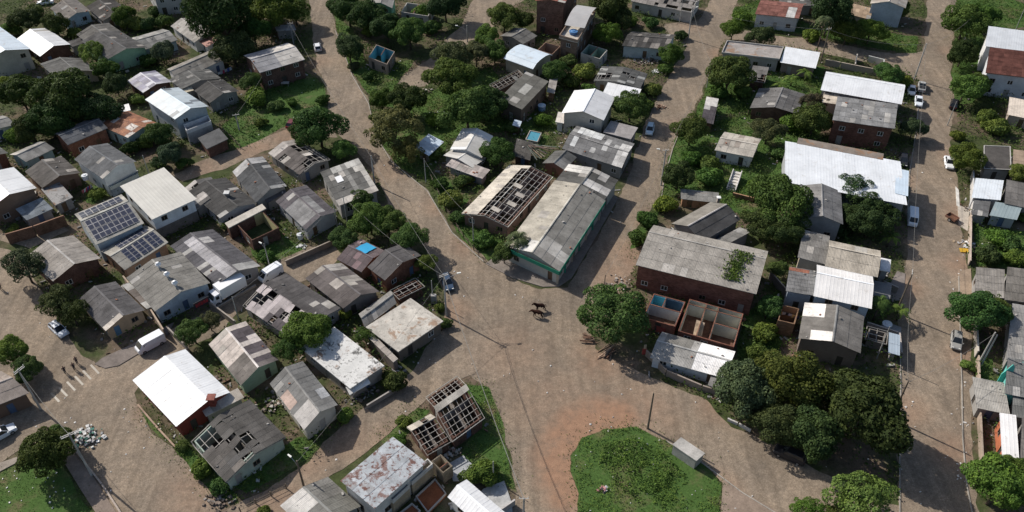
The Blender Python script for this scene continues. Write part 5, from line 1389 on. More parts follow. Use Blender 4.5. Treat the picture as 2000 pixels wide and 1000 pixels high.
# red lettering board on the shop front, letters too small to read
sgn = empty('shop_sign', at(392, 583, 0))
tag(sgn, 'dark shop board with red lettering on the pale blue shop front', 'sign')
p0, p1 = at(378, 600, 2.0), at(408, 584, 2.0)
e = (p1 - p0).normalized(); n = Vector((e.y, -e.x, 0))
sb = MB()
b0, b1 = p0 - sgn.location + n * .3, p1 - sgn.location + n * .3
sb.hexa([(*v.xy, 1.6) for v in (b0, b1, b1 - n * .06, b0 - n * .06)], [(*v.xy, 2.9) for v in (b0, b1, b1 - n * .06, b0 - n * .06)])
sb.build('board', M['paint'], sgn, color=(.035, .035, .045))
L = (b1 - b0).length
for i in range(5):
    lb = MB()
    s0, s1 = .3 + i * (L - .5) / 5, .3 + (i + .75) * (L - .5) / 5
    q0, q1 = b0 + e * s0 + n * .004, b0 + e * s1 + n * .004
    t = .13
    def strip(a, b, za, zb):
        lb.hexa([(*v.xy, za) for v in (a + n * .02, b + n * .02, b, a)], [(*v.xy, zb) for v in (a + n * .02, b + n * .02, b, a)])
    strip(q0, q0 + e * t, 1.9, 2.6)
    strip(q1 - e * t, q1, 1.9, 2.6)
    strip(q0 + e * t, q1 - e * t, 2.47 if i % 2 else 1.9, 2.6 if i % 2 else 2.03)
    strip(q0 + e * t, q1 - e * t, 2.2, 2.32)
    lb.build('letter', M['paint'], sgn, color=(.4, .03, .04))

# blue tarpaulin, creeper, chimney pot, tub, water tanks
def cover(name, hs, u0, u1, v0, v1, mat, color, label, cat, dz=.11, n=6, ragged=.0, rng=random.Random(3)):
    root = on_roof(hs, (u0 + u1) / 2, (v0 + v1) / 2)
    mb = MB()
    vs = []
    for j in range(n + 1):
        for i in range(n + 1):
            u, v = u0 + (u1 - u0) * i / n, v0 + (v1 - v0) * j / n
            edge = i in (0, n) or j in (0, n)
            u += rng.uniform(-1, 1) * ragged * (u1 - u0)
            v += rng.uniform(-1, 1) * ragged * (v1 - v0)
            vs.append(on_roof(hs, u, v, dz + rng.uniform(0, .05)) - root)
    fs = [(j * (n + 1) + i, j * (n + 1) + i + 1, (j + 1) * (n + 1) + i + 1, (j + 1) * (n + 1) + i) for j in range(n) for i in range(n)]
    a, b, c = vs[0], vs[1], vs[n + 1]
    if (b - a).cross(c - a).z < 0:
        fs = [f[::-1] for f in fs]
    mb.add(vs, fs)
    o = mb.build(name, mat, None, root, color, True)
    tag(o, label, cat)
    return o
cover('tarpaulin', tarp, .32, .72, .5, .96, M['paint'], (.05, .36, .62), 'bright blue tarpaulin spread on the mossy roof', 'tarpaulin', ragged=.04)
cover('roof_board', flat33, .24, .40, .55, .72, M['paint'], (.78, .78, .77), 'square white board lying on the grey flat roof', 'board', n=2)
# creeper on the long roof
rng = np.random.default_rng(5)
pts = []
for k in range(900):
    u = .80 + rng.normal() * .035 - .04 * rng.random()
    v = rng.uniform(.12, .72)
    if v > .5 and rng.random() < .5:
        u = .80 + rng.uniform(-.02, .10)
    p = on_roof(longb, u, v, .12 + rng.uniform(0, .25))
    pts.append(tuple(p - longb.ctr))
V, F = leaf_quads(np.array(pts), .38 * rng.uniform(.6, 1.3, len(pts)), np.array([0, 0, .8]), rng)
cr = link('creeper', np_mesh('creeper', V, F, M['leaf']), None, longb.ctr, (.075, .12, .03))
tag(cr, 'green creeper growing over the long grey roof', 'creeper', kind='stuff')

def pot(px, py, h, label, w=.55, hh=1.1, col=(.25, .22, .2), topc=(.7, .7, .68)):
    p = at(px, py, h)
    h -= .7
    root = empty('chimney', (p.x, p.y, h - .6))
    tag(root, label, 'chimney')
    a = MB(); a.box(-w / 2, w / 2, -w / 2, w / 2, 0, hh)
    a.build('shaft', M['brick'], root, color=col)
    a = MB(); a.box(-w * .75, w * .75, -w * .75, w * .75, hh + .002, hh + .14)
    a.build('cap', M['conc'], root, color=topc)
pot(443, 378, 4.2, 'brick chimney with white cap on the dark gable house', .7, 1.5)
pot(1404, 386, 3.2, 'pale chimney stub above the twisted dark gable', .5, 1.3, (.45, .38, .33))
pot(413, 779, 5.0, 'dark red chimney at the corner of the large white roof', .8, 1.6, (.2, .05, .04), (.25, .1, .08))

def tank(px, py, h, r, hh, color, label, lid=(.6, .62, .64)):
    p = at(px, py, h)
    root = empty('water_tank', (p.x, p.y, h))
    tag(root, label, 'tank')
    a = MB(); a.tube((0, 0, 0), (0, 0, hh), r, r * 1.1, 16)
    a.build('barrel', M['paint'], root, color=color, smooth=False)
    a = MB(); a.tube((0, 0, hh), (0, 0, hh + .1), r * 1.16, r * 1.1, 16); a.tube((0, 0, hh + .1), (0, 0, hh + .2), r * .6, r * .5, 12)
    a.build('lid', M['paint'], root, color=lid)
tank(1120, 66, 5.6, .95, .7, (.05, .13, .3), 'blue tub on the brick roof terrace', (.08, .2, .4))
tank(168, 350, 2.5, .55, .9, (.6, .6, .62), 'white water tank beside the dark hip roof')
tank(1058, 215, .0, .8, 1.2, (.18, .3, .5), 'blue water tank beside the gleaming white gable', (.5, .6, .7))
tank(587, 466, .0, .5, 1.0, (.6, .62, .6), 'white drum at the wall of the house with new sheets')
tank(1730, 640, .3, .7, .9, (.4, .45, .52), 'pale blue water tank by the street side pergola')

# barrel vault over the terrace
rt = empty('vault_roof', at(1140, 40, 5.6)); rt.location.z = 0
tag(rt, 'curved grey metal vault over the brick roof terrace', 'roof canopy')
a0, b0, c0 = at(1103, 49, 7.2), at(1142, 55, 7.2), at(1165, 15, 7.2)
U, V2 = b0 - a0, c0 - b0
mb = MB()
vs = []
for i in range(9):
    t = i / 8
    z = 7.2 + 1.3 * math.sin(math.pi * (t * .8 + .1)) - 1.3 * math.sin(math.pi * .1)
    for s in (0, 1):
        p = a0 + U * s + V2 * t
        vs.append((p.x - rt.location.x, p.y - rt.location.y, z))
mb.add(vs, [(2 * i, 2 * i + 1, 2 * i + 3, 2 * i + 2) for i in range(8)])
mb.build('vault_sheet', M['met'], rt, color=(.42, .41, .40), smooth=True)
for s, t in ((0.04, .03), (.96, .03), (.04, .97), (.96, .97)):
    p = a0 + U * s + V2 * t - rt.location
    q = MB(); q.tube((p.x, p.y, 5.52), (p.x, p.y, 7.2), .07)
    q.build('post', M['wood'], rt, color=(.2, .15, .12))

# ------------------------------------------------------------------ utility poles, lamps and cables
POLES = {}
def pole(key, px, py, h, label, arm=0.0, lamp=None, double=False, dark=False, ang=None, slim=False):
    p = at(px, py)
    root = empty('utility_pole', p)
    tag(root, label, 'utility pole', 'utility poles along the streets')
    c = (.14, .115, .09) if dark else (.36, .35, .33)
    r = .09 if slim else .15
    a = MB(); a.tube((0, 0, -.05), (0, 0, h), r * 1.15, r * .72, 9)
    a.build('shaft', M['conc'], root, color=c)
    POLES[key] = Vector((p.x, p.y, h - .25))
    if arm:
        an = ang or 0.0
        d = Vector((math.cos(an), math.sin(an), 0))
        for dz in ((.15, .45) if double else (.25,)):
            q = MB()
            q.tube(-d * arm / 2 + Vector((0, .17, h - dz)), d * arm / 2 + Vector((0, .17, h - dz)), .06, n=4)
            q.build('crossarm', M['conc'], root, color=(.55, .53, .5))
        for k in (-.45, 0, .45):
            q = MB()
            q.tube(d * arm * k + Vector((0, .17, h - .10)), d * arm * k + Vector((0, .17, h + .1)), .05, .03, 6)
            q.build('insulator', M['lamp'], root)
    if lamp:
        lx, ly = lamp
        e = Vector((lx, ly, h - .3))
        q = MB(); q.path([(0, 0, h - 1.6), (lx * .45, ly * .45, h - .75), tuple(e)], [.045, .04, .035], 6)
        ar = q.build('lamp_arm', M['rim'], root)
        q = MB()
        d = Vector((lx, ly, 0)).normalized()
        sd = Vector((-d.y, d.x, 0))
        q.hexa([e - d * .1 - sd * .13, e + d * .55 - sd * .10, e + d * .55 + sd * .10, e - d * .1 + sd * .13], [v + Vector((0, 0, .14)) for v in (e - d * .1 - sd * .13, e + d * .55 - sd * .10, e + d * .55 + sd * .10, e - d * .1 + sd * .13)])
        q.build('lamp_head', M['lamp'], root)
pole('main', 872, 617, 9.3, 'concrete pole with lamp arm at the plaza beside the flat pale roof', 1.6, (2.2, .6), True, ang=.5)
pole('bend', 732, 361, 7.0, 'concrete pole at the street bend by the large flat roof')
pole('gard', 832, 358, 6.0, 'slim grey pole at the garden across the street bend', slim=True)
pole('mid', 1291, 362, 8.5, 'concrete pole with crossarm on the middle street by the dark dense tree', 1.2, (-1.2, .5), ang=.1)
pole('isle', 1265, 837, 8.0, 'dark pole without arms at the tip of the traffic island', dark=True)
pole('big', 1740, 818, 8.5, 'dark pole rising behind the massive tree on the right street', dark=True)
pole('ry', 1750, 611, 9.2, 'dark leaning wooden pole on the right street by the palm yard', dark=True, arm=1.0, ang=1.2)
pole('rt', 1785, 156, 9.4, 'pole at the right street corner by the parked pickup')
pole('rbank', 1881, 85, 7.5, 'grey pole on the far bank at the upper right', 1.0, ang=.5)
pole('x1', 1344, 76, 8.6, 'pole with lamp at the upper end of the middle street', 1.2, (1.0, .5), ang=.2)
pole('x2', 1380, 171, 6.8, 'slim pole on the grass beside the middle street', slim=True)
pole('ruin', 1327, 45, 7.5, 'pale pole before the white walled ruin at the top', slim=True)
pole('cross', 1602, 124, 9.2, 'tall dark pole at the cross street by the palm', dark=True, arm=1.2, ang=.2)
pole('road', 913, 82, 4.5, 'pole with street lamp at the top middle road', lamp=(-2.4, .4))
pole('lane', 595, 955, 6.5, 'street lamp pole at the lane by the bottom grey roof', lamp=(-1.0, .8), dark=True)
pole('red', 1909, 714, 7.5, 'paired concrete pole at the turquoise gable yard')
pole('red2', 1914, 716, 7.2, 'second concrete post of the pair at the turquoise gable yard')
pole('top', 1982, 62, 7.5, 'pole behind the pale grey metal roof at the upper right edge', slim=True)
pole('grn', 925, 483, 7.0, 'slim pole in the weedy strip left of the palm', slim=True)
pole('yel', 527, 522, 5.5, 'short lamp pole before the roofless yellow room', lamp=(-.6, .4), slim=True)
pole('ln1', 660, 448, 6.0, 'left one of two slim poles at the end of the paved lane', slim=True)
pole('ln2', 678, 433, 6.2, 'right one of two slim poles at the end of the paved lane', slim=True)
pole('trk', 467, 626, 5.5, 'slim pole beside the box truck', slim=True)
pole('gul', 291, 340, 4.6, 'slim pale pole in the leafy gully', slim=True)
pole('dbl', 468, 256, 4.2, 'short double post at the edge of the grassy lot', 1.4, ang=.3)
pole('cnp', 574, 88, 6.0, 'pole beside the small pale canopy on the upper street', 1.4, ang=.4)
pole('lft', 80, 800, 9.0, 'pole with pale crossarm beside the brown roof at the left edge', 1.7, double=True, ang=1.1)
pole('lft2', 180, 929, 9.4, 'pole with double pale crossarm over the rubbish heap', 2.4, double=True, ang=.6)
pole('yard', 964, 938, 4.4, 'thin white pole in the bright shrubs of the paved yard', slim=True)
pole('bott', 1022, 1050, 9.0, 'pole just below the bottom edge by the dirt road', 1.2)
pole('r5', 1850, 245, 6.0, 'thin pole behind the far street kerb', slim=True)
pole('r6', 1712, 700, 7.2, 'pale leaning pole by the street side pergola', slim=True)
pole('plz', 1180, 562, 3.0, 'short stump of a post at the rubble corner of the plaza', slim=True, dark=True)
pole('tank', 846, 590, 5.0, 'pole with grey meter box before the stripped porch', slim=True)
CABN = []
def cable(a, b, lab, sag=.8, r=.022, dz=0.0, off=(0, 0)):
    p, q = POLES[a] if isinstance(a, str) else a, POLES[b] if isinstance(b, str) else b
    o3 = Vector((off[0], off[1], dz))
    p, q = p + o3, q + o3
    mb = MB()
    n = 14
    P = []
    for i in range(n + 1):
        t = i / n
        v = p.lerp(q, t)
        v.z -= sag * 4 * t * (1 - t)
        P.append(v - p)
    mb.path(P, [r] * (n + 1), 4)
    o = mb.build('overhead_cable', M['cable'], None, p)
    tag(o, lab, 'cable', 'overhead cables')
for k, (a, b, lab, dz, r) in enumerate([
    ('main', 'bott', 'thick cable bundle from the plaza pole down past the bare rafters', 0, .03), ('main', 'bott', 'thin upper wire from the plaza pole past the bare rafters', .35, .02),
    ('main', 'ln2', 'wire crossing the round trees to the paved lane poles', 0, .02), ('main', 'bend', 'wire along the street between bend and plaza', .1, .022), ('bend', 'cnp', 'wire along the upper street beside the grassy lot', 0, .022),
    ('lft', 'lft2', 'pale cable over the left road shadow', 0, .028), ('mid', 'x2', 'wire along the middle street past the blue car', 0, .022), ('x2', 'x1', 'wire at the upper middle street', 0, .022), ('mid', 'plz', 'wire dropping from the middle street to the plaza corner', 0, .02),
    ('rt', 'ry', 'long wire along the right street past the huge white roof', 0, .02), ('ry', 'big', 'wire along the right street past the palm yard', 0, .02), ('rt', 'rbank', 'wire crossing the right street near the top', 0, .022), ('red', 'big', 'wire crossing the right street by the silver hatchback', 0, .02),
    ('x1', 'cross', 'wire along the cross street above the parapet roof', 0, .022), ('cross', 'rt', 'wire along the cross street to the right corner', 0, .022), ('ln1', 'trk', 'wire over the paved lane and the ruined roof', 0, .02), ('dbl', 'cnp', 'wire above the grassy lot', 0, .02), ('gard', 'grn', 'wire along the weedy strip', 0, .018), ('lane', 'main', 'wire from the lane lamp over the burnt roof', 0, .018)]):
    cable(a, b, lab, .9 + .2 * (k % 3), r, dz)

# ------------------------------------------------------------------ vehicles
def wheel(parent, x, y, r=.31, w=.2):
    a = MB(); a.tube((0, -w / 2, 0), (0, w / 2, 0), r, r, 14)
    t = a.build('wheel', M['tyre'], parent, (x, y, r))
    a = MB(); a.tube((0, -w / 2 - .012, 0), (0, w / 2 + .012, 0), r * .6, r * .6, 10)
    a.build('rim', M['rim'], t)

def loft(mb, secs):
    """secs: list of (x, half width bottom, half width top, z bottom, z top)"""
    n = len(secs)
    vs = []
    for x, wb, wt, zb, zt in secs:
        zm = zb + (zt - zb) * .55
        vs += [(x, -wb, zb), (x, -wb * 1.02, zm), (x, -wt, zt), (x, wt, zt), (x, wb * 1.02, zm), (x, wb, zb)]
    fs = []
    for i in range(n - 1):
        for k in range(6):
            a, b = i * 6 + k, i * 6 + (k + 1) % 6
            fs.append((a, a + 6, b + 6, b))
    fs.append(tuple(range(6)))
    fs.append(tuple(range((n - 1) * 6, n * 6))[::-1])
    mb.add(vs, fs)

def heading(px, py, fx, fy):
    a, b = at(px, py), at(fx, fy)
    return math.atan2(b.y - a.y, b.x - a.x)

VG = 'parked vehicles'
def car(px, py, fx, fy, color, label, L=4.1, W=1.68, typ='hatch', cat='car', name='car'):
    root = empty(name, at(px, py) + Vector((0, 0, .045)))
    root.rotation_euler.z = heading(px, py, fx, fy)
    tag(root, label, cat, VG)
    w = W / 2
    b = MB()
    x0, x1 = -L / 2, L / 2
    if typ in ('hatch', 'sedan', 'suv', 'pickup'):
        hz = .16 if typ in ('suv', 'pickup') else 0
        belt = .88 + hz
        hood = .80 + hz
        tail = .90 + hz if typ != 'sedan' else .86
        loft(b, [(x0, w * .82, w * .74, .38, tail - .12), (x0 + .12, w * .96, w * .84, .26, tail), (x0 + .6, w, w * .9, .22, belt), (0, w, w * .9, .22, belt), (x1 - 1.15, w, w * .88, .22, belt - .01), (x1 - .25, w * .95, w * .80, .24, hood - .06), (x1 - .06, w * .85, w * .70, .30, hood - .16), (x1, w * .78, w * .66, .38, hood - .26)])
        b.build('body', M['paint'], root, color=color, smooth=False)
        ct = {'hatch': (x0 + .15, x0 + .55, x1 - 1.75, x1 - 1.05), 'sedan': (x0 + .75, x0 + 1.25, x1 - 1.85, x1 - 1.15), 'suv': (x0 + .12, x0 + .4, x1 - 1.75, x1 - 1.15), 'pickup': (x0 + 1.9, x0 + 2.1, x1 - 1.8, x1 - 1.2)}[typ]
        rz = belt + .55
        g = MB()
        B = [(ct[0], -w * .86, belt - .02), (ct[3], -w * .86, belt - .03), (ct[3], w * .86, belt - .03), (ct[0], w * .86, belt - .02)]
        Tt = [(ct[1], -w * .68, rz), (ct[2], -w * .68, rz), (ct[2], w * .68, rz), (ct[1], w * .68, rz)]
        g.hexa(B, Tt)
        g.build('window', M['glass'], root)
        rf = MB()
        rf.hexa([(ct[1] - .04, -w * .70, rz - .03), (ct[2] + .03, -w * .70, rz - .03), (ct[2] + .03, w * .70, rz - .03), (ct[1] - .04, w * .70, rz - .03)],
                [(ct[1] + .03, -w * .64, rz + .05), (ct[2] - .06, -w * .64, rz + .05), (ct[2] - .06, w * .64, rz + .05), (ct[1] + .03, w * .64, rz + .05)])
        rf.build('roof', M['paint'], root, color=color)
        for sg in (-1, 1):
            for (xa, xb) in ((ct[3], ct[2]), (ct[0], ct[1]), ((ct[0] + ct[3]) / 2, (ct[1] + ct[2]) / 2)):
                q = MB(); q.tube((xa, sg * w * .87, belt), (xb, sg * w * .70, rz), .045, n=4)
                q.build('pillar', M['paint'], root, color=color)
            q = MB(); q.box(ct[3] - .25, ct[3] - .1, sg * (w + .07) - .07, sg * (w + .07) + .07, belt - .02, belt + .12)
            q.build('mirror', M['paint'], root, color=color)
        if typ == 'pickup':
            q = MB(); q.box(x0 + .15, ct[0] - .1, -w * .8, w * .8, belt - .01, belt + .012)
            q.build('load_bed', M['black'], root)
    elif typ == 'van':
        H_ = 1.95
        loft(b, [(x0, w * .9, w * .80, .35, H_ - .12), (x0 + .12, w, w * .88, .28, H_), (0, w, w * .88, .26, H_ + .02), (x1 - 1.25, w, w * .88, .26, H_), (x1 - .95, w, w * .86, .26, H_ - .1), (x1 - .35, w * .97, w * .84, .28, 1.15), (x1 - .08, w * .92, w * .8, .32, 1.0), (x1, w * .86, w * .74, .4, .8)])
        b.build('body', M['paint'], root, color=color)
        q = MB()
        q.hexa([(x1 - .36, -w * .80, 1.17), (x1 - .30, -w * .80, 1.17), (x1 - .30, w * .80, 1.17), (x1 - .36, w * .80, 1.17)], [(x1 - .93, -w * .74, H_ - .13), (x1 - .86, -w * .74, H_ - .13), (x1 - .86, w * .74, H_ - .13), (x1 - .93, w * .74, H_ - .13)])
        q.build('windscreen', M['glass'], root)
        for sg in (-1, 1):
            for xa, xb in ((x1 - 1.75, x1 - .95), (x0 + .5, x0 + 1.5)):
                q = MB()
                yb, yt = sg * (w * 1.0 + .012), sg * (w * .92 + .012)
                pts_ = [(xa, yb, 1.15), (xb, yb, 1.15), (xb - .12, yt, H_ - .28), (xa, yt, H_ - .28)]
                q.prism(pts_ if sg < 0 else pts_[::-1], (0, -sg * .05, 0))
                q.build('side_window', M['glass'], root)
    for sx in (-1, 1):
        for sy in (-1, 1):
            wheel(root, sx * L * .31, sy * (w - .08))
    for sy in (-1, 1):
        q = MB(); q.box(x1 - .14, x1 - .01, sy * w * .6 - .16, sy * w * .6 + .16, .58, .72)
        q.build('headlight', M['lamp'], root)
        q = MB(); q.box(x0 - .012, x0 + .1, sy * w * .68 - .12, sy * w * .68 + .12, .68, .88)
        q.build('tail_light', M['red'], root)
    return root
WC, SV, BK = (.74, .75, .76), (.42, .43, .43), (.02, .02, .024)
car(621, 96, 618, 84, WC, 'white car parked on the upper street by the brick warehouse', typ='hatch')
car(117, 648, 128, 658, (.6, .64, .7), 'silver white hatchback parked by the feathery tree on the left road', typ='hatch')
car(1269, 257, 1266, 270, (.5, .62, .70), 'pale blue car parked in the shade of the middle street', typ='hatch')
car(1793, 202, 1793, 218, (.68, .73, .78), 'white car parked second in line on the right street', typ='sedan', L=4.3)
car(1799, 174, 1800, 158, (.38, .38, .37), 'silver pickup parked at the corner of the right street', typ='pickup', L=4.6, cat='pickup', name='pickup')
car(1779, 182, 1779, 196, WC, 'small white car tucked beside the silver pickup', typ='hatch', L=3.5)
car(1862, 208, 1866, 196, BK, 'black car in the shade of the bright street tree', typ='suv', L=4.3)
car(1852, 322, 1855, 338, WC, 'white car half hidden by the dense bright tree', typ='sedan', L=4.3)
car(1763, 318, 1763, 332, BK, 'dark car in the gap beside the huge white roof', typ='hatch')
car(1866, 670, 1865, 690, (.30, .295, .28), 'silver hatchback on the right street below the dense street tree', typ='hatch', L=4.0)
car(1541, 893, 1525, 886, BK, 'black car parked under the big tree group', typ='suv', L=4.4)
car(874, 556, 880, 572, (.04, .07, .12), 'dark blue car parked behind the plaza pole', typ='hatch')
car(572, 245, 578, 237, (.12, .02, .025), 'dark red car at the edge of the grassy lot', typ='hatch')
car(90, 8, 72, 10, WC, 'white car at the top left beside the pale blue house', typ='sedan', L=4.3)
car(4, 852, 22, 842, (.65, .68, .72), 'white car cut by the left edge in the shade', typ='hatch', L=4.2)
car(1780, 432, 1780, 452, (.72, .76, .80), 'white minibus parked in the square shadow on the right street', typ='van', L=4.5, W=1.75, cat='van', name='van')
car(296, 677, 272, 690, WC, 'white panel van parked below the beige house', typ='van', L=4.6, W=1.75, cat='van', name='van')
car(530, 541, 512, 552, WC, 'white van parked behind the box truck', typ='van', L=4.4, W=1.7, cat='van', name='van')
# box truck
tr_ = empty('box_truck', at(449, 577) + Vector((0, 0, .045)))
tr_.rotation_euler.z = heading(449, 577, 411, 599)
tag(tr_, 'white box truck parked between the shop and the ruined lilac roof', 'truck', VG)
q = MB(); q.box(-3.0, 1.9, -1.1, 1.1, .95, 3.1); q.build('cargo_box', M['paint'], tr_, color=(.74, .74, .74))
q = MB(); loft(q, [(2.0, 1.0, .92, .5, 2.35), (2.9, 1.0, .92, .45, 2.35), (3.35, 1.0, .9, .45, 1.5), (3.75, .95, .85, .5, 1.3)]); q.build('cab', M['paint'], tr_, color=(.66, .67, .7))
q = MB(); q.hexa([(3.36, -.85, 1.52), (3.42, -.85, 1.52), (3.42, .85, 1.52), (3.36, .85, 1.52)], [(2.93, -.8, 2.28), (2.99, -.8, 2.28), (2.99, .8, 2.28), (2.93, .8, 2.28)]); q.build('windscreen', M['glass'], tr_)
q = MB(); q.box(-3.0, 3.2, -.5, .5, .55, .94); q.build('chassis', M['black'], tr_)
for x in (-1.9, 2.8):
    for y in (-.9, .9):
        wheel(tr_, x, y, .42, .26)
for sy in (-1, 1):
    q = MB(); q.box(2.25, 2.85, sy * 1.01 - .012, sy * 1.01 + .012, 1.45, 2.1); q.build('side_window', M['glass'], tr_)
    q = MB(); q.box(3.74, 3.78, sy * .7 - .14, sy * .7 + .14, .75, .95); q.build('headlight', M['lamp'], tr_)
# rusty cart
ct_ = empty('cart', at(1858, 430))
ct_.rotation_euler.z = heading(1858, 430, 1868, 436)
tag(ct_, 'rusty open cart standing at the kerb opposite the minibus', 'cart')
q = MB(); q.box(-1.1, 1.0, -.7, .7, .5, .58); q.build('platform', M['wood'], ct_, color=(.16, .08, .05))
for (x0_, x1_, y0_, y1_) in ((-1.1, 1.0, -.7, -.64), (-1.1, 1.0, .64, .7), (-1.1, -1.04, -.638, .638), (.94, 1.0, -.638, .638)):
    q = MB(); q.box(x0_, x1_, y0_, y1_, .582, .95); q.build('side_board', M['wood'], ct_, color=(.2, .1, .07))
for y in (-.8, .8):
    wheel(ct_, 0, y, .38, .12)
for y in (-.4, .4):
    q = MB(); q.tube((1.0, y, .5), (2.3, y * .7, .25), .04); q.build('shaft', M['wood'], ct_, color=(.16, .1, .07))

# ------------------------------------------------------------------ animals and people
def skin_mesh(name, verts, edges, radii, mat, parent, color=None, root=0, sub=1):
    me = bpy.data.meshes.new(name)
    me.from_pydata(verts, edges, [])
    me.materials.append(mat)
    o = link(name, me, parent, color=color)
    m1 = o.modifiers.new('skin', 'SKIN')
    m1.use_smooth_shade = True
    m2 = o.modifiers.new('sub', 'SUBSURF')
    m2.levels = m2.render_levels = sub
    sv = me.skin_vertices[0].data if me.skin_vertices else None
    if sv is None:
        bpy.context.view_layer.objects.active = o
        with bpy.context.temp_override(object=o, active_object=o):
            bpy.ops.mesh.customdata_skin_add()
        sv = me.skin_vertices[0].data
    for i, r in enumerate(radii):
        rr = r if isinstance(r, tuple) else (r, r)
        sv[i].radius = rr
        sv[i].use_root = (i == root)
    return o

def horse(px, py, fx, fy, color, label, graze=.0):
    root = empty('horse', at(px, py) + Vector((0, 0, .012)))
    root.rotation_euler.z = heading(px, py, fx, fy)
    tag(root, label, 'horse', 'horses crossing the plaza')
    v = [(-.55, 0, 1.25), (-.15, 0, 1.18), (.3, 0, 1.18), (.55, 0, 1.28), (.85, 0, 1.55 - graze), (1.05, 0, 1.72 - graze * 1.8), (1.3, 0, 1.55 - graze * 2.0), (1.48, 0, 1.40 - graze * 2.1)]
    e = [(i, i + 1) for i in range(7)]
    r = [.31, .34, .33, .30, .20, .15, .12, .08]
    def leg(base, pts, rad):
        i0 = len(v)
        prev = base
        for p, rr in zip(pts, rad):
            v.append(p); r.append(rr); e.append((prev, len(v) - 1)); prev = len(v) - 1
    for s, ph in ((-1, .10), (1, -.12)):
        leg(0, [(-.62, s * .19, 1.0), (-.50 + ph, s * .18, .78), (-.74 + ph, s * .18, .48), (-.68 + ph, s * .18, .12), (-.62 + ph, s * .18, .03)], [.19, .14, .085, .06, .07])
        leg(3, [(.52, s * .18, .95), (.50 - ph, s * .17, .55), (.46 - ph, s * .17, .12), (.52 - ph, s * .17, .03)], [.15, .09, .06, .07])
    for s in (-1, 1):
        v.append((1.06, s * .07, 1.86 - graze * 1.8)); r.append(.025); e.append((5, len(v) - 1))
    skin_mesh('body', v, e, r, M['cloth'], root, color, sub=2)
    skin_mesh('tail', [(-.78, 0, 1.3), (-.95, 0, 1.05), (-.98, 0, .6)], [(0, 1), (1, 2)], [.05, .06, .03], M['cloth'], root, (.012, .01, .009))
    skin_mesh('mane', [(.62, 0, 1.5 - graze * .3), (.82, 0, 1.70 - graze), (.98, 0, 1.84 - graze * 1.7)], [(0, 1), (1, 2)], [.05, .06, .05], M['cloth'], root, (.012, .01, .009))
horse(1055, 606, 1035, 608, (.030, .014, .010), 'dark brown horse farther from the camera on the plaza')
horse(1050, 619, 1028, 616, (.040, .018, .012), 'dark brown horse nearer the camera with lowered head', .22)

def person(px, py, fx, fy, shirt, trous, label, h=1.72):
    root = empty('person', at(px, py) + Vector((0, 0, .045)))
    root.rotation_euler.z = heading(px, py, fx, fy)
    tag(root, label, 'person', 'pedestrians')
    s = h / 1.72
    def S(l):
        return [tuple(c * s for c in p) for p in l]
    v = S([(0, 0, .95), (0, 0, 1.2), (0, 0, 1.42), (.01, 0, 1.52), (.02, 0, 1.62), (.02, 0, 1.70),
           (0, -.19, 1.40), (-.04, -.25, 1.14), (.06, -.26, .92), (.09, -.26, .84), (0, .19, 1.40), (.06, .25, 1.14), (.14, .25, .92), (.17, .25, .84),
           (.0, -.09, .90), (.12, -.10, .50), (.05, -.10, .08), (.16, -.10, .04), (0, .09, .90), (-.08, .10, .50), (-.22, .10, .10), (-.11, .10, .04)])
    e = [(0, 1), (1, 2), (2, 3), (3, 4), (4, 5), (2, 6), (6, 7), (7, 8), (8, 9), (2, 10), (10, 11), (11, 12), (12, 13), (0, 14), (14, 15), (15, 16), (16, 17), (0, 18), (18, 19), (19, 20), (20, 21)]
    r = [.13, .13, .13, .055, .095, .08, .06, .042, .035, .04, .06, .042, .035, .04, .085, .06, .042, .04, .085, .06, .042, .04]
    skin_mesh('body', v, e, [x * s for x in r], M['skin'], root, sub=1)
    skin_mesh('shirt', S([(0, 0, .92), (0, 0, 1.2), (0, 0, 1.42), (0, -.19, 1.40), (-.03, -.24, 1.18), (0, .19, 1.40), (.05, .24, 1.18)]), [(0, 1), (1, 2), (2, 3), (3, 4), (2, 5), (5, 6)], [.155 * s, .155 * s, .15 * s, .08 * s, .06 * s, .08 * s, .06 * s], M['cloth'], root, shirt)
    skin_mesh('trousers', S([(0, 0, .95), (0, -.09, .88), (.12, -.10, .50), (.05, -.10, .10), (0, .09, .88), (-.08, .10, .50), (-.21, .10, .12)]), [(0, 1), (1, 2), (2, 3), (0, 4), (4, 5), (5, 6)], [.14 * s, .105 * s, .08 * s, .065 * s, .105 * s, .08 * s, .065 * s], M['cloth'], root, trous)
    skin_mesh('hair', S([(-.02, 0, 1.66), (-.01, 0, 1.745)]), [(0, 1)], [.09 * s, .075 * s], M['cloth'], root, (.015, .012, .01))
person(129, 730, 120, 720, (.03, .03, .035), (.035, .04, .05), 'leftmost of the three pedestrians in dark clothes on the crossing')
person(147, 723, 138, 713, (.025, .025, .03), (.05, .05, .055), 'middle one of the three pedestrians on the crossing')
person(152, 711, 143, 701, (.12, .10, .09), (.03, .03, .04), 'pedestrian in brownish top farthest along the crossing')
person(3, 566, 10, 575, (.30, .04, .05), (.03, .03, .035), 'pedestrian in a red top at the left edge of the road')
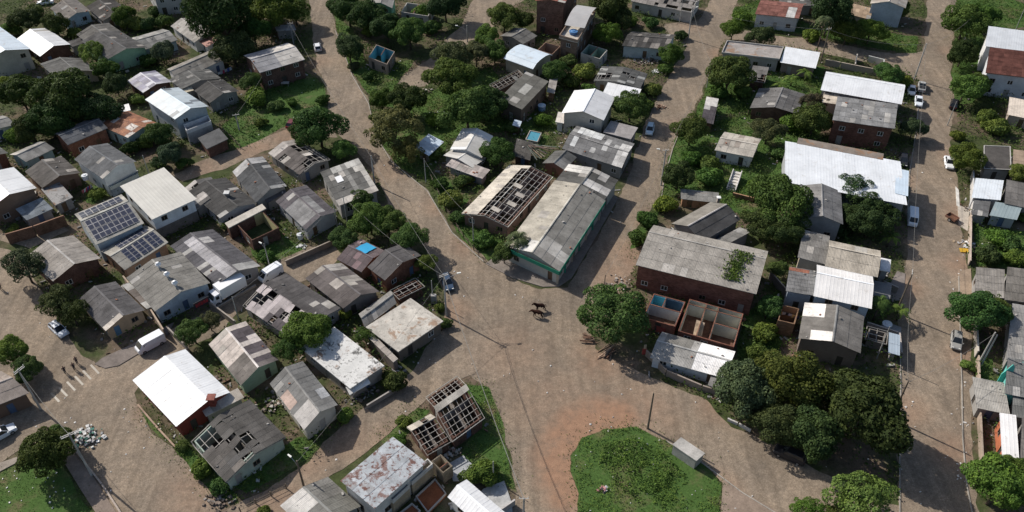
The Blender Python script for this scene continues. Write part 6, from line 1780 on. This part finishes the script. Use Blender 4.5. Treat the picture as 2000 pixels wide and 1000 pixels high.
# ------------------------------------------------------------------ street things and yard clutter
# bus shelter
A, B, C = at(1313, 869, 2.0), at(1360, 901, 2.0), at(1377, 886, 2.0)
sh = empty('bus_shelter', (*((A + C) / 2).xy, 0))
tag(sh, 'pale concrete bus shelter at the edge of the traffic island', 'bus shelter')
D = A + C - B
K = [p - Vector((*sh.location.xy, 0)) for p in (A, B, C, D)]
q = MB(); q.hexa([(*p.xy, 1.95) for p in K], [(*p.xy, 2.1) for p in K]); q.build('roof', M['conc'], sh, color=(.42, .40, .37))
def wl(name, p, q_, t, z0, z1, parent, color, mat='conc'):
    e = (q_ - p).normalized(); n = Vector((-e.y, e.x, 0)) * t
    m = MB(); m.hexa([(*v.xy, z0) for v in (p, q_, q_ + n, p + n)], [(*v.xy, z1) for v in (p, q_, q_ + n, p + n)])
    return m.build(name, M[mat], parent, color=color)
i_ = lambda p, f: p * f
wl('back_wall', K[0] * .94, K[1] * .94, .14, 0, 1.948, sh, (.33, .32, .29))
wl('side_wall', K[1] * .94 + (K[2] - K[1]).normalized() * .16, K[2] * .92, .14, 0, 1.947, sh, (.34, .33, .3))
wl('side_wall', K[3] * .92, K[0] * .94 + (K[3] - K[0]).normalized() * .16, .14, 0, 1.947, sh, (.34, .33, .3))
q = MB(); m0, m1 = K[0] * .8 + (K[3] - K[0]) * .12, K[1] * .8 + (K[2] - K[1]) * .12
n_ = (K[3] - K[0]).normalized() * .4
q.hexa([(*v.xy, .40) for v in (m0, m1, m1 + n_, m0 + n_)], [(*v.xy, .48) for v in (m0, m1, m1 + n_, m0 + n_)]); q.build('bench', M['wood'], sh, color=(.2, .13, .08))

# garden steps
st = empty('garden_steps', at(1432, 368))
tag(st, 'pale concrete garden steps climbing beside the little white house', 'steps')
p0, p1 = at(1427, 373) - st.location, at(1438, 345) - st.location
dr = (p1 - p0); dr.z = 0; Ls = dr.length; dr.normalize(); sd = Vector((-dr.y, dr.x, 0))
for i in range(7):
    a, b = p0 + dr * (Ls * i / 7), p0 + dr * (Ls * (i + 1) / 7 - .002)
    q = MB(); q.hexa([(*v.xy, 0) for v in (a - sd * .75, a + sd * -.75 + dr * 0, b - sd * .75, b + sd * .75)][:0] or [(*v.xy, 0.0) for v in (a - sd * .75, b - sd * .75, b + sd * .75, a + sd * .75)], [(*v.xy, .18 * (i + 1)) for v in (a - sd * .75, b - sd * .75, b + sd * .75, a + sd * .75)])
    q.build('step', M['conc'], st, color=(.52, .49, .45))
for s in (-1, 1):
    q = MB(); a, b = p0 + sd * s * .85, p1 + sd * s * .85
    q.hexa([(*v.xy, 0) for v in (a - sd * .09, b - sd * .09, b + sd * .09, a + sd * .09)], [(*v.xy, z) for v, z in ((a - sd * .09, .5), (b - sd * .09, 1.7), (b + sd * .09, 1.7), (a + sd * .09, .5))])
    q.build('balustrade', M['conc'], st, color=(.6, .57, .54))

# swimming basin
def basin(cx, cy, pts, label, depth_=.9):
    P = [at(x, y, depth_) for x, y in pts]
    root = empty('water_basin', (*(sum(P, Vector()) / 4).xy, 0))
    tag(root, label, 'basin')
    K = [p - Vector((*root.location.xy, 0)) for p in P]
    for k in range(4):
        a, b = K[k], K[(k + 1) % 4]
        e = (b - a).normalized()
        if k % 2:
            a, b = a + e * .162, b - e * .162
        wl('basin_wall', a, b, .16, 0, depth_, root, (.40, .36, .32))
    q = MB(); q.add([(*(p * .9).xy, depth_ - .15) for p in K], [(0, 1, 2, 3)]); q.build('water', M['water'], root)
basin(1045, 265, [(1026, 272), (1050, 277), (1058, 259), (1035, 254)], 'small raised blue basin behind the collapsed rafters', 1.1)

# walls and fences between the lots
def fence(pts, h, color, label, mat='plaster', t=.16, name='garden_wall', cat='wall', posts=False):
    P = [at(x, y) for x, y in pts]
    root = empty(name, P[0])
    tag(root, label, cat)
    for a, b in zip(P, P[1:]):
        a, b = a - P[0], b - P[0]
        if posts:
            d = b - a
            n = max(1, round(d.length / 2.2))
            for i in range(n + 1):
                c = a + d * (i / n)
                q = MB(); q.box(-.06, .06, -.06, .06, 0, h); q.build('post', M['wood'], root, c, color)
            for z in (.35, .75):
                q = MB(); q.tube(a + Vector((0, 0, h * z)), b + Vector((0, 0, h * z)), .03, n=4); q.build('rail', M['wood'], root, color=color)
        else:
            e = (b - a).normalized()
            wl('wall_run', a + e * .01, b - e * .17 if b is not P[-1] else b, t, 0, h, root, color, mat)
            q = MB(); nn = Vector((-e.y, e.x, 0)); q.hexa([(*v.xy, h + .002) for v in (a - nn * .04, b - e * .2 - nn * .04, b - e * .2 + nn * (t + .04), a + nn * (t + .04))], [(*v.xy, h + .07) for v in (a - nn * .04, b - e * .2 - nn * .04, b - e * .2 + nn * (t + .04), a + nn * (t + .04))])
            q.build('coping', M['conc'], root, color=tuple(min(.6, c * 1.3) for c in color))
for pts, h, c, lab, mt in [
    ([(246, 556), (300, 622), (325, 662)], 2.0, (.33, .26, .2), 'beige wall along the shop yard down to the white van', 'plaster'),
    ([(20, 478), (75, 462), (135, 440)], 2.4, (.22, .13, .09), 'brick retaining wall below the left edge white roof', 'brick'),
    ([(330, 650), (370, 690), (345, 700)], 1.2, (.28, .25, .22), 'low wall beside the white panel van', 'plaster'),
    ([(410, 600), (462, 640)], 1.4, (.25, .22, .19), 'low wall below the box truck', 'plaster'),
    ([(560, 520), (655, 478)], 1.2, (.27, .23, .19), 'low wall on the upper side of the paved lane', 'plaster'),
    ([(1900, 600), (1903, 700)], 1.5, (.42, .38, .33), 'pale street wall under the dense street tree', 'plaster'),
    ([(1905, 705), (1908, 800)], 1.3, (.35, .28, .22), 'street wall beside the pale concrete coloured roof', 'plaster'),
    ([(1908, 815), (1912, 905)], 1.3, (.30, .24, .19), 'street wall below the pale concrete coloured roof', 'plaster'),
    ([(1895, 345), (1894, 420)], 1.7, (.5, .48, .46), 'white front wall of the white metal porch', 'plaster'),
    ([(1892, 425), (1890, 520)], 1.2, (.40, .33, .27), 'broken front wall of the tangled green lot', 'plaster'),
    ([(1260, 695), (1300, 735), (1370, 765), (1420, 780)], 1.3, (.24, .20, .17), 'dark low wall along the shaded plaza edge', 'plaster'),
    ([(1610, 128), (1640, 134), (1720, 150)], 1.6, (.38, .32, .26), 'roofless front wall along the cross street', 'plaster'),
    ([(1720, 152), (1724, 128), (1692, 120)], 1.6, (.50, .48, .43), 'pale roofless yard walls at the cross street corner', 'plaster'),
    ([(1668, 136), (1672, 116)], 1.5, (.46, .42, .36), 'thin yard wall above the long white roof', 'plaster'),
    ([(1430, 385), (1470, 395), (1515, 360)], 1.0, (.30, .18, .11), 'broken brown wall below the garden steps', 'brick'),
    ([(1720, 560), (1752, 575)], 1.4, (.25, .23, .21), 'grey yard wall beside the small boxy roof', 'plaster'),
    ([(1690, 640), (1752, 660), (1756, 700)], 1.2, (.33, .29, .26), 'yard wall around the street side pergola', 'plaster'),
    ([(1005, 985), (925, 1040)], 1.2, (.36, .34, .32), 'low wall by the bottom white gable roof', 'plaster'),
    ([(270, 795), (310, 842), (350, 885)], .5, (.28, .20, .15), 'low crumbling kerb wall beside the large white roof', 'brick'),
    ([(128, 858), (200, 950), (262, 1045)], .35, (.30, .25, .21), 'long kerb wall of the corner lawn', 'plaster'),
    ([(1420, 822), (1442, 832), (1467, 846)], .5, (.45, .43, .41), 'pale concrete bench wall under the big tree group', 'plaster'),
    ([(1240, 590), (1262, 640), (1300, 655)], 1.3, (.25, .06, .05), 'red low wall beside the large round tree', 'plaster'),
    ([(500, 560), (420, 606)], .5, (.3, .27, .24), 'kerb wall behind the box truck', 'plaster'),
    ([(780, 760), (715, 800)], .9, (.25, .23, .21), 'yard wall under the burnt flat roof', 'plaster'),
    ([(1500, 545), (1540, 590)], 1.8, (.2, .18, .16), 'dark wall in the gap beside the long brick building', 'plaster')]:
    fence(pts, h, c, lab, mt)
for pts, lab in [([(840, 345), (870, 410), (905, 465), (945, 512)], 'wire fence along the weedy strip'), ([(1390, 240), (1460, 225)], 'timber fence by the tiny dark hut'), ([(1255, 190), (1300, 150)], 'fence of stakes along the shaded middle street'), ([(430, 250), (470, 290)], 'fence at the corner of the grassy lot'),
                 ([(560, 955), (470, 1000)], 'stakes in front of the torn dark roof'), ([(1695, 650), (1740, 665)], 'timber pergola rail by the right street')]:
    fence(pts, 1.2, (.2, .16, .12), lab, name='post_fence', cat='fence', posts=True)

# terracotta patios and balconies of the rust blotched house
def terrace(pts, z, color, label, rim=None, name='patio', cat='patio', rh=.8):
    P = [at(x, y, z) for x, y in pts]
    c = sum(P, Vector()) / len(P)
    root = empty(name, (c.x, c.y, 0))
    tag(root, label, cat)
    K = [p - Vector((c.x, c.y, 0)) for p in P]
    q = MB(); q.hexa([(*p.xy, 0.002) for p in K], [(*p.xy, z) for p in K]); q.build('slab', M['conc'], root, color=color)
    if rim:
        for k in range(4):
            a, b = K[k], K[(k + 1) % 4]
            e = (b - a).normalized()
            if k % 2:
                a, b = a + e * .13, b - e * .13
            wl('parapet', a, b, .12, z + .002, z + rh, root, rim, 'plaster')
    return root
terrace([(836, 1004), (872, 966), (850, 937), (812, 972)], .3, (.34, .12, .055), 'terracotta patio with low walls beside the rust blotched house', (.5, .46, .42), rh=.4)
terrace([(790, 1030), (822, 1000), (805, 985), (770, 1012)], .3, (.33, .12, .06), 'lower terracotta patio at the bottom edge', (.5, .46, .42), rh=.4)
terrace([(805, 948), (846, 912), (836, 902), (794, 938)], 2.3, (.36, .29, .2), 'upper balcony on the front of the rust blotched house', (.56, .54, .5), name='balcony', cat='balcony')
terrace([(768, 984), (800, 954), (790, 944), (756, 976)], 2.3, (.36, .29, .2), 'second upper balcony at the lower end of the rust blotched house', (.56, .54, .5), name='balcony', cat='balcony')
terrace([(217, 372), (272, 345), (266, 334), (210, 361)], 1.6, (.2, .23, .26), 'blue grey balcony under the white gabled house', (.34, .36, .34), name='balcony', cat='balcony')
terrace([(366, 262), (414, 243), (408, 232), (360, 250)], 2.8, (.3, .3, .3), 'white railed balcony of the pale blue two storey house', (.62, .62, .62), name='balcony', cat='balcony', rh=.9)

# collapsed rafters between the shacks
rc_ = empty('collapsed_rafters', at(1060, 300))
tag(rc_, 'fan of collapsed roof timbers between two dark shacks', 'timbers')
rr = random.Random(4)
for i in range(16):
    a = at(1028 + i * 1.0, 285 + rr.uniform(-4, 4), 2.6 + rr.uniform(-.5, .8)) - rc_.location
    b = at(1046 + i * 3, 312 - i * 1.6 + rr.uniform(-4, 4), .5 + rr.uniform(0, 2)) - rc_.location
    beam('timber', a, b, .1, .1, rc_, Vector((0, 0, 0)), (.34 * rr.uniform(.6, 1.2), .27, .22))

# log piles at the plaza, loose boards, rubble and rubbish
def heap(px, py, n, spread, label, kindname, cat, cols, size=(.15, .5), long=False, hgt=.5, seed=1, part='piece'):
    rnd = random.Random(seed + px)
    c = at(px, py)
    root = empty(kindname, c)
    tag(root, label, cat)
    for i in range(n):
        x, y = rnd.gauss(0, spread * .45), rnd.gauss(0, spread * .36)
        z = max(.06, hgt * math.exp(-(x * x + y * y) / (spread * spread)) * rnd.uniform(.2, 1))
        col = rnd.choice(cols)
        k = rnd.uniform(.7, 1.25)
        col = tuple(min(.85, v * k) for v in col)
        mb = MB()
        if long:
            a = rnd.gauss(long if long is not True else .4, .25)
            L_ = rnd.uniform(*size)
            d = Vector((math.cos(a), math.sin(a), rnd.uniform(-.1, .15))) * L_ / 2
            mb.tube(-d, d, rnd.uniform(.06, .14), rnd.uniform(.05, .12), 6)
        else:
            s = rnd.uniform(*size)
            vs = [Vector((sx * s * rnd.uniform(.4, .7), sy * s * rnd.uniform(.3, .7), sz * s * rnd.uniform(.15, .45))) for sx, sy, sz in ((-1, -1, -1), (1, -1, -1), (1, 1, -1), (-1, 1, -1), (-1, -1, 1), (1, -1, 1), (1, 1, 1), (-1, 1, 1))]
            mb.hexa(vs[:4], vs[4:])
        o = mb.build(part, M['wood'] if long else M['conc'], root, (x, y, z), col)
        o.rotation_euler.z = rnd.uniform(0, 6.28) if not long else 0
WOOD = [(.26, .17, .12), (.17, .10, .07), (.36, .26, .19)]
heap(1150, 665, 18, 1.0, 'pile of reddish logs beside the large round tree', 'log_pile', 'logs', WOOD, (.9, 2.0), -.3, .9, part='log')
heap(1188, 690, 18, 1.1, 'second darker log pile nearer the white roofed house', 'log_pile', 'logs', WOOD, (1.4, 2.8), .8, .7, part='log')
RUB = [(.40, .37, .33), (.28, .22, .17), (.5, .47, .43), (.17, .14, .12), (.22, .18, .15)]
for a in [(168, 855, 90, 2.6, 'large heap of white rubbish bags and scrap at the crossing kerb', [(.62, .62, .6), (.5, .5, .48), (.58, .57, .55), (.1, .22, .18), (.2, .16, .13), (.46, .44, .43)], .8),
          (430, 978, 60, 2.2, 'heap of dark brushwood and rubble by the bottom lane', [(.13, .10, .08), (.2, .16, .13), (.3, .27, .24), (.10, .085, .07)], .5), (1262, 120, 70, 3.0, 'heap of white and brown rubble behind the dilapidated mossy roof', RUB, .8), (1288, 140, 30, 1.6, 'white plastic heap by the fence of the middle street', [(.65, .66, .67), (.5, .5, .5)], .6),
          (832, 178, 40, 1.8, 'pale rubble at the end of the top middle road', RUB, .4), (862, 222, 40, 1.6, 'white scrap heap in the garden of the middle block', [(.6, .6, .6), (.35, .35, .35), (.2, .2, .2)], .6), (1742, 805, 60, 2.2, 'pile of pale debris at the foot of the dark street pole', RUB, .6), (1210, 555, 40, 2.6, 'broken concrete at the plaza corner of the long brick building', RUB, .4),
          (1890, 480, 40, 2.4, 'scattered boards and white rubbish at the tangled lot', [(.65, .64, .62), (.5, .5, .5), (.4, .3, .2)], .4), (1895, 412, 26, 1.4, 'grey junk beside the white porch roof', RUB, .6), (540, 790, 60, 2.6, 'junk in the gap between the torn dark roof and the grey gable', RUB, .5), (710, 770, 50, 2.6, 'dark junk in the yard under the burnt roof', [(.1, .09, .08), (.3, .28, .26), (.2, .16, .13)], .6),
          (415, 750, 30, 1.8, 'junk between the white metal roof and the chequered roof', RUB, .4), (1680, 648, 40, 2.4, 'clutter in the yard of the street side pergola', RUB, .5), (880, 880, 40, 1.8, 'grey rubble beside the open brick shaft', RUB, .5), (1560, 700, 30, 1.6, 'clutter in the orange yard below the laundry terrace', [(.5, .25, .15), (.5, .5, .5), (.25, .15, .1)], .5), (590, 480, 16, .9, 'small bags beside the white drum', [(.6, .6, .58)], .3), (1290, 210, 24, 1.4, 'heap of brown branches on the middle street', WOOD, .5),
          (500, 915, 26, 1.6, 'white and black checked scraps in front of the torn dark roof', [(.6, .6, .58), (.15, .15, .15)], .2), (1178, 957, 12, .7, 'small pile of bags on the traffic island', [(.5, .25, .25), (.6, .6, .6), (.12, .1, .1)], .5), (120, 560, 26, 1.4, 'pallets and boxes beside the light grey barn', [(.4, .36, .28), (.3, .25, .2)], .6), (1010, 395, 40, 3.0, 'fallen bricks inside the half roofless house', RUB, .4), (1060, 370, 40, 3.0, 'fallen sheets at the back of the half roofless house', RUB, .5), (410, 880, 8, .9, 'white crumpled scrap lying on the torn dark roof', [(.7, .7, .7)], .3)]:
    px, py, n, sp, lab, cols, hg = a
    heap(px, py, n, sp, lab, 'rubble_heap', 'rubble', cols, (.10, .48), False, hg * .8)

# litter on the streets: specks nobody could count
lit = MB()
rl = random.Random(21)
c0 = at(900, 600)
spots = [(at(rl.uniform(0, 2000), rl.uniform(60, 1000))) for _ in range(420)]
spots += [at(rl.gauss(1880, 10), rl.uniform(380, 950)) for _ in range(60)] + [at(rl.gauss(1230, 60), rl.gauss(900, 40)) for _ in range(25)] + [at(rl.gauss(60, 60), rl.gauss(950, 30)) for _ in range(40)] + [at(rl.gauss(320, 25), rl.gauss(830, 30)) for _ in range(25)]
for p in spots:
    s = rl.uniform(.04, .16)
    a = rl.uniform(0, 3.14)
    x, y = p.x - c0.x, p.y - c0.y
    d, e_ = Vector((math.cos(a), math.sin(a), 0)) * s, Vector((-math.sin(a), math.cos(a), 0)) * s * rl.uniform(.4, 1)
    b = Vector((x, y, .06))
    lit.hexa([b - d - e_, b + d - e_, b + d + e_, b - d + e_], [v + Vector((0, 0, .05)) for v in (b - d * .6 - e_ * .6, b + d * .7 - e_ * .5, b + d * .6 + e_ * .6, b - d * .7 + e_ * .5)])
lo_ = lit.build('litter', M['paint'], None, c0, (.6, .58, .55))
tag(lo_, 'pale scraps of litter strewn over the streets and yards', 'litter', kind='stuff')

# small clutter of the yards: scraps, boards and bricks too small to pick apart
cl = [MB(), MB(), MB()]
cands = []
for hs in HOUSES:
    for _ in range(26):
        k = rl.random()
        s, t = rl.uniform(-.25, 1.25), rl.uniform(-.25, 1.25)
        if 0 < s < 1 and 0 < t < 1:
            continue
        cands.append(hs.pt(s, t))
CP_ = np.array([(p.x, p.y) for p in cands])
okc = np.ones(len(cands), bool)
for r_ in ROADS + FOOT:
    okc &= ~inside(CP_, r_)
for p, ok_ in zip(cands, okc):
    if not ok_:
        continue
    m_ = rl.choice(cl)
    s = rl.uniform(.08, .4)
    lx, ly, lz = s * rl.uniform(.6, 3.2), s * rl.uniform(.4, 1), s * rl.uniform(.2, .9)
    a = rl.uniform(0, 3.14)
    d, e_ = Vector((math.cos(a), math.sin(a), 0)) * lx / 2, Vector((-math.sin(a), math.cos(a), 0)) * ly / 2
    b = Vector((p.x, p.y, .02)) - Vector((c0.x, c0.y, 0))
    u_ = Vector((rl.uniform(-.1, .1), rl.uniform(-.1, .1), lz))
    m_.hexa([b - d - e_, b + d - e_, b + d + e_, b - d + e_], [b - d - e_ + u_, b + d - e_ + u_, b + d + e_ + u_, b - d + e_ + u_])
for m_, nm_, c_ in zip(cl, ('pale boards and sheet scraps lying in the yards', 'brown timber scraps lying in the yards', 'grey blocks and junk lying in the yards'), ((.45, .43, .40), (.17, .11, .08), (.22, .21, .20))):
    o = m_.build('debris', M['conc'], None, c0, c_)
    tag(o, nm_, 'debris', kind='stuff')

# planks in the roofless rooms
pk = empty('plank_stack', at(1362, 650))
tag(pk, 'long pale planks leaning inside the roofless rooms', 'planks')
for i in range(6):
    a = at(1352 + i * 2.6, 668 + i, .3) - pk.location
    b = at(1362 + i * 2.6, 625 + i, 2.4) - pk.location
    beam('plank', a, b, .28, .05, pk, Vector((0, 0, 0)), (.5, .38, .27))
# painted room
pr = empty('painted_room', ruinL.ctr)
tag(pr, 'sky blue painted plaster of the corner room in the roofless rooms', 'wall')
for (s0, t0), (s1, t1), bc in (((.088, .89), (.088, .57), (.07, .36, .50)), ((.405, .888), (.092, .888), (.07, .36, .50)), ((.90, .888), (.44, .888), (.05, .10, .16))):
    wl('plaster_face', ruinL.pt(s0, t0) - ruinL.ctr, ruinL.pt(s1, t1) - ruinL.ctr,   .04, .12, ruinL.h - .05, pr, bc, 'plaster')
# red hoarding panel at the shaded plaza edge, lean boards, drum
hb = empty('red_panel', at(1258, 692))
tag(hb, 'tall red and cream panel in the shade beside the round tree', 'panel')
q = MB(); q.box(-.35, .35, -.05, .05, 0, 1.3); q.build('lower_panel', M['paint'], hb, color=(.40, .07, .06))
q = MB(); q.box(-.2, .2, -.04, .04, 1.302, 2.2); q.build('upper_panel', M['paint'], hb, color=(.5, .4, .28))
yb = empty('yellow_board', at(1882, 490))
tag(yb, 'yellow board lying at the kerb by the tangled green lot', 'board')
q = MB(); q.hexa([(-.8, -.5, .12), (.8, -.6, .1), (.9, .4, .15), (-.7, .5, .2)], [(-.8, -.5, .2), (.8, -.6, .18), (.9, .4, .23), (-.7, .5, .28)]); q.build('sheet', M['paint'], yb, color=(.55, .33, .03))
tb = empty('garden_table', at(558, 167))
tag(tb, 'small pale table standing on the grassy lot', 'table')
q = MB(); q.box(-.9, .9, -.55, .55, .72, .78); q.build('table_top', M['wood'], tb, color=(.4, .38, .34))
for sx in (-1, 1):
    for sy in (-1, 1):
        q = MB(); q.box(sx * .75 - .04, sx * .75 + .04, sy * .42 - .04, sy * .42 + .04, 0, .72); q.build('leg', M['wood'], tb, color=(.3, .28, .25))
mbx = empty('meter_box', at(848, 592))
tag(mbx, 'grey meter box cabinet before the stripped porch', 'cabinet')
q = MB(); q.box(-.45, .45, -.3, .3, 0, 1.9); q.build('cabinet', M['conc'], mbx, color=(.33, .32, .3))
q = MB(); q.box(-.35, .35, -.33, -.301, .9, 1.7); q.build('door', M['paint'], mbx, color=(.28, .28, .27))
# turquoise gable wall with round holes
tg = empty('turquoise_gable', at(1950, 752))
tag(tg, 'turquoise arched gable wall beside the dark ribbed roof', 'wall')
a, b = at(1944, 752) - tg.location, at(1962, 756) - tg.location
e = (b - a).normalized(); n = Vector((-e.y, e.x, 0)) * .15
prof_ = [(0, 0), (1, 0), (1, 3.6), (.85, 4.6), (.6, 4.9), (.2, 3.2), (0, 2.6)]
q = MB(); q.prism([(*((a + (b - a) * s).xy), z) for s, z in prof_], n); q.build('gable', M['plaster'], tg, color=(.12, .50, .44))
print('objects', len(bpy.data.objects), 'meshes', len(bpy.data.meshes))

# kerbs
def kerb(pts, w=.16, h=.14):
    P = [at(x, y) for x, y in pts]
    mb = MB()
    L_, R_ = [], []
    for i, p in enumerate(P):
        d = (P[min(i + 1, len(P) - 1)] - P[max(i - 1, 0)]).normalized()
        n = Vector((-d.y, d.x, 0)) * w / 2
        L_.append(p + n); R_.append(p - n)
    vs = []
    for l, r in zip(L_, R_):
        vs += [(*l.xy, 0), (*l.xy, h), (*r.xy, h), (*r.xy, 0)]
    fs = []
    for i in range(len(P) - 1):
        a = i * 4
        fs += [(a, a + 1, a + 5, a + 4), (a + 1, a + 2, a + 6, a + 5), (a + 2, a + 3, a + 7, a + 6)]
    fs += [(0, 3, 2, 1), tuple(len(vs) - 4 + k for k in (0, 1, 2, 3))]
    mb.add(vs, fs)
    struct(mb.build('kerb', M['conc'], color=(.34, .31, .27)))
kerb([(1757, 1010), (1757, 900), (1759, 750), (1757, 645)])
kerb([(1872, 540), (1875, 640), (1878, 750), (1880, 860), (1888, 950), (1900, 1010)])
kerb([(655, 60), (688, 148), (720, 203), (735, 268), (765, 316), (835, 374), (883, 455), (945, 512)])
kerb([(1300, 861), (1372, 905), (1450, 963), (1530, 1012)])
kerb([(1772, 430), (1776, 340), (1790, 250), (1797, 160)])
kerb([(1292, 385), (1297, 350), (1314, 290), (1332, 246)])
# washing lines
def washing(px0, py0, px1, py1, z, label, n=6):
    a, b = at(px0, py0, z), at(px1, py1, z)
    root = empty('washing_line', (a.x, a.y, 0))
    tag(root, label, 'washing line')
    d = b - a
    for q in (Vector((0, 0, 0)), Vector((d.x, d.y, 0))):
        m = MB(); m.tube(q, q + Vector((0, 0, z + .05)), .035, n=6); m.build('post', M['wood'], root, color=(.25, .2, .16))
    m = MB(); m.tube((0, 0, z), (d.x, d.y, z), .012, n=4); m.build('line', M['cable'], root)
    rn = random.Random(px0)
    e = Vector((d.x, d.y, 0)).normalized(); nn = Vector((-e.y, e.x, 0))
    for i in range(n):
        c = Vector((d.x, d.y, 0)) * ((i + .5) / n) + Vector((0, 0, z))
        w, h = rn.uniform(.25, .4), rn.uniform(.5, .95)
        vs = []
        for j in range(4):
            for k in range(4):
                vs.append(c + e * (w * (k / 3 * 2 - 1)) + nn * (.05 * math.sin(k * 2 + j)) - Vector((0, 0, h * j / 3)))
        m = MB(); m.add(vs, [(j * 4 + k, j * 4 + k + 1, j * 4 + k + 5, j * 4 + k + 4) for j in range(3) for k in range(3)])
        m.build('garment', M['cloth'], root, color=rn.choice([(.65, .65, .66), (.45, .06, .1), (.08, .12, .35), (.6, .45, .2), (.5, .5, .55), (.05, .05, .06)]))
washing(1522, 607, 1560, 617, 2.0, 'washing line with clothes on the open brown terrace')
washing(402, 268, 436, 254, 1.9, 'washing line beside the balcony of the pale blue two storey house')
washing(425, 142, 452, 130, 1.9, 'washing line before the long grey roofed house')
washing(160, 372, 178, 360, 1.9, 'washing line by the white water tank')
washing(1915, 408, 1940, 412, 1.9, 'washing line under the white metal porch roof')
washing(640, 690, 655, 700, 1.9, 'washing line in the shade behind the burnt flat roof')
